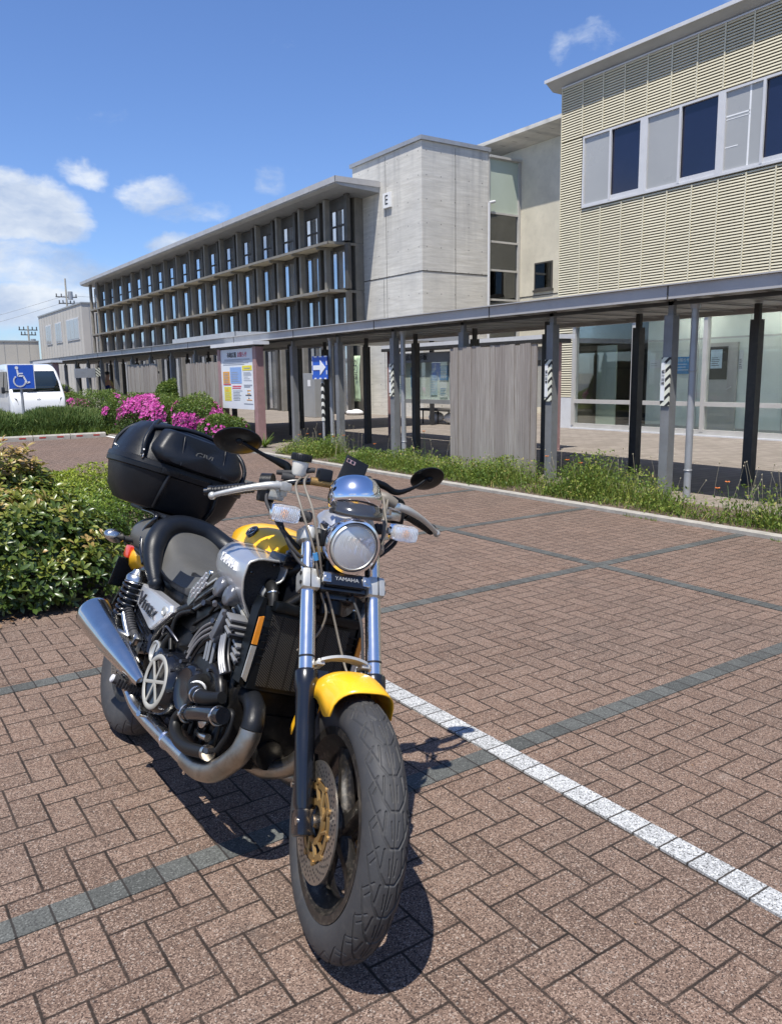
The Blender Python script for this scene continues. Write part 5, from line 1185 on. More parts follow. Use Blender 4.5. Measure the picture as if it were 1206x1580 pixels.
M['foam'] = foam_mat()

bk = thing('motorcycle', 'silver and yellow naked motorcycle with a black top case leaning on its side stand', 'motorcycle')
LEAN, SC = 0.3845, 1.0268
bk.matrix_world = Matrix.Translation((0.8461, 3.3247, 0.010)) @ Matrix.Rotation(-1.5536, 4, 'Z') @ Matrix.Rotation(-LEAN, 4, 'X') @ Matrix.Scale(SC, 4)
RAKE = R(29); AX = Vector((-math.sin(RAKE), 0, math.cos(RAKE))); GX = 1.709; STEER = -0.2787
SM = Matrix.Translation((GX, 0, 0)) @ Matrix.Rotation(STEER, 4, AX) @ Matrix.Translation((-GX, 0, 0))
WB, RF, RR = 1.59, .328, .326
def SB():
    b = MB(); b.M = SM; return b
def FK(d, y=0., fw=0.):     # point along the fork line
    p = Vector((WB-.02, y, RF))+AX*d; p += Vector((math.cos(RAKE), 0, math.sin(RAKE)))*fw; return p
FWD = Vector((math.cos(RAKE), 0, math.sin(RAKE)))

# ---- tyres with real grooves
def tyre(name, R0, prof, c, steer, period_n, width_t, parent, label=None, nth=1500, depth=.0036, m=150, wscale=1.0):
    pr = np.array(prof); full = np.vstack([pr[::-1]*[-1, 1], pr[1:]]); tt_ = np.arange(len(full)); td = np.linspace(0, len(full)-1, 400); full = np.stack([np.interp(td, tt_, full[:, 0]), np.interp(td, tt_, full[:, 1])], 1)
    for _ in range(160): full[1:-1] = (full[:-2]+2*full[1:-1]+full[2:])/4
    
    s = np.concatenate([[0], np.cumsum(np.hypot(*np.diff(full, axis=0).T))]); s -= s[-1]/2
    ss = np.concatenate([np.linspace(s[0], -width_t-.003, 14)[:-1], np.linspace(-width_t-.003, width_t+.003, m), np.linspace(width_t+.003, s[-1], 14)[1:]]); m = len(ss); Yp = np.interp(ss, s, full[:, 0]); Rp = np.interp(ss, s, full[:, 1])
    for _ in range(0):
        Yp[1:-1] = (Yp[:-2]+2*Yp[1:-1]+Yp[2:])/4; Rp[1:-1] = (Rp[:-2]+2*Rp[1:-1]+Rp[2:])/4
    P_ = 2*math.pi*R0/period_n
    segs = [((0, 0), (0, 1), .0009), ((-.011, 0), (.011, 0), .002), ((.011, 0), (.027, .32), .0019), ((.027, .32), (.022, .98), .0019), ((.027, .32), (.052, 1.15), .0019), ((.0385, .74), (.052, .52), .0017), ((.036, 1.02), (.062, .70), .0015), ((.052, 1.15), (.068, 1.8), .0015), ((.006, .25), (.009, .72), .0007)]
    th = np.arange(nth)/nth*2*np.pi; T_, S_ = np.meshgrid(th, ss, indexing='ij'); a = (T_*R0) % P_
    g = np.zeros_like(a)
    for (s0, a0), (s1, a1), hw in segs:
        for sg in (-1, 1):
            for k in (-2, -1, 0, 1, 2):
                A0 = np.array([s0*sg*wscale, (a0+k)*P_]); A1 = np.array([s1*sg*wscale, (a1+k)*P_]); d = A1-A0; L2 = d@d
                t_ = np.clip(((S_-A0[0])*d[0]+(a-A0[1])*d[1])/L2, 0, 1); dist = np.hypot(S_-A0[0]-t_*d[0], a-A0[1]-t_*d[1])
                g = np.maximum(g, np.clip(1-(dist-hw)/.0012, 0, 1))
    g *= (np.abs(S_) < width_t)
    rr = Rp[None]-depth*g+.0011*(np.exp(-((np.abs(S_)-.088)/.0016)**2)+np.exp(-((np.abs(S_)-.097)/.0012)**2)+.8*np.exp(-((np.abs(S_)-.108)/.0014)**2)); yy = np.broadcast_to(Yp[None], rr.shape)
    V = np.stack([c[0]+rr*np.cos(T_), c[1]+yy, c[2]+rr*np.sin(T_)], -1).reshape(-1, 3)
    i = np.arange(nth)[:, None]; j = np.arange(m-1)[None]; i2 = (i+1) % nth
    F = np.stack([i*m+j, i*m+j+1, i2*m+j+1, i2*m+j], -1).reshape(-1, 4)
    if steer: A_ = np.array(SM); V = V@A_[:3, :3].T+A_[:3, 3]
    me = bpy.data.meshes.new(name); me.from_pydata(V.tolist(), [], F.tolist()); me.polygons.foreach_set('use_smooth', [True]*len(F)); me.materials.append(M['tyre'])
    o = bpy.data.objects.new(name, me); COL.objects.link(o); o.parent = parent; return o
def wheelgroup(name, c, steer, rimr, hw, parent, spokes=5):
    mk = SB if steer else MB
    w = mk(); c = Vector(c)
    prof = [(-hw, rimr+.010), (-hw+.006, rimr+.010), (-hw+.008, rimr-.002), (-hw+.02, rimr-.012), (-hw+.03, rimr-.03), (0, rimr-.034), (hw-.03, rimr-.03), (hw-.02, rimr-.012), (hw-.008, rimr-.002), (hw-.006, rimr+.010), (hw, rimr+.010), (hw-.002, rimr-.010), (hw-.024, rimr-.024), (hw-.036, rimr-.046), (0, rimr-.05), (-hw+.036, rimr-.046), (-hw+.024, rimr-.024), (-hw+.002, rimr-.010)]
    w.lathe(c, (0, 1, 0), prof, 96, closed=True)
    rim = w.build(name, M['rim_bk'], parent, 50)
    w = mk(); w.lathe(c, (0, 1, 0), [(-.066, .0), (-.066, .034), (-.045, .038), (-.03, .050), (.03, .050), (.045, .038), (.066, .034), (.066, 0)], 36); w.build('hub', M['rim_bk'], rim, 40)
    for k in range(spokes):
        a0 = 2*math.pi*k/spokes+.35
        w = mk(); secs = []
        for q in range(9):
            f = q/8; r = .042+(rimr-.045-.042)*f; a = a0+.30*math.sin(f*2.2); wd = .034-.018*math.sin(f*math.pi)+.012*f*f; tk = .020-.006*f
            cx, cz = c.x+r*math.cos(a), c.z+r*math.sin(a); tx, tz = -math.sin(a), math.cos(a)
            secs.append([(cx+tx*wd*u, c.y+tk*v, cz+tz*wd*u) for u, v in ((-1, -.4), (-.6, -1), (.6, -1), (1, -.4), (1, .4), (.6, 1), (-.6, 1), (-1, .4))])
        w.loft(secs); w.build('spoke', M['rim_bk'], rim, 45)
    return rim
fw = wheelgroup('front_rim', (WB, 0, RF), True, .228, .047, bk)
tyre('front_tyre', RF, [(0, .328), (.014, .3272), (.028, .3225), (.040, .312), (.049, .298), (.0545, .281), (.0555, .265), (.052, .250), (.046, .240), (.042, .236), (.040, .228)], (WB, 0, RF), True, 26, .066, bk)
rw = wheelgroup('rear_rim', (0, 0, RR), False, .190, .058, bk)
tyre('rear_tyre', RR, [(0, .326), (.022, .325), (.044, .319), (.060, .306), (.071, .288), (.077, .266), (.077, .242), (.070, .218), (.060, .202), (.055, .196), (.052, .19)], (0, 0, RR), False, 24, .082, bk, nth=1000, m=90, wscale=1.35)

# ---- front discs
def disc(y, c, r0, r1, carrier, name, mk):
    d = mk(); s_ = -1 if y < 0 else 1
    d.lathe(c, (0, 1, 0), [(-.0025, r0), (-.0025, r1), (.0025, r1), (.0025, r0)], 72, closed=True); d.cur = 1
    for ring in range(5):
        rr = r0+.012+(r1-r0-.022)*ring/4; n = 26
        for k in range(n):
            a = 2*math.pi*(k+ring*.37)/n; p = Vector(c)+Vector((rr*math.cos(a), 0, rr*math.sin(a))); d.cyl(p+Vector((0, -.0030, 0)), p+Vector((0, .0030, 0)), .0032, n=8)
    o = d.build(name, [M['disc'], M['black']], bk, 30)
    d = mk(); d.lathe(c, (0, 1, 0), [(-.003, r0-.022), (-.003, r0-.006), (.003, r0-.006), (.003, r0-.022)], 60, closed=True)
    d.lathe(c, (0, 1, 0), [(-.004, .040), (-.004, .056), (.004, .056), (.004, .040)], 40, closed=True)
    for k in range(10):
        a = 2*math.pi*k/10; p0 = Vector(c)+Vector((.050*math.cos(a-.2), 0, .050*math.sin(a-.2))); p1 = Vector(c)+Vector(((r0-.016)*math.cos(a+.12), 0, (r0-.016)*math.sin(a+.12)))
        d.tube([p0, p1], .0055, 6, 1); d.cyl(Vector(c)+Vector(((r0-.004)*math.cos(a), -.006, (r0-.004)*math.sin(a))), Vector(c)+Vector(((r0-.004)*math.cos(a), .006, (r0-.004)*math.sin(a))), .008, n=10)
    d.build('disc_carrier', carrier, o, 35); return o
for y in (-.072, .072): disc(y, (WB, y, RF), .102, .150, M['gold'], 'front_brake_disc', SB)
disc(-.085, (0, -.085, RR), .10, .14, M['disc'], 'rear_brake_disc', MB)
for s_ in (-1, 1):      # calipers behind the fork legs
    b = SB(); c = Vector((WB-.105, s_*.078, RF+.075)); rot = Matrix.Rotation(-.7, 3, 'Y'); b.box(c, (.055, .052, .115), rot, .010); b.box(c+Vector((-.012, -s_*0, .0)), (.03, .066, .08), rot, .008)
    cal = b.build('brake_caliper', M['semi_bk'], bk, 40)
    b = SB(); b.cyl(c+Vector((.02, s_*.026, .03)), c+Vector((.02, s_*.036, .03)), .008, n=10); b.cyl(c+Vector((-.02, s_*.026, -.03)), c+Vector((-.02, s_*.036, -.03)), .008, n=10); b.build('bolt', M['chrome_br'], cal, 40)
# axle
b = SB(); b.cyl((WB, -.128, RF), (WB, .128, RF), .0105, n=16); b.cyl((WB, -.086, RF), (WB, -.062, RF), .019, n=18); b.build('front_axle', M['chrome_br'], bk, 35)
# fork legs
G = .1025
for s_ in (-1, 1):
    b = SB(); y = s_*G
    b.lathe(FK(-.035, y), AX, [(0, 0), (0, .019), (.01, .021), (.055, .022), (.066, .027), (.24, .0275), (.36, .029), (.372, .033), (.415, .034), (.42, .031), (.424, .0225)], 30)
    b.box(FK(-.012, y), (.058, .050, .066), Matrix.Rotation(-RAKE, 3, 'Y'), .010)
    # brace gusset towards the wheel
    p0, p1, p2, p3 = FK(.385, y-s_*.02), FK(.25, y-s_*.02), FK(.375, y-s_*.058, .01), FK(.385, y-s_*.06, -.02)
    b.prism([FK(.385, y-s_*.015, .015), FK(.23, y-s_*.024, .0), FK(.34, y-s_*.05, .01), FK(.385, y-s_*.062, .012)], tuple(FWD*-.035))
    b.build('fork_slider', M['gloss_bk'], bk, 40)
    b = SB(); b.lathe(FK(.38, y), AX, [(0, .0238), (.44, .0238), (.445, .019), (.445, 0)], 32); b.build('fork_tube', M['tube_ch'], bk, 40)
    b = SB(); b.lathe(FK(.42, y), AX, [(0, .024), (.006, .0245), (.008, .022)], 24); b.build('dust_seal', M['black'], bk, 40)
    b = SB(); rt = Matrix.Rotation(-RAKE, 3, 'Y'); b.box(FK(.651, y), (.072, .058, .062), rt, .012); b.box(FK(.651, y-s_*.03, -.01), (.05, .03, .045), rt, .008); b.cur = 1
    for q in (-.014, .014): b.cyl(FK(.651+q, y+s_*.027, .022), FK(.651+q, y+s_*.032, .022), .006, n=10)
    b.box(FK(.651, y+s_*0.004, .0362), (.0015, .003, .06), rt)
    b.build('lower_fork_clamp', [M['alu_cast'], M['black']], bk, 40)
    b = SB(); b.lathe(FK(.775, y), AX, [(0, .022), (0, .036), (.004, .038), (.034, .038), (.038, .034), (.038, .018), (.05, .018), (.052, 0)], 30); b.build('upper_fork_clamp', M['alu_cast'], bk, 40)
b = SB(); rt = Matrix.Rotation(-RAKE, 3, 'Y')
b.box(FK(.645, 0, .0), (.045, .15, .045), rt, .008); b.box(FK(.640, 0, -.05), (.07, .11, .06), rt, .01); b.box(FK(.651, 0, .040), (.018, .128, .040), rt, .003); yk = b.build('lower_yoke', M['gloss_bk'], bk, 35)
b = SB(); b.text('YAMAHA', .0165, frame4(FK(.651, 0, .0505), (0, 1, 0), AX), .0015, sx=1.1); b.build('lettering', M['alu_cast'], yk, 0)
b = SB()
for s_ in (-1, 1): b.box(FK(.651, s_*.062, .047), (.014, .026, .030), rt, .003); b.cyl(FK(.651, s_*.062, .050), FK(.651, s_*.062, .058), .008, n=12)
b.build('yoke_block', M['chrome_br'], yk, 35)
b = SB(); secs = []
for yy in np.linspace(-.125, .125, 15):
    k = 1-(abs(yy)/.125)**2.2; hw_ = .022+.020*k; secs.append([FK(.795+.012*k+dz_, yy, dx_) for dx_, dz_ in ((-hw_, -.012), (hw_+.010*k, -.014), (hw_+.014*k, 0), (hw_, .012), (-hw_, .012))])
b.loft(secs); b.lathe(FK(.80, 0), AX, [(0, .04), (.03, .032), (.036, .018), (.036, 0)], 24)
for s_ in (-1, 1): b.tube([FK(.80, s_*.055, .02), FK(.845, s_*.05, -.0), FK(.875, s_*.046, -.02)], [.030, .024, .026], 14)
b.build('upper_yoke', M['silver'], bk, 50)
b = SB(); b.prism([FK(.83, -.078, .035), FK(.80, -.080, .050), FK(.735, -.072, .055), (FK(.745, -.055, .058)), FK(.815, -.060, .052)], tuple(FWD*-.012)); b.cyl(FK(.75, -.064, .057), FK(.75, -.064, .064), .009, n=12); b.build('headlight_bracket', M['cable'], bk, 40)
# headlight
hd = Vector((math.cos(.10), 0, -math.sin(.10))); HC = Vector((1.30, 0, 1.020))
b = SB(); b.lathe(HC, hd, [(.004, .0715), (.008, .0745), (.006, .0815), (-.004, .0845), (-.014, .0850), (-.018, .0820), (-.022, .0835), (-.06, .081), (-.095, .068), (-.125, .043), (-.138, .012), (-.139, 0)], 64); hl = b.build('headlight', M['chrome'], bk, 50)
b = SB(); b.lathe(HC, hd, [(.003, .0745), (.0035, .0715), (-.010, .0705), (-.025, .062), (-.05, .042), (-.065, .018), (-.068, 0)], 56); b.build('reflector', M['refl'], hl, 60)
b = SB(); b.lathe(HC, hd, [(.0085, .0660), (.0125, .052), (.0155, .036), (.017, .018), (.0175, 0)], 56); b.build('lens', M['hlens'], hl, 60)
b = SB(); b.lathe(HC-hd*.05, hd, [(0, .008), (.02, .008), (.03, .005), (.031, 0)], 14); b.lathe(HC-hd*.02, hd, [(0, 0), (0, .011), (.006, .011), (.008, .0)], 18); b.build('bulb', M['alu_cast'], hl, 40)
b = SB(); b.lathe(HC, hd, [(.004, .0715), (.010, .0695), (.0125, .0655), (.0105, .0640), (.006, .0660), (.004, .0715)], 64); b.build('lens_rim', M['alu_cast'], hl, 50)
b = SB(); b.torus(HC+hd*.0045, hd, .0732, .0022, 64, 8); b.build('seal_ring', M['black'], hl, 40)
b = SB()
for s_ in (-1, 1): b.box(HC+Vector((-.055, s_*.088, .01)), (.06, .012, .05), None, .004); b.cyl(HC+Vector((-.055, s_*.082, .01)), HC+Vector((-.055, s_*.102, .01)), .012, n=14)
b.build('headlight_ears', M['semi_bk'], bk, 40)
# instrument pod (chrome bowl seen from the front) with fork crown cover
ID = Vector((-.46, 0, .89)).normalized(); IC = Vector((1.262, .0, 1.115))
b = SB(); b.lathe(IC, ID, [(0, .0), (0, .047), (.011, .068), (.027, .079), (.050, .082), (.078, .077), (.097, .067), (.100, .061), (.093, .055), (.09, 0)], 56, sy=1.0, up=(0, 1, 0)); ip = b.build('instrument_pod', M['chrome'], bk, 50)
b = SB(); secs = []
for k in range(9):
    a = R(-72+18*k); secs.append([IC+Vector((.083*math.cos(a)+.004, .085*math.sin(a), 0))+ID*h for h in (-.008, .010, .026+.012*math.cos(a), )])
b.loft(secs, cap=False, closed=False); o = b.build('pod_visor', M['smoked'], ip, 60); md = o.modifiers.new('t', 'SOLIDIFY'); md.thickness = .003
b = SB(); secs = []
for x_, w_, z_ in ((1.19, .088, 1.115), (1.235, .084, 1.112), (1.27, .070, 1.100), (1.295, .052, 1.094), (1.300, .046, 1.082)):
    secs.append([(x_, -w_, z_-.030), (x_, -w_*.85, z_-.006), (x_, -w_*.4, z_+.006), (x_, 0, z_+.010), (x_, w_*.4, z_+.006), (x_, w_*.85, z_-.006), (x_, w_, z_-.030), (x_, 0, z_-.035)])
b.loft(secs); b.build('fork_crown_cover', M['silver'], bk, 60)
b = SB(); b.cyl((1.262, -.074, 1.112), (1.275, -.078, 1.116), .0065, n=12); b.cyl((1.262, .074, 1.112), (1.275, .078, 1.116), .0065, n=12); b.build('cover_screw', M['black'], bk, 30)
# handlebar
b = SB(); hb_ = [(.985, -.400, 1.098), (1.055, -.225, 1.150), (1.085, -.150, 1.178), (1.10, -.08, 1.190), (1.10, 0, 1.192), (1.10, .08, 1.190), (1.085, .150, 1.178), (1.055, .225, 1.150), (.985, .400, 1.098)]
b.tube(hb_, .0112, 14); b.build('handlebar', M['gloss_bk'], bk, 50)
b = SB(); b.tube([(1.103, -.105, 1.19), (1.108, -.03, 1.192), (1.108, .03, 1.192)], .0135, 14); b.build('handlebar_centre', M['gold'], bk, 50)
b = SB(); b.box((1.105, -.065, 1.215), (.04, .046, .040), None, .008); b.build('bar_clamp', M['plast_bk'], bk, 40)
b = SB(); b.box((1.10, .06, 1.205), (.036, .036, .03), None, .006); b.build('bar_clamp', M['plast_bk'], bk, 40)
for s_ in (-1, 1):
    a, c = Vector((1.040, s_*.262, 1.139)), Vector((.997, s_*.375, 1.104)); d = (c-a)
    b = SB(); b.cyl(a, c, .0165, n=18); 
    for k in range(12): b.torus(a+d*(k+.5)/12, d, .0165, .0016, 18, 5)
    b.lathe(c, d, [(0, .017), (.004, .019), (.014, .019), (.016, .012), (.02, 0)], 18); b.build('grip', M['plast_bk'], bk, 40)
    # lever
    b = SB(); P_ = [(1.112, s_*.196, 1.158), (1.112, s_*.235, 1.153), (1.092, s_*.300, 1.132), (1.060, s_*.360, 1.105), (1.045, s_*.382, 1.093)]
    secs = []
    rr = [.013, .0125, .0095, .0080, .0085]
    b.tube(P_, rr, 12, 6); b.ell((1.044, s_*.384, 1.092), (.0125, .0125, .0125), 16, 10); b.cyl((1.108, s_*.205, 1.172), (1.108, s_*.205, 1.142), .009, n=14); b.build('lever', M['alu_cast'], bk, 50)
    b = SB(); b.box((1.102, s_*.186, 1.158), (.040, .038, .026), Matrix.Rotation(s_*-.25, 3, 'Z'), .005); b.box((1.075, s_*.178, 1.150), (.030, .022, .048), None, .005); b.box((1.060, s_*.200, 1.130), (.05, .055, .040), None, .008)
    b.build('lever_perch', M['alu_cast'] if s_ < 0 else M['chrome_br'], bk, 40)
    b = SB(); b.box((1.045, s_*.222, 1.125), (.045, .05, .050), None, .008); b.cyl((1.04, s_*.205, 1.165), (1.02, s_*.235, 1.160), .028, n=18); b.tube([(1.05, s_*.215, 1.105), (1.10, s_*.21, 1.09), (1.15, s_*.19, 1.04), (1.17, s_*.12, .98)], .007, 8); b.build('switchgear', M['plast_bk'], bk, 40)
    # mirrors
    mc = Vector((1.03, -.334, 1.271)) if s_ < 0 else Vector((1.03, .320, 1.270))
    rx, rz = (.075, .040) if s_ < 0 else (.056, .040)
    st = [(1.060, s_*.165, 1.175), (1.058, s_*.170, 1.215), (1.052, s_*.192, 1.228), (1.050, s_*.25, 1.243), tuple(mc+Vector((.018, s_*-.008, -.002)))] if s_ < 0 else [(1.085, .085, 1.20), (1.082, .105, 1.222), (1.075, .150, 1.218), (1.065, .205, 1.205), (1.055, .27, 1.235), tuple(mc+Vector((.018, -.012, -.002)))]
    b = SB(); b.lathe(mc, (1, 0, -.05), [(-.012, 0), (-.012, .93), (-.008, .98), (-.002, 1.0), (.006, .93), (.013, .72), (.018, .42), (.020, 0)], 40)
    k0 = len(b.v)
    # scale the unit radius to an ellipse (rx wide, rz tall)
    inv = SM.inverted(); vv = []
    for p in b.v:
        p = inv @ Vector(p); q = p-mc; vv.append(tuple(SM @ (mc+Vector((q.x, q.y*rx, q.z*rz)))))
    b.v = vv; mr_ = b.build('mirror', M['satin_bk'], bk, 50)
    b = SB(); b.tube(st, [.0075, .014, .0135, .0065, .005] if s_ < 0 else [.008, .012, .0125, .010, .0055, .005], 12); b.ell(mc+Vector((.020, 0, 0)), (.010, .012, .012), 14, 8); b.build('mirror_stem', M['satin_bk'], mr_, 50)
    # indicators
    ic = Vector((1.200, s_*.193, 1.080)); b = SB(); b.box(ic+Vector((-.012, 0, 0)), (.030, .088, .054), None, .014); ind = b.build('indicator', M['chrome'], bk, 50)
    b = SB(); b.box(ic+Vector((.014, 0, 0)), (.034, .084, .052), None, .0165); b.build('clear_lens', M['lens'], ind, 50)
    b = SB(); b.ell(ic+Vector((.004, s_*.004, 0)), (.006, .012, .012), 14, 10); b.build('bulb', M['amber'], ind, 50)
    b = SB(); b.cyl(ic+Vector((-.012, -s_*.042, 0)), ic+Vector((-.030, -s_*.062, 0)), .010, n=14); b.cur = 1
    b.lathe(ic+Vector((-.022, -s_*.052, 0)), (-.1, -s_, 0), [(0, .016), (.006, .018), (.012, .016), (.018, .018), (.024, .016), (.030, .018), (.036, .015)], 20); b.build('indicator_stem', [M['chrome_br'], M['rubber']], ind, 40)
# reservoirs
b = SB(); b.lathe((1.082, -.140, 1.198), (0, 0, 1), [(0, 0), (0, .018), (.006, .023), (.045, .026), (.048, .0)], 28); rs = b.build('fluid_reservoir', M['white_plastic'], bk, 50)
b = SB(); b.lathe((1.082, -.140, 1.246), (0, 0, 1), [(0, .020), (0, .031), (.018, .032), (.022, .029), (.022, 0)], 28)
for k in range(28):
    a = k/28*6.283; b.cyl((1.082+.0315*math.cos(a), -.14+.0315*math.sin(a), 1.248), (1.082+.0315*math.cos(a), -.14+.0315*math.sin(a), 1.264), .0016, n=5)
b.build('cap', M['plast_bk'], rs, 40)
b = SB(); b.tube([(1.06, -.205, 1.198), (1.075, -.16, 1.205), (1.095, -.110, 1.222), (1.10, -.095, 1.224)], [.008, .009, .009, .0085], 10); b.tube([(1.072, -.19, 1.19), (1.08, -.15, 1.19)], .012, 10, 1); b.build('brake_hose', M['rubber'], bk, 50)
b = SB(); b.lathe((1.085, .078, 1.190), (.05, -.1, 1), [(0, 0), (0, .020), (.030, .020), (.032, .0)], 26); rs = b.build('fluid_reservoir', M['chrome_br'], bk, 50)
b = SB(); b.lathe((1.0868, .075, 1.222), (.05, -.1, 1), [(0, .015), (0, .0235), (.013, .0235), (.016, .020), (.016, 0)], 24); b.build('cap', M['plast_bk'], rs, 40)
b = SB(); b.tube([(1.09, .115, 1.185), (1.11, .150, 1.178), (1.115, .185, 1.165)], [.014, .020, .016], 14); b.build('clutch_master_cylinder', M['cable'], bk, 50)
# cables and hoses
for P_, r_, m_ in (([(1.10, -.135, 1.195), (1.19, -.172, 1.165), (1.25, -.158, 1.10), (1.285, -.115, 1.00), (1.285, -.088, .93), (1.26, -.06, .87), (1.27, -.035, .81), (1.25, -.045, .74), (1.20, -.08, .68)], .0038, 'cable'),
                   ([(1.10, -.115, 1.205), (1.20, -.150, 1.175), (1.265, -.128, 1.10), (1.29, -.100, 1.00), (1.28, -.070, .92), (1.27, -.022, .83), (1.29, .02, .72), (1.32, .04, .66), (1.36, .05, .64)], .0038, 'cable'),
                   ([(1.11, .14, 1.185), (1.20, .118, 1.14), (1.25, .112, 1.08), (1.255, .098, 1.00), (1.23, .09, .93)], .0044, 'cable'), ([(1.12, .155, 1.18), (1.19, .125, 1.12), (1.22, .118, 1.05), (1.22, .10, .97)], .0045, 'cable'),
                   ([(1.15, -.19, 1.06), (1.20, -.17, 1.0), (1.23, -.135, .95), (1.27, -.10, .93), (1.22, -.05, .90)], .005, 'rubber'), ([(1.10, -.23, 1.14), (1.13, -.235, 1.10), (1.19, -.19, 1.03), (1.22, -.14, .97), (1.2, -.05, .93)], .0055, 'rubber'),
                   ([(1.27, .035, .87), (1.32, .06, .80), (1.36, .07, .70), (1.38, .075, .66)], .0045, 'rubber'), ([(1.13, .21, 1.10), (1.17, .17, 1.05), (1.17, .11, .98)], .006, 'rubber')):
    b = SB(); b.tube(P_, r_, 8, 8); b.build('control_cable' if m_ == 'cable' else 'wiring', M[m_], bk, 60)
b = SB(); b.tube([(1.288, -.108, .985), (1.288, -.100, .965)], .0075, 10, 1); b.build('cable_tie', M['post_blue'], bk, 40)
# front fender
b = SB(); secs = []
na = 22
for i in range(na):
    f = i/(na-1); al = R(84+72*f); r0 = .352+.034*math.sin(min(1, f*2.1)*math.pi/2)-.010*max(0, f-.5)
    row = []
    fl = .072-.020*math.cos(f*math.pi)*0+.0
    lo = .300 if f > .05 else .315
    drop = .055+.038*math.exp(-((f-.16)/.16)**2)
    for k in range(17):
        u = -1+2*k/16; r = r0-(drop)*abs(u)**2.6-(.012 if abs(u) > .9 else 0); yy = .086*math.sin(u*1.45)/math.sin(1.45); a_ = al+R(7)*abs(u)**2*(1-f)
        row.append((WB+r*math.cos(a_), yy, RF+r*math.sin(a_)))
    secs.append(row)
b.loft(secs, cap=False, closed=False); fe = b.build('front_fender', M['yellow'], bk, 60); md = fe.modifiers.new('t', 'SOLIDIFY'); md.thickness = .004; md.offset = 0
b = SB(); secs = []
for k in range(11):
    u = -1+2*k/10; z_ = .028*(1-u*u); h_ = .020-.009*(1-u*u)
    secs.append([FK(.408+z_*.4+dd, u*.070, .012+z_*.6+ff) for dd, ff in ((0, -.030), (0, h_), (.008, h_), (.010, -.028))])
b.loft(secs)
for s_ in (-1, 1): b.box(FK(.405, s_*.068, .0), (.05, .024, .012), rt, .003); b.cyl(FK(.41, s_*.068, .012), FK(.418, s_*.068, .012), .007, n=10)
b.build('fork_brace', M['alu_cast'], bk, 45)

# ---- frame
def ft(P_, r_=.017, name='frame_tube', m_='semi_bk', n=14): b = MB(); b.tube(P_, r_, n, 6); return b.build(name, M[m_], bk, 60)
for s_ in (-1, 1):
    ft([(1.15, s_*.03, .96), (1.10, s_*.08, .90), (1.0, s_*.10, .84), (.75, s_*.13, .72), (.60, s_*.15, .645), (.49, s_*.155, .58), (.40, s_*.15, .46), (.40, s_*.14, .32)], .020)
    ft([(1.16, s_*.03, .86), (1.10, s_*.11, .74), (1.07, s_*.155, .55), (1.08, s_*.165, .32), (1.05, s_*.16, .25), (.60, s_*.15, .25), (.42, s_*.14, .33)], .016)
    ft([(.40, s_*.12, .58), (.22, s_*.12, .66), (.05, s_*.13, .72), (-.15, s_*.12, .74)], .015)
    ft([(.42, s_*.15, .47), (.20, s_*.14, .62), (.05, s_*.13, .70)], .014)
ft([(1.26-.03, 0, .80), (1.15, 0, 1.03)], .036, 'steering_head')
b = MB(); b.prism([(1.22, -.055, .90), (1.05, -.11, .92), (.95, -.11, .80), (1.15, -.055, .76)], (0, .11, 0)); b.prism([(1.22, .055, .90), (1.05, .11, .92), (.95, .11, .80), (1.15, .055, .76)], (0, -.11, 0)); b.build('frame_gusset', M['gloss_bk'], bk, 30)
# ---- tank cover, scoops, seat
b = MB(); secs = []
for i in range(13):
    f = i/12; x = .64+.35*f; top = .985+.040*math.sin(f*math.pi*.9)-.02*f; w_ = .085+.055*math.sin(f*math.pi*.85+.25); low = .925-.0*f
    row = []
    for k in range(15):
        a = math.pi*k/14; row.append((x, -w_*math.cos(a)*(1+.06*math.sin(a)), low+(top-low)*math.sin(a)**.75))
    secs.append(row)
b.loft(secs, cap=True, closed=True); tk = b.build('tank_cover', M['yellow'], bk, 50)
b = MB(); bc_ = Vector((.838, -.128, .968)); nd = Vector((.05, -.82, .57)).normalized(); b.lathe(bc_-nd*.006, nd, [(0, .0235), (.012, .0235), (.014, .021)], 28); b.lathe(bc_-nd*.006, nd, [(.0125, .021), (.0125, 0)], 28); bd = b.build('badge', M['gloss_bk'], tk, 40)
b = MB(); u_ = Vector((1, 0, 0)); v_ = nd.cross(u_).normalized()
for k in range(3):
    a = k*2.094+.5; d = u_*math.cos(a)+v_*math.sin(a); b.tube([bc_+nd*.008, bc_+nd*.008+d*.014], .0016, 6, 1)
b.torus(bc_+nd*.0075, nd, .0195, .0014, 28, 6); b.build('emblem', M['chrome_br'], bd, 40)
MO = [(-.238, .830), (-.240, .882), (-.208, .902), (-.132, .911), (-.106, .895), (-.108, .852), (-.150, .826), (-.156, .797), (-.134, .782), (-.136, .700), (-.172, .716), (-.222, .782)]
RO = [(y_+.035, z_) for y_, z_ in [(-.205, .838), (-.208, .868), (-.188, .905), (-.135, .935), (-.105, .925), (-.105, .900), (-.112, .880), (-.115, .862), (-.118, .845), (-.130, .815), (-.165, .812), (-.195, .822)]]
MD = [(y_+.042, z_) for y_, z_ in [(-.262, .825), (-.268, .880), (-.238, .918), (-.165, .934), (-.135, .922), (-.135, .890), (-.150, .862), (-.155, .835), (-.150, .800), (-.165, .765), (-.205, .768), (-.245, .795)]]
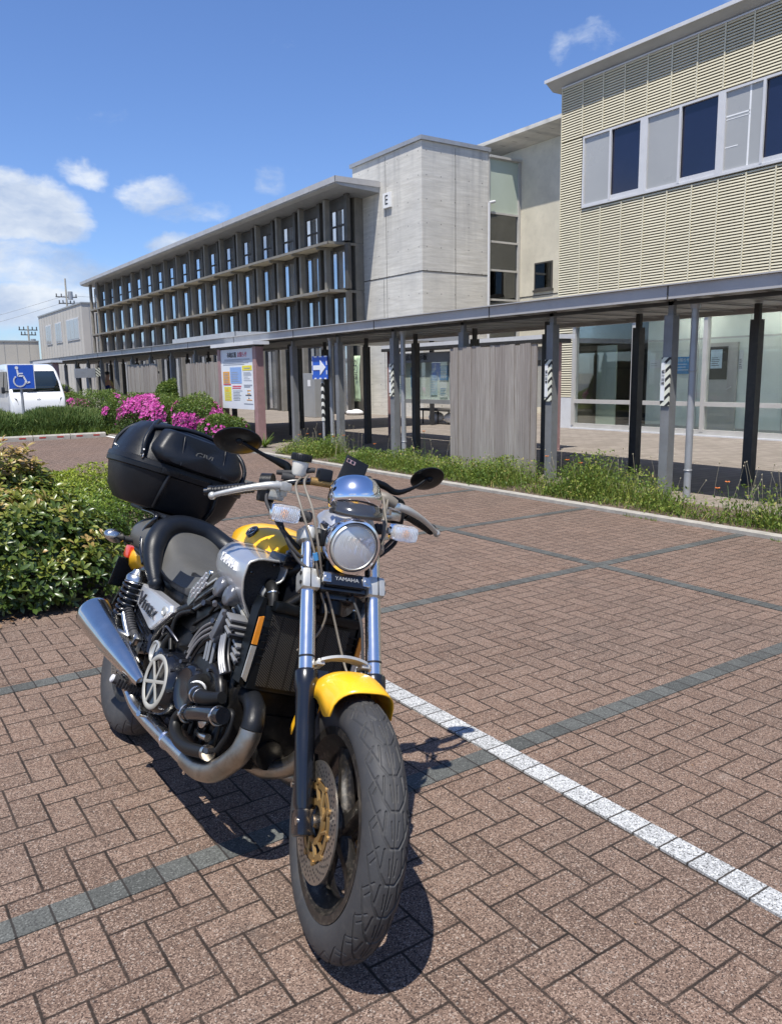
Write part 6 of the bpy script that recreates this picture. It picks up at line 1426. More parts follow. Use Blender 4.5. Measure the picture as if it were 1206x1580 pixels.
for s_ in (1, -1):
    def oc(c, x): return [(x+(.02 if c is MO else 0)*((z-.74)/.17), s_*y, z) for y, z in c]
    def mixo(a, c, f): return [(p[0]*(1-f)+q_[0]*f, p[1]*(1-f)+q_[1]*f) for p, q_ in zip(a, c)]
    def subd(loop):    # round the polygon slightly
        out = []; n = len(loop)
        for i in range(n):
            p, q_ = Vector(loop[i]), Vector(loop[(i+1) % n]); out += [p.lerp(q_, .16), p.lerp(q_, .5), p.lerp(q_, .84)]
        return out
    L_ = [(RO, .74), (mixo(RO, MD, .55), .79), (MD, .87), (mixo(MD, MO, .5), .97), (mixo(MD, MO, .9), 1.04), (MO, 1.07)]
    b = MB(); cen = (-.16, .87); tip = [(y*.35+cen[0]*.65, z*.35+cen[1]*.65) for y, z in RO]
    b.loft([subd(oc(tip, .715))]+[subd(oc(c, x)) for c, x in L_], cap=False); b.loft([subd(oc(MO, 1.07)), subd(oc([(y*.93-.178*.07, z*.93+.818*.07) for y, z in MO], 1.075)), subd(oc([(y*.93-.178*.07, z*.93+.818*.07) for y, z in MO], 1.05))], cap=False)
    sc_ = b.build('air_scoop', M['silver'], bk, 45)
    b = MB(); b.tube(subd(oc(MO, 1.072)), .0042, 8, 1, closed=True); b.build('scoop_lip', M['alu_cast'], sc_, 60)
    b = MB(); ins = oc([(y*.94-.178*.06, z*.94+.818*.06) for y, z in MO], 1.058); b.add(subd(ins), [tuple(range(len(ins)*3))]); b.build('intake_mesh', M['foam'], sc_, 0)
    for y, z in ((-.214, .855), (-.148, .893), (-.170, .756)):
        b = MB(); b.lathe((1.060+.02*((z-.74)/.17), s_*y, z), (1, 0, 0), [(0, .0055), (.004, .0055), (.006, 0)], 12); b.build('mesh_screw', M['gloss_bk'], sc_, 40)
    if s_ == 1:
        b = MB(); b.text('YAMAHA', .036, Matrix.Identity(4), .001)
b = MB(); sc_m = frame4((.955, -.2345, .862), (1, -.07, -.10), (0, .10, 1)); b.text('YAMAHA', .038, sc_m, .012, sx=.85); b.build('scoop_lettering', M['white'], bk, 0)
# seat
b = MB(); secs = []
xs_ = np.linspace(.06, .80, 18)
for x in xs_:
    f = (x-.10)/.70; top = float(np.interp(x, [.06, .10, .15, .22, .32, .45, .58, .70, .80], [.895, .885, .855, .810, .782, .775, .795, .845, .900])); w_ = .158-.035*f; lowz = np.interp(x, [.06, .25, .52, .62, .72, .80], [.72, .655, .640, .72, .80, .84])
    row = []
    for k in range(15):
        u = -1+2*k/14; yy = u*w_; e = abs(u)**5
        if abs(u) < .99: row.append((x, yy, top-.050*e-.006*u*u))
        else: row.append((x, yy*1.01, top-.10))
    row = [(x, -w_*1.03, lowz), (x, -w_*1.05, (lowz+top)/2)]+row+[(x, w_*1.05, (lowz+top)/2), (x, w_*1.03, lowz)]
    secs.append(row)
b.loft(secs)
b.mi = [1 if (abs(sum(b.v[i][1] for i in f)/len(f)) > .13 and sum(b.v[i][0] for i in f)/len(f) < .50 and sum(b.v[i][2] for i in f)/len(f) < .715) else 0 for f in b.f]
b.build('rider_seat', [M['seat_gr'], M['seat_bk']], bk, 50, sub=1)
b = MB(); P_ = [(.270, -.166, .665), (.205, -.176, .735), (.160, -.172, .800), (.110, -.135, .858), (.075, -.07, .888), (.065, 0, .895), (.075, .07, .888), (.125, .135, .862), (.20, .168, .840), (.32, .168, .840), (.45, .158, .856), (.58, .135, .885), (.68, .115, .905)]
b.tube(P_, [.024, .037, .043, .046, .047, .047, .047, .044, .038, .032, .026, .020, .012], 20, 8); b.ell((.272, -.166, .662), (.028, .026, .028)); b.build('seat_bolster', M['seat_bk'], bk, 70)
b = MB(); b.ell((-.15, 0, .800), (.24, .148, .105), 32, 20); b.ell((-.05, 0, .86), (.14, .11, .055), 28, 16); b.build('pillion_seat', M['seat_gr'], bk, 70)
# side covers
for s_ in (-1, 1):
    sp_ = [(.205, .645), (.180, .600), (.172, .575), (.398, .508), (.420, .515), (.545, .610), (.530, .630)]
    b = MB(); yb = s_*.168
    outer = [(x, s_*.180, z) for x, z in sp_]; cx_, cz_ = .35, .58; inner = [(cx_+(x-cx_)*.94, s_*.188, cz_+(z-cz_)*.92) for x, z in sp_]
    b.loft([[(x, s_*.140, z) for x, z in sp_], outer, inner]); sc2 = b.build('side_cover', M['side_silver'], bk, 20)
    b = MB(); b.lathe((.487, s_*.186, .598), (0, s_, 0), [(0, .019), (.006, .018), (.007, .012), (.004, .010), (.004, .0)], 24); b.build('cover_knob', M['alu_cast'], sc2, 40)
    b = MB(); b.cyl((.205, s_*.186, .618), (.205, s_*.190, .618), .006, n=10); b.build('cover_screw', M['black'], sc2, 40)
    if s_ < 0:
        b = MB(); fm = frame4((.325, -.1900, .582), (1, 0, -.10), (0, 0, 1))
        b.text('Vmax', .078, fm, .008, sx=1.15, shear=.12); b.build('cover_lettering', M['dark_metal'], sc2, 30)
    b = MB(); lp = [(.175, .560), (.405, .492), (.430, .425), (.335, .400), (.235, .440)]
    b.loft([[(x, s_*.120, z) for x, z in lp], [(x, s_*.170, z) for x, z in lp], [(.31+(x-.31)*.9, s_*.178, .48+(z-.48)*.9) for x, z in lp]])
    for k in range(4): b.tube([(.225+k*.012, s_*.178, .525-k*.022), (.385+k*.008, s_*.178, .482-k*.02)], .0035, 6, 1)
    b.build('lower_side_panel', M['gloss_bk'], bk, 25)
    # rear suspension
    t0, t1 = Vector((.165, s_*.20, .672)), Vector((.175, s_*.205, .425)); d = t1-t0
    b = MB(); b.cyl(t0, t1, .020, n=18); b.cyl(t0+d*.02, t0+d*.14, .036, n=22); b.cyl(t0+d*.1, t0+d*.9, .028, n=22); b.cyl(t0+d*.90, t0+d*.96, .040, n=22); b.ell(t1, (.022, .022, .022)); sh = b.build('shock_absorber', M['semi_bk'], bk, 40)
    b = MB(); n_ = 8.5; pts_ = []
    uu = Vector((1, 0, 0)); vv_ = Vector((0, 1, 0))
    for k in range(int(n_*16)+1):
        a = k/16*2*math.pi; f = .14+.76*k/(n_*16); pts_.append(t0+d*f+uu*(.0425*math.cos(a))+vv_*(.0425*math.sin(a)))
    b.tube(pts_, .0058, 8, 1); b.build('spring', M['gloss_bk'], sh, 60)
    b = MB(); b.lathe(t0-d*.06, d, [(0, 0), (0, .020), (.012, .026), (.022, .036), (.032, .042), (.046, .042), (.048, .036)], 28); b.torus(t0+d*.15, d, .041, .003, 28, 6); b.build('shock_cap', M['chrome_br'], sh, 40)
    b = MB(); b.tube([(.42, s_*.12, .34), (.25, s_*.13, .335), (.0, s_*.13, RR)], [.035, .03, .034], 16, 6); b.build('swingarm', M['semi_bk'], bk, 50)
    # peg brackets, pegs
    b = MB(); b.prism([(.37, s_*.182, .455), (.33, s_*.182, .470), (.305, s_*.182, .440), (.300, s_*.182, .36), (.335, s_*.182, .275), (.37, s_*.182, .30), (.352, s_*.182, .37)], (0, s_*.014, 0)); b.build('footrest_bracket', M['alu_cast'], bk, 35)
    b = MB(); b.tube([(.345, s_*.205, .462), (.305, s_*.225, .500), (.262, s_*.235, .545)], [.015, .015, .013], 14)
    for k in range(9): b.torus(Vector((.325, s_*.215, .480)).lerp(Vector((.266, s_*.235, .540)), k/8), (-.06, s_*.02, .06), .0155, .003, 16, 6)
    b.build('pillion_peg', M['rubber'], bk, 50)
    b = MB(); b.box((.352, s_*.20, .455), (.035, .035, .035), Matrix.Rotation(.5, 3, 'Y'), .005); b.tube([(.332, s_*.226, .455), (.300, s_*.238, .49), (.268, s_*.248, .528)], [.010, .011, .010], 10); b.build('peg_hinge', M['chrome_br'], bk, 45)
    p0, p1 = Vector((.475, s_*.165, .300)), Vector((.450, s_*.278, .322)); d = p1-p0
    b = MB(); b.cyl(p0, p1, .016, n=16)
    for k in range(9): b.box(p0+d*(.12+k*.095), (.036, .0075, .036), Matrix.Rotation(.3, 3, 'Y'), .003)
    pg = b.build('rider_peg', M['rubber'], bk, 40)
    b = MB(); b.lathe(p1, d, [(0, .015), (.006, .015), (.010, .011), (.011, 0)], 16); b.build('peg_end', M['alu'], pg, 40)
    b = MB(); b.tube([(.50, s_*.17, .275), (.58, s_*.20, .262), (.67, s_*.215, .272)], .007, 8); b.tube([(.66, s_*.21, .27), (.672, s_*.245, .275)], .010, 10, 1); b.build('foot_lever', M['chrome_br'], bk, 50)
# rear light, plate, fender, carrier, rear indicators
b = MB(); secs = []
for i in range(12):
    al = R(70+95*i/11); secs.append([(.0+r_*math.cos(al), yy, RR+r_*math.sin(al)) for yy, r_ in ((-.095, .335), (-.085, .372), (-.05, .386), (0, .39), (.05, .386), (.085, .372), (.095, .335))])
b.loft(secs, cap=False, closed=False); o = b.build('rear_fender', M['gloss_bk'], bk, 60); md = o.modifiers.new('t', 'SOLIDIFY'); md.thickness = .004
b = MB(); b.loft([[(x, y*w_, z) for y, z in ((-.10, .715-.02*k), (-.085, .77-.02*k), (0, .79-.02*k), (.085, .77-.02*k), (.10, .715-.02*k), (.06, .66-.02*k), (-.06, .66-.02*k))] for k, (x, w_) in enumerate(((-.16, 1.), (-.26, .95), (-.36, .8), (-.42, .55)))]); b.build('tail_cowl', M['yellow'], bk, 50, sub=1)
b = MB(); b.box((-.375, 0, .70), (.07, .17, .06), None, .015); b.build('tail_lamp', M['red_lens'], bk, 40)
b = MB(); b.box((-.40, 0, .60), (.006, .20, .125), Matrix.Rotation(R(12), 3, 'Y'), .002); pl2 = b.build('number_plate', M['white'], bk, 30)
b = MB(); b.box((-.392, 0, .60), (.006, .215, .14), Matrix.Rotation(R(12), 3, 'Y'), .003); b.box((-.33, 0, .66), (.13, .06, .02)); b.build('plate_bracket', M['gloss_bk'], bk, 30)
for s_ in (-1, 1):
    b = MB(); c = Vector((-.20, s_*.215, .765)); b.lathe(c+Vector((-.018, 0, 0)), (1, 0, 0), [(-.012, 0), (-.012, .018), (-.004, .027), (.03, .028), (.04, .022), (.044, 0)], 22)
    vv = [(p[0], c.y+(p[1]-c.y)*1.5, p[2]) for p in b.v]; b.v = vv; ri = b.build('rear_indicator', M['chrome_br'], bk, 50)
    b = MB(); b.cyl((-.20, s_*.175, .765), (-.19, s_*.11, .770), .013, n=14); b.build('indicator_stem', M['rubber'], ri, 40)
    ft([(.0, s_*.13, .70), (-.07, s_*.135, .76), (-.105, s_*.13, .83), (-.05, s_*.12, .90), (-.25, s_*.11, .905)], .011, 'luggage_carrier', 'gloss_bk')
b = MB(); b.bb(-.44, .02, -.11, .11, .900, .918, .006); b.build('carrier_plate', M['plast_bk'], bk, 30)
# ---- top case
tc = MB(); CXc = -.30
def caseloop(z, hx, hy, fx=0., n=40, e=3.2, yo=0):
    out = []
    for k in range(n):
        a = 2*math.pi*k/n; ca, sa = math.cos(a), math.sin(a)
        x = CXc+fx+hx*math.copysign(abs(ca)**(2/e), ca); y = hy*math.copysign(abs(sa)**(2/e), sa)
        # front corners cut back so that the case narrows towards the rider
        y *= 1-.10*max(0, ca)**2; out.append((x, y, z))
    return out
tc.loft([caseloop(.920, .150, .200), caseloop(.926, .175, .225), caseloop(.975, .205, .262), caseloop(1.075, .222, .288), caseloop(1.080, .232, .298), caseloop(1.098, .234, .300)]); base_ = tc.build('top_case', M['plast_bk'], bk, 35)
tc = MB(); tc.loft([caseloop(1.102, .234, .300), caseloop(1.122, .230, .298), caseloop(1.126, .219, .288), caseloop(1.180, .208, .272, -.005), caseloop(1.245, .180, .243, -.015), caseloop(1.285, .145, .205, -.025), caseloop(1.302, .10, .155, -.03), caseloop(1.306, .03, .06, -.03)]); lid_ = tc.build('case_lid', M['plast_bk'], base_, 35)
tc = MB(); tc.loft([caseloop(1.097, .228, .294), caseloop(1.103, .228, .294)]); tc.build('case_seam', M['black'], base_, 30)
# back pad on the front of the lid
def pad(x0, sc, ext):
    P2 = [(-.165, 1.265), (-.135, 1.275), (.135, 1.275), (.165, 1.262), (.205, 1.175), (.170, 1.132), (.0, 1.124), (-.170, 1.132), (-.205, 1.175)]
    return [(x0-(z-1.13)*.30, y*sc, 1.20+(z-1.20)*sc) for y, z in P2]
tc = MB(); tc.loft([subd(pad(-.115, 1.04, 0)), subd(pad(-.052, 1.0, 0)), subd(pad(-.038, .90, 0)), subd(pad(-.034, .6, 0)), subd(pad(-.034, .02, 0))]); pd = tc.build('backrest_pad', M['seat_bk'], base_, 50)
for s_ in (-1, 1): tc = MB(); tc.tube([(-.034, s_*.095, 1.135), (-.060, s_*.098, 1.22), (-.078, s_*.098, 1.262)], .0022, 6, 4); tc.build('pad_seam', M['black'], pd, 60)
tc = MB(); tc.text('GIVI', .042, frame4((-.052, .0, 1.198), (0, 1, 0), (-.30, 0, 1)), .004, sx=1.1, shear=.15); tc.build('pad_lettering', M['seat_gr'], pd, 0)
# ribs and latch on the lower shell
for s_ in (-1, 1):
    tc = MB(); tc.tube([(-.070, s_*.115, 1.085), (-.082, s_*.125, 1.00), (-.125, s_*.12, .935)], [.008, .010, .008], 8, 5); tc.box((-.068, s_*.115, 1.095), (.012, .075, .030), None, .004); tc.build('case_latch', M['plast_bk'], base_, 50)
# net / straps over the lid
for k, P_ in enumerate(([(-.125, -.232, 1.135), (-.14, -.236, 1.20), (-.19, -.205, 1.262), (-.30, -.15, 1.305), (-.42, -.08, 1.295)], [(-.41, -.268, 1.13), (-.42, -.262, 1.19), (-.40, -.21, 1.262), (-.33, -.1, 1.308)], [(-.12, .235, 1.135), (-.13, .240, 1.20), (-.18, .21, 1.262), (-.30, .15, 1.305)], [(-.19, -.205, 1.262), (-.18, -.1, 1.292), (-.17, .0, 1.300), (-.18, .1, 1.292), (-.19, .2, 1.265)])):
    tc = MB(); tc.tube(P_, [.012]+[.010]*(len(P_)-1), 8, 6); tc.build('luggage_net_strap', M['seat_bk'], lid_, 60)
    if k < 3:
        p = Vector(P_[0]); tc = MB(); tc.torus(p+Vector((.004, 0, -.008)), (.3, 1, 0), .011, .0028, 16, 6); tc.tube([p+Vector((.0, 0, .01)), p+Vector((.02, -.01 if k != 2 else .01, .02))], .004, 6, 1); tc.build('strap_hook', M['chrome_br'], lid_, 50)

# ---- engine
def eb_(name, m_, fn, sm=40, parent=None):
    b = MB(); fn(b); return b.build(name, M[m_] if isinstance(m_, str) else m_, parent or bk, sm)
eng = eb_('crankcase', 'semi_bk', lambda b: (b.box((.86, 0, .42), (.50, .34, .20), None, .03), b.box((.86, 0, .30), (.42, .26, .10), None, .03), b.box((.62, 0, .38), (.16, .30, .20), None, .03)))
for nm, c, ang in (('front_cylinder_bank', (.985, 0, .585), R(24)), ('rear_cylinder_bank', (.80, 0, .62), R(-32))):
    rt_ = Matrix.Rotation(ang, 3, 'Y')
    o = eb_(nm, 'semi_bk', lambda b: (b.box(c, (.17, .33, .26), rt_, .018), b.box(Vector(c)+rt_ @ Vector((0, 0, .12)), (.19, .35, .07), rt_, .02), [b.box(Vector(c)+rt_ @ Vector((0, 0, -.08+.03*k)), (.185, .345, .008), rt_, .003) for k in range(5)]))
    for s_ in (-1, 1):
        eb_('head_side_cover', 'alu_cast', lambda b: [b.box(Vector(c)+rt_ @ Vector((0+.0, s_*.176, .145-.028*k)), (.16, .010, .008), rt_, .002) for k in range(3)], 35, o)
for s_ in (-1, 1):
    # curved finned trims between the banks
    for nm, base_pts, dr_ in (('upper_fin_trim', [(.795, .548), (.815, .590), (.850, .628), (.905, .660)], (.013, -.016)), ('lower_fin_trim', [(.992, .640), (1.000, .605), (1.022, .568), (1.060, .535)], (.018, .008))):
        b = MB()
        for k in range(3):
            b.cur = 0; P_ = [(x+dr_[0]*k, s_*(.200+.004*k), z+dr_[1]*k) for x, z in base_pts]; b.tube(P_, .0052, 6, 5)
            b.cur = 1; P_ = [(x+dr_[0]*(k+.5), s_*.196, z+dr_[1]*(k+.5)) for x, z in base_pts]; b.tube(P_, .0055, 6, 5)
        b.build(nm, [M['fin_silver'], M['black']], bk, 60)
    # stacked cam cover blocks under the scoop
    for q, (x, y, z) in enumerate(((1.075, .212, .712), (1.098, .178, .640))):
        b = MB()
        for k in range(3): b.cur = 0; b.box((x+.006*k, s_*y, z-.019*k), (.040, .062, .008), Matrix.Rotation(.35, 3, 'Y'), .002); b.cur = 1; b.box((x+.006*k, s_*(y-.004), z-.0095-.019*k), (.036, .056, .010), Matrix.Rotation(.35, 3, 'Y'))
        b.cyl((x+.028, s_*(y+.018), z-.036), (x+.034, s_*(y+.018), z-.038), .006, n=10); b.build('cam_cover_fins', [M['fin_silver'], M['black']], bk, 35)
    # intake funnels (velocity stack covers)
    for x, z in ((.925, .772), (1.005, .762)):
        b = MB(); b.lathe((x, s_*.195, z), (0, s_, .12), [(0, .022), (.02, .026), (.034, .028), (.040, .024), (.042, 0)], 26, sy=1.2, up=(0, 0, 1)); b.cyl((x+.02, s_*.235, z-.045), (x+.035, s_*.24, z-.05), .008, n=10); b.build('carburettor_cap', M['carb'], bk, 50)
    b = MB(); b.box((.985, s_*.212, .672), (.030, .030, .095), Matrix.Rotation(.30, 3, 'Y'), .007); b.box((.965, s_*.205, .630), (.045, .03, .035), Matrix.Rotation(.3, 3, 'Y'), .008); b.build('coolant_pipe', M['carb'], bk, 50)
    for (x, z, r_) in ((.83, .705, .010), (.93, .67, .009), (1.12, .47, .009), (1.14, .33, .010), (.80, .50, .007), (1.0, .53, .006)):
        b = MB(); b.cyl((x, s_*.195, z), (x+.01, s_*.222, z), r_, n=6); b.build('bolt', M['dark_metal'], bk, 30)
    for (x, z) in ((.905, .60), (.925, .60), (.955, .60)):
        b = MB(); b.cyl((x, s_*.190, z-.06), (x-.005, s_*.194, z+.005), .0055, n=8); b.build('coolant_stud', M['fin_silver'], bk, 40)
    # wiring and hoses around the engine
    for P_, r_ in (([(.66, .50), (.62, .56), (.64, .62), (.73, .655)], .008), ([(1.13, .44), (1.19, .46), (1.20, .40), (1.17, .34)], .009), ([(.60, .44), (.60, .50), (.63, .545)], .014), ([(.86, .68), (.90, .72), (.98, .70)], .006), ([(.56, .40), (.545, .46), (.56, .52), (.60, .55)], .006)):
        b = MB(); b.tube([(x, s_*.198, z) for x, z in P_], r_, 8, 6); b.build('engine_hose', M['hose'], bk, 60)
# right side covers
b = MB(); b.lathe((.700, -.165, .395), (0, -1, 0), [(0, .108), (.045, .104), (.062, .096), (.070, .092), (.066, .086), (.064, 0)], 48); b.lathe((.635, -.16, .45), (0, -1, 0), [(0, .05), (.06, .045), (.07, .03), (.07, 0)], 24); cc = b.build('clutch_cover', M['gloss_bk'], bk, 40)
b = MB(); b.torus((.700, -.236, .395), (0, 1, 0), .083, .009, 48, 8)
for k in range(3):
    a = k*math.pi/3+.25; d = Vector((math.cos(a), 0, math.sin(a)))*.078; c = Vector((.70, -.237, .395)); b.tube([c-d, c+d], .0065, 6, 1)
vv = [(p[0], -.236+(p[1]+.236)*.5, p[2]) for p in b.v]; b.v = vv; b.build('clutch_cover_ring', M['ring'], cc, 40)
for k in range(9):
    a = k*.698; b = MB(); b.cyl((.70+.098*math.cos(a), -.20, .395+.098*math.sin(a)), (.70+.098*math.cos(a), -.2295, .395+.098*math.sin(a)), .0058, n=6); b.build('cover_bolt', M['dark_metal'], cc, 30)
for k in range(7):
    a = k*.9+.3; b = MB(); b.cyl((.875+.078*math.cos(a), -.185, .43+.078*math.sin(a)), (.875+.078*math.cos(a), -.207, .43+.078*math.sin(a)), .0055, n=6); b.build('cover_bolt', M['dark_metal'], bk, 30)
eb_('generator_cover', 'gloss_bk', lambda b: b.lathe((.875, -.165, .430), (0, -1, 0), [(0, .085), (.03, .082), (.045, .074), (.050, .066), (.046, .060), (.048, .02), (.048, 0)], 44))
eb_('middle_gear_cover', 'semi_bk', lambda b: b.lathe((.555, -.15, .455), (0, -1, 0), [(0, .06), (.04, .058), (.05, .05), (.05, 0)], 32))
eb_('thermostat_housing', 'semi_bk', lambda b: (b.box((.94, -.175, .50), (.20, .04, .09), None, .012), b.tube([(.98, -.185, .53), (1.05, -.19, .515), (1.09, -.19, .47)], [.02, .022, .018], 12)))
eb_('sight_glass', 'alu_cast', lambda b: (b.lathe((.548, -.198, .462), (0, -1, 0), [(0, .040), (.008, .040), (.010, .035), (.004, .033), (.004, 0)], 30)))
eb_('water_pump', 'gloss_bk', lambda b: (b.tube([(.965, -.225, .378), (1.09, -.232, .420), (1.205, -.232, .452)], [.022, .024, .024], 18), b.ell((.965, -.225, .377), (.023, .023, .023)), b.box((1.13, -.20, .43), (.06, .05, .05), None, .01)))
b = MB(); b.tube([(.955, -.17, .480), (.960, -.215, .470), (1.02, -.235, .455), (1.10, -.235, .468), (1.155, -.225, .490)], [.030, .030, .024, .021, .018], 16); b.cur = 1; b.torus((1.02, -.235, .455), (1, -.2, .1), .0215, .005, 20, 6); b.torus((1.045, -.236, .457), (1, 0, .1), .0205, .004, 20, 6); b.cur = 2; b.torus((.990, -.226, .462), (1, -.5, -.2), .024, .005, 20, 6); b.build('coolant_elbow', [M['hose'], M['chrome_br'], M['white']], bk, 50)
b = MB(); b.tube([(.955, -.20, .365), (.875, -.195, .350), (.855, -.195, .315), (.90, -.20, .285), (1.0, -.205, .285), (1.13, -.205, .318)], [.016, .018, .019, .020, .020, .019], 14); b.build('lower_coolant_hose', M['hose'], bk, 60)
b = MB(); b.tube([(1.125, -.205, .317), (1.14, -.205, .321)], .023, 16, 1); b.tube([(1.00, -.18, .335), (1.06, -.20, .345), (1.10, -.2, .352)], .012, 10); b.lathe((1.05, -.2, .395), (0, -1, 0), [(0, .028), (.01, .03), (.014, .02), (.014, 0)], 18); b.build('hose_clamp', M['chrome_br'], bk, 40)
eb_('oil_filter', 'semi_bk', lambda b: (b.cyl((1.06, .0, .33), (1.14, .0, .33), .045, n=24), b.box((1.10, 0, .40), (.05, .22, .10), None, .01)))
eb_('air_box', 'semi_bk', lambda b: (b.box((.90, 0, .80), (.30, .24, .12), None, .02), b.box((.55, 0, .66), (.22, .24, .20), None, .02), b.box((.30, 0, .60), (.30, .24, .20), None, .02), b.box((.5, 0, .48), (.2, .22, .22), None, .02)))
# perforated silver guards on both sides of the seat front
for s_ in (-1, 1):
    gp_ = [(.852, .812), (.838, .792), (.775, .708), (.722, .668), (.698, .676), (.690, .716), (.722, .748), (.80, .795)]
    b = MB(); b.loft([[(x, s_*(.205+.02*(x-.69)/.16), z) for x, z in gp_], [(x, s_*(.211+.02*(x-.69)/.16), z) for x, z in gp_]]); gd = b.build('knee_guard', M['guard'], bk, 25)
    b = MB()
    for i in range(4):
        for j in range(2+(i > 0)):
            x = .712+.026*i+.016*j; z = .700+.022*i-.014*j+.012; b.tube([(x, s_*(.2115+.02*(x-.69)/.16), z), (x+.014, s_*(.2135+.02*(x-.69)/.16), z+.019)], .0040, 7, 1)
    b.build('raised_slot', M['side_silver'], gd, 50)
    eb_('guard_bolt', 'chrome_br', lambda b: b.lathe((.846, s_*.228, .803), (0, s_, 0), [(0, .010), (.008, .009), (.010, 0)], 14), 40, gd)
# radiator
b = MB(); b.M = Matrix.Translation((-.07, 0, -.002)) @ Matrix.Diagonal((1, .86, 1, 1)); b.box((1.215, 0, .655), (.035, .40, .250), Matrix.Rotation(R(-6), 3, 'Y'), .006); ra = b.build('radiator', M['satin_bk'], bk, 30)
b = MB(); b.M = Matrix.Translation((-.07, 0, -.002)) @ Matrix.Diagonal((1, .86, 1, 1)); b.box((1.2345, 0, .652), (.004, .335, .212), Matrix.Rotation(R(-6), 3, 'Y')); b.build('radiator_core', M['radcore'], ra, 0)
b = MB(); b.M = Matrix.Translation((-.07, 0, -.002)) @ Matrix.Diagonal((1, .86, 1, 1))
for s_ in (-1, 1):
    for k in range(9): b.box((1.236, s_*.180, .565+.022*k), (.006, .028, .004), None, .001)
    b.box((1.238, s_*.03, .652), (.004, .003, .21), Matrix.Rotation(R(-6), 3, 'Y'))
b.box((1.225, 0, .785), (.05, .36, .030), None, .008); b.build('radiator_shroud_ribs', M['satin_bk'], ra, 30)
for s_ in (-1, 1):
    b = MB(); b.M = Matrix.Translation((-.07, 0, -.002)) @ Matrix.Diagonal((1, .86, 1, 1)); b.prism([(1.235, s_*.205, .535), (1.235, s_*.225, .545), (1.225, s_*.228, .76), (1.215, s_*.215, .80), (1.205, s_*.195, .80), (1.225, s_*.203, .77)], (-.045, 0, 0)); b.build('radiator_side_cover', M['satin_bk'], ra, 30)
    b = MB(); b.M = Matrix.Translation((-.07, 0, -.010)) @ Matrix.Diagonal((1, .86, 1, 1)); b.prism([(1.2385, s_*.206, .672), (1.2385, s_*.226, .672), (1.234, s_*.226, .752), (1.234, s_*.208, .757)], (.005, 0, 0)); b.build('side_reflector', M['amber'], ra, 20)
    b = MB(); b.M = Matrix.Translation((-.07, 0, -.010)) @ Matrix.Diagonal((1, .86, 1, 1)); b.prism([(1.2395, s_*.206, .560), (1.2395, s_*.226, .572), (1.2385, s_*.226, .667), (1.2385, s_*.206, .667)], (.005, 0, 0)); b.build('silver_strip', M['alu_cast'], ra, 20)
    b = MB(); b.M = Matrix.Translation((-.06, 0, 0)) @ Matrix.Diagonal((1, .80, 1, 1)); b.tube([(1.20, s_*.185, .775), (1.185, s_*.185, .805), (1.16, s_*.18, .825), (1.11, s_*.165, .832)], [.019, .020, .021, .020], 16); b.cur = 1; b.torus((1.178, s_*.184, .812), (-.5, 0, .8), .0215, .0032, 20, 6); b.build('radiator_hose', [M['hose'], M['chrome_br']], bk, 60)
eb_('coolant_filler', 'gloss_bk', lambda b: (b.cyl((1.085, -.105, .925), (1.09, -.108, .945), .019, n=20), b.cyl((1.09, -.108, .945), (1.092, -.109, .951), .013, n=20), b.box((1.06, -.05, .915), (.10, .18, .04), None, .012)))
eb_('horn', 'gloss_bk', lambda b: (b.lathe((1.20, .06, .84), (1, .2, -.2), [(-.03, .02), (0, .035), (.01, .038), (.012, 0)], 24),))
# castings: ribs and joint flanges on the crankcase and covers
for s_ in (-1, 1):
    for k in range(6):
        b = MB(); x = .80+.045*k; b.box((x, s_*.172, .345), (.007, .014, .085), None, .002); b.build('casting_rib', M['semi_bk'], eng, 30)
    b = MB(); b.box((.90, s_*.170, .518), (.34, .022, .010), None, .003); b.build('joint_flange', M['dark_metal'], eng, 30)
    for k in range(7):
        b = MB(); b.cyl((.75+.05*k, s_*.172, .518), (.75+.05*k, s_*.188, .518), .0052, n=6); b.build('flange_bolt', M['dark_metal'], eng, 30)
    for (x, y, z, r_) in ((1.175, .23, .442, .0265), (.985, .229, .384, .0265)):
        b = MB(); b.torus((x, s_*y, z), (1, .05, .25), r_, .0035, 24, 6); b.box((x, s_*(y+.026), z-.004), (.012, .010, .012), None, .002); b.build('hose_clamp', M['chrome_br'], bk, 40)
b = MB(); b.tube([(.56, -.20, .53), (.60, -.215, .565), (.66, -.215, .56), (.70, -.20, .54)], .0045, 8, 6); b.build('clutch_line', M['dark_metal'], bk, 50)
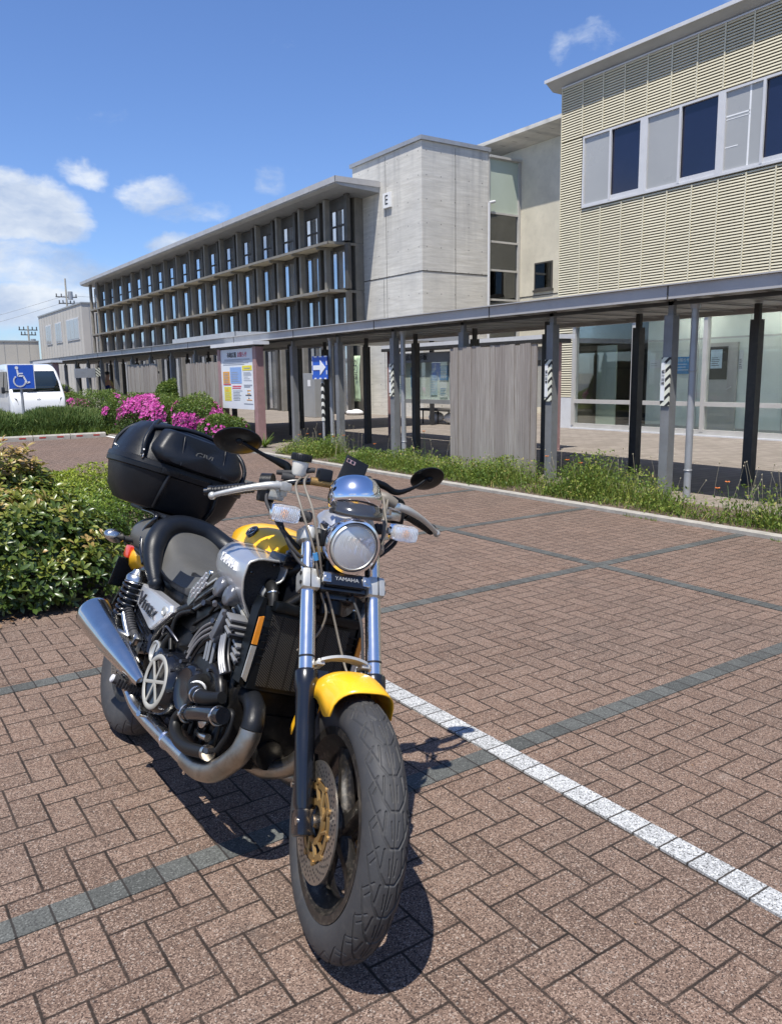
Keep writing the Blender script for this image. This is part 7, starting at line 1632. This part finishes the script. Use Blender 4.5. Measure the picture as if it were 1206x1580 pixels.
# exhaust
for s_ in (-1, 1):
    b = MB(); b.tube([(1.262, s_*.165, .440), (1.262, s_*.166, .41), (1.240, s_*.17, .352), (1.155, s_*.172, .277), (1.06, s_*.172, .243), (.965, s_*.172, .238)], [.0325]*6, 24, 8); hp = b.build('header_pipe', M['pipe'], bk, 60)
    b = MB(); b.tube([(1.02, s_*.11, .485), (1.13, s_*.125, .50), (1.215, s_*.148, .492), (1.255, s_*.161, .462), (1.262, s_*.165, .438)], [.029, .030, .031, .032, .032], 24, 8); b.build('upper_header_pipe', M['plast_bk'], bk, 60)
    b = MB(); b.tube([(.972, s_*.172, .239), (.80, s_*.172, .236), (.60, s_*.175, .238), (.50, s_*.185, .250), (.435, s_*.20, .285), (.42, s_*.212, .31)], [.029, .028, .0265, .024, .024, .025], 24, 8); b.build('exhaust_pipe', M['chrome_br'], bk, 60)
    b = MB(); b.torus((.800, s_*.172, .236), (1, 0, 0), .0290, .0035, 24, 6); b.torus((.79, s_*.172, .236), (1, 0, 0), .0285, .002, 24, 6); b.build('pipe_clamp', M['chrome'], bk, 50)
    m0, m1 = Vector((.535, s_*.232, .365)), Vector((.045, s_*.278, .468)); d = m1-m0; L_ = d.length
    b = MB(); b.lathe(m0-d*.03, d, [(-.03, .020), (0, .026), (L_*.15, .036), (L_*.45, .055), (L_*.8, .069), (L_*.97, .073), (L_*1.0, .0735), (L_*1.01, .071), (L_*.99, .067), (L_*.90, .064), (L_*.90, 0)], 48); mf = b.build('muffler', M['muffler'], bk, 50)
    b = MB(); b.lathe(m0-d*.03, d, [(L_*.905, .0635), (L_*.905, .03), (L_*.93, .028), (L_*.93, .022), (L_*.88, .020), (L_*.88, 0)], 32); b.build('muffler_end', M['semi_bk'], mf, 40)
    b = MB(); b.tube([(.43, s_*.21, .295), (.47, s_*.222, .335), (.535, s_*.232, .365)], [.024, .024, .026], 18); b.build('muffler_joint', M['chrome_br'], bk, 60)
b = MB(); b.tube([(1.15, .06, .54), (1.22, .07, .50), (1.235, .07, .42), (1.19, .06, .33), (1.10, .03, .275), (.95, .03, .255)], [.030]*6, 22, 8); b.build('header_pipe', M['pipe'], bk, 60)
# final drive, side stand
eb_('final_drive', 'semi_bk', lambda b: b.lathe((0, .10, RR), (0, 1, 0), [(-.03, .10), (.02, .10), (.05, .08), (.06, .04), (.06, 0)], 32))
b = MB(); b.tube([(.66, .15, .27), (.68, .24, .20), (.70, .335, .150)], [.014, .013, .012], 12); b.box((.705, .342, .143), (.075, .035, .010), Matrix.Rotation(LEAN, 3, 'X'), .003); b.build('side_stand', M['chrome_br'], bk, 50)

# ---- phone in its holder (a thing of its own)
ph = thing('phone', 'black cased phone standing up behind the chrome instrument pod', 'phone'); ph.matrix_world = bk.matrix_world.copy()
b = SB(); rt_ = Matrix.Rotation(R(-12), 3, 'Y') @ Matrix.Rotation(R(-17), 3, 'X'); pc = Vector((1.085, .026, 1.212)); b.box(pc, (.010, .080, .155), rt_, .0045); b.build('case', M['plast_bk'], ph, 40)
b = SB(); b.box(pc+rt_ @ Vector((.0055, -.020, .058)), (.003, .030, .013), rt_, .0012); b.build('camera_frame', M['phone_pink'], ph, 40)
b = SB(); b.cyl(pc+rt_ @ Vector((.006, -.029, .058)), pc+rt_ @ Vector((.0078, -.029, .058)), .0050, n=16); b.cyl(pc+rt_ @ Vector((.006, -.015, .058)), pc+rt_ @ Vector((.0078, -.015, .058)), .0050, n=16); b.build('camera_lens', M['gloss_bk'], ph, 40)
b = SB(); b.tube([(1.10, .02, 1.195), (1.092, .02, 1.205), (1.08, .02, 1.19)], .010, 10, 3); b.build('phone_mount', M['plast_bk'], bk, 40)
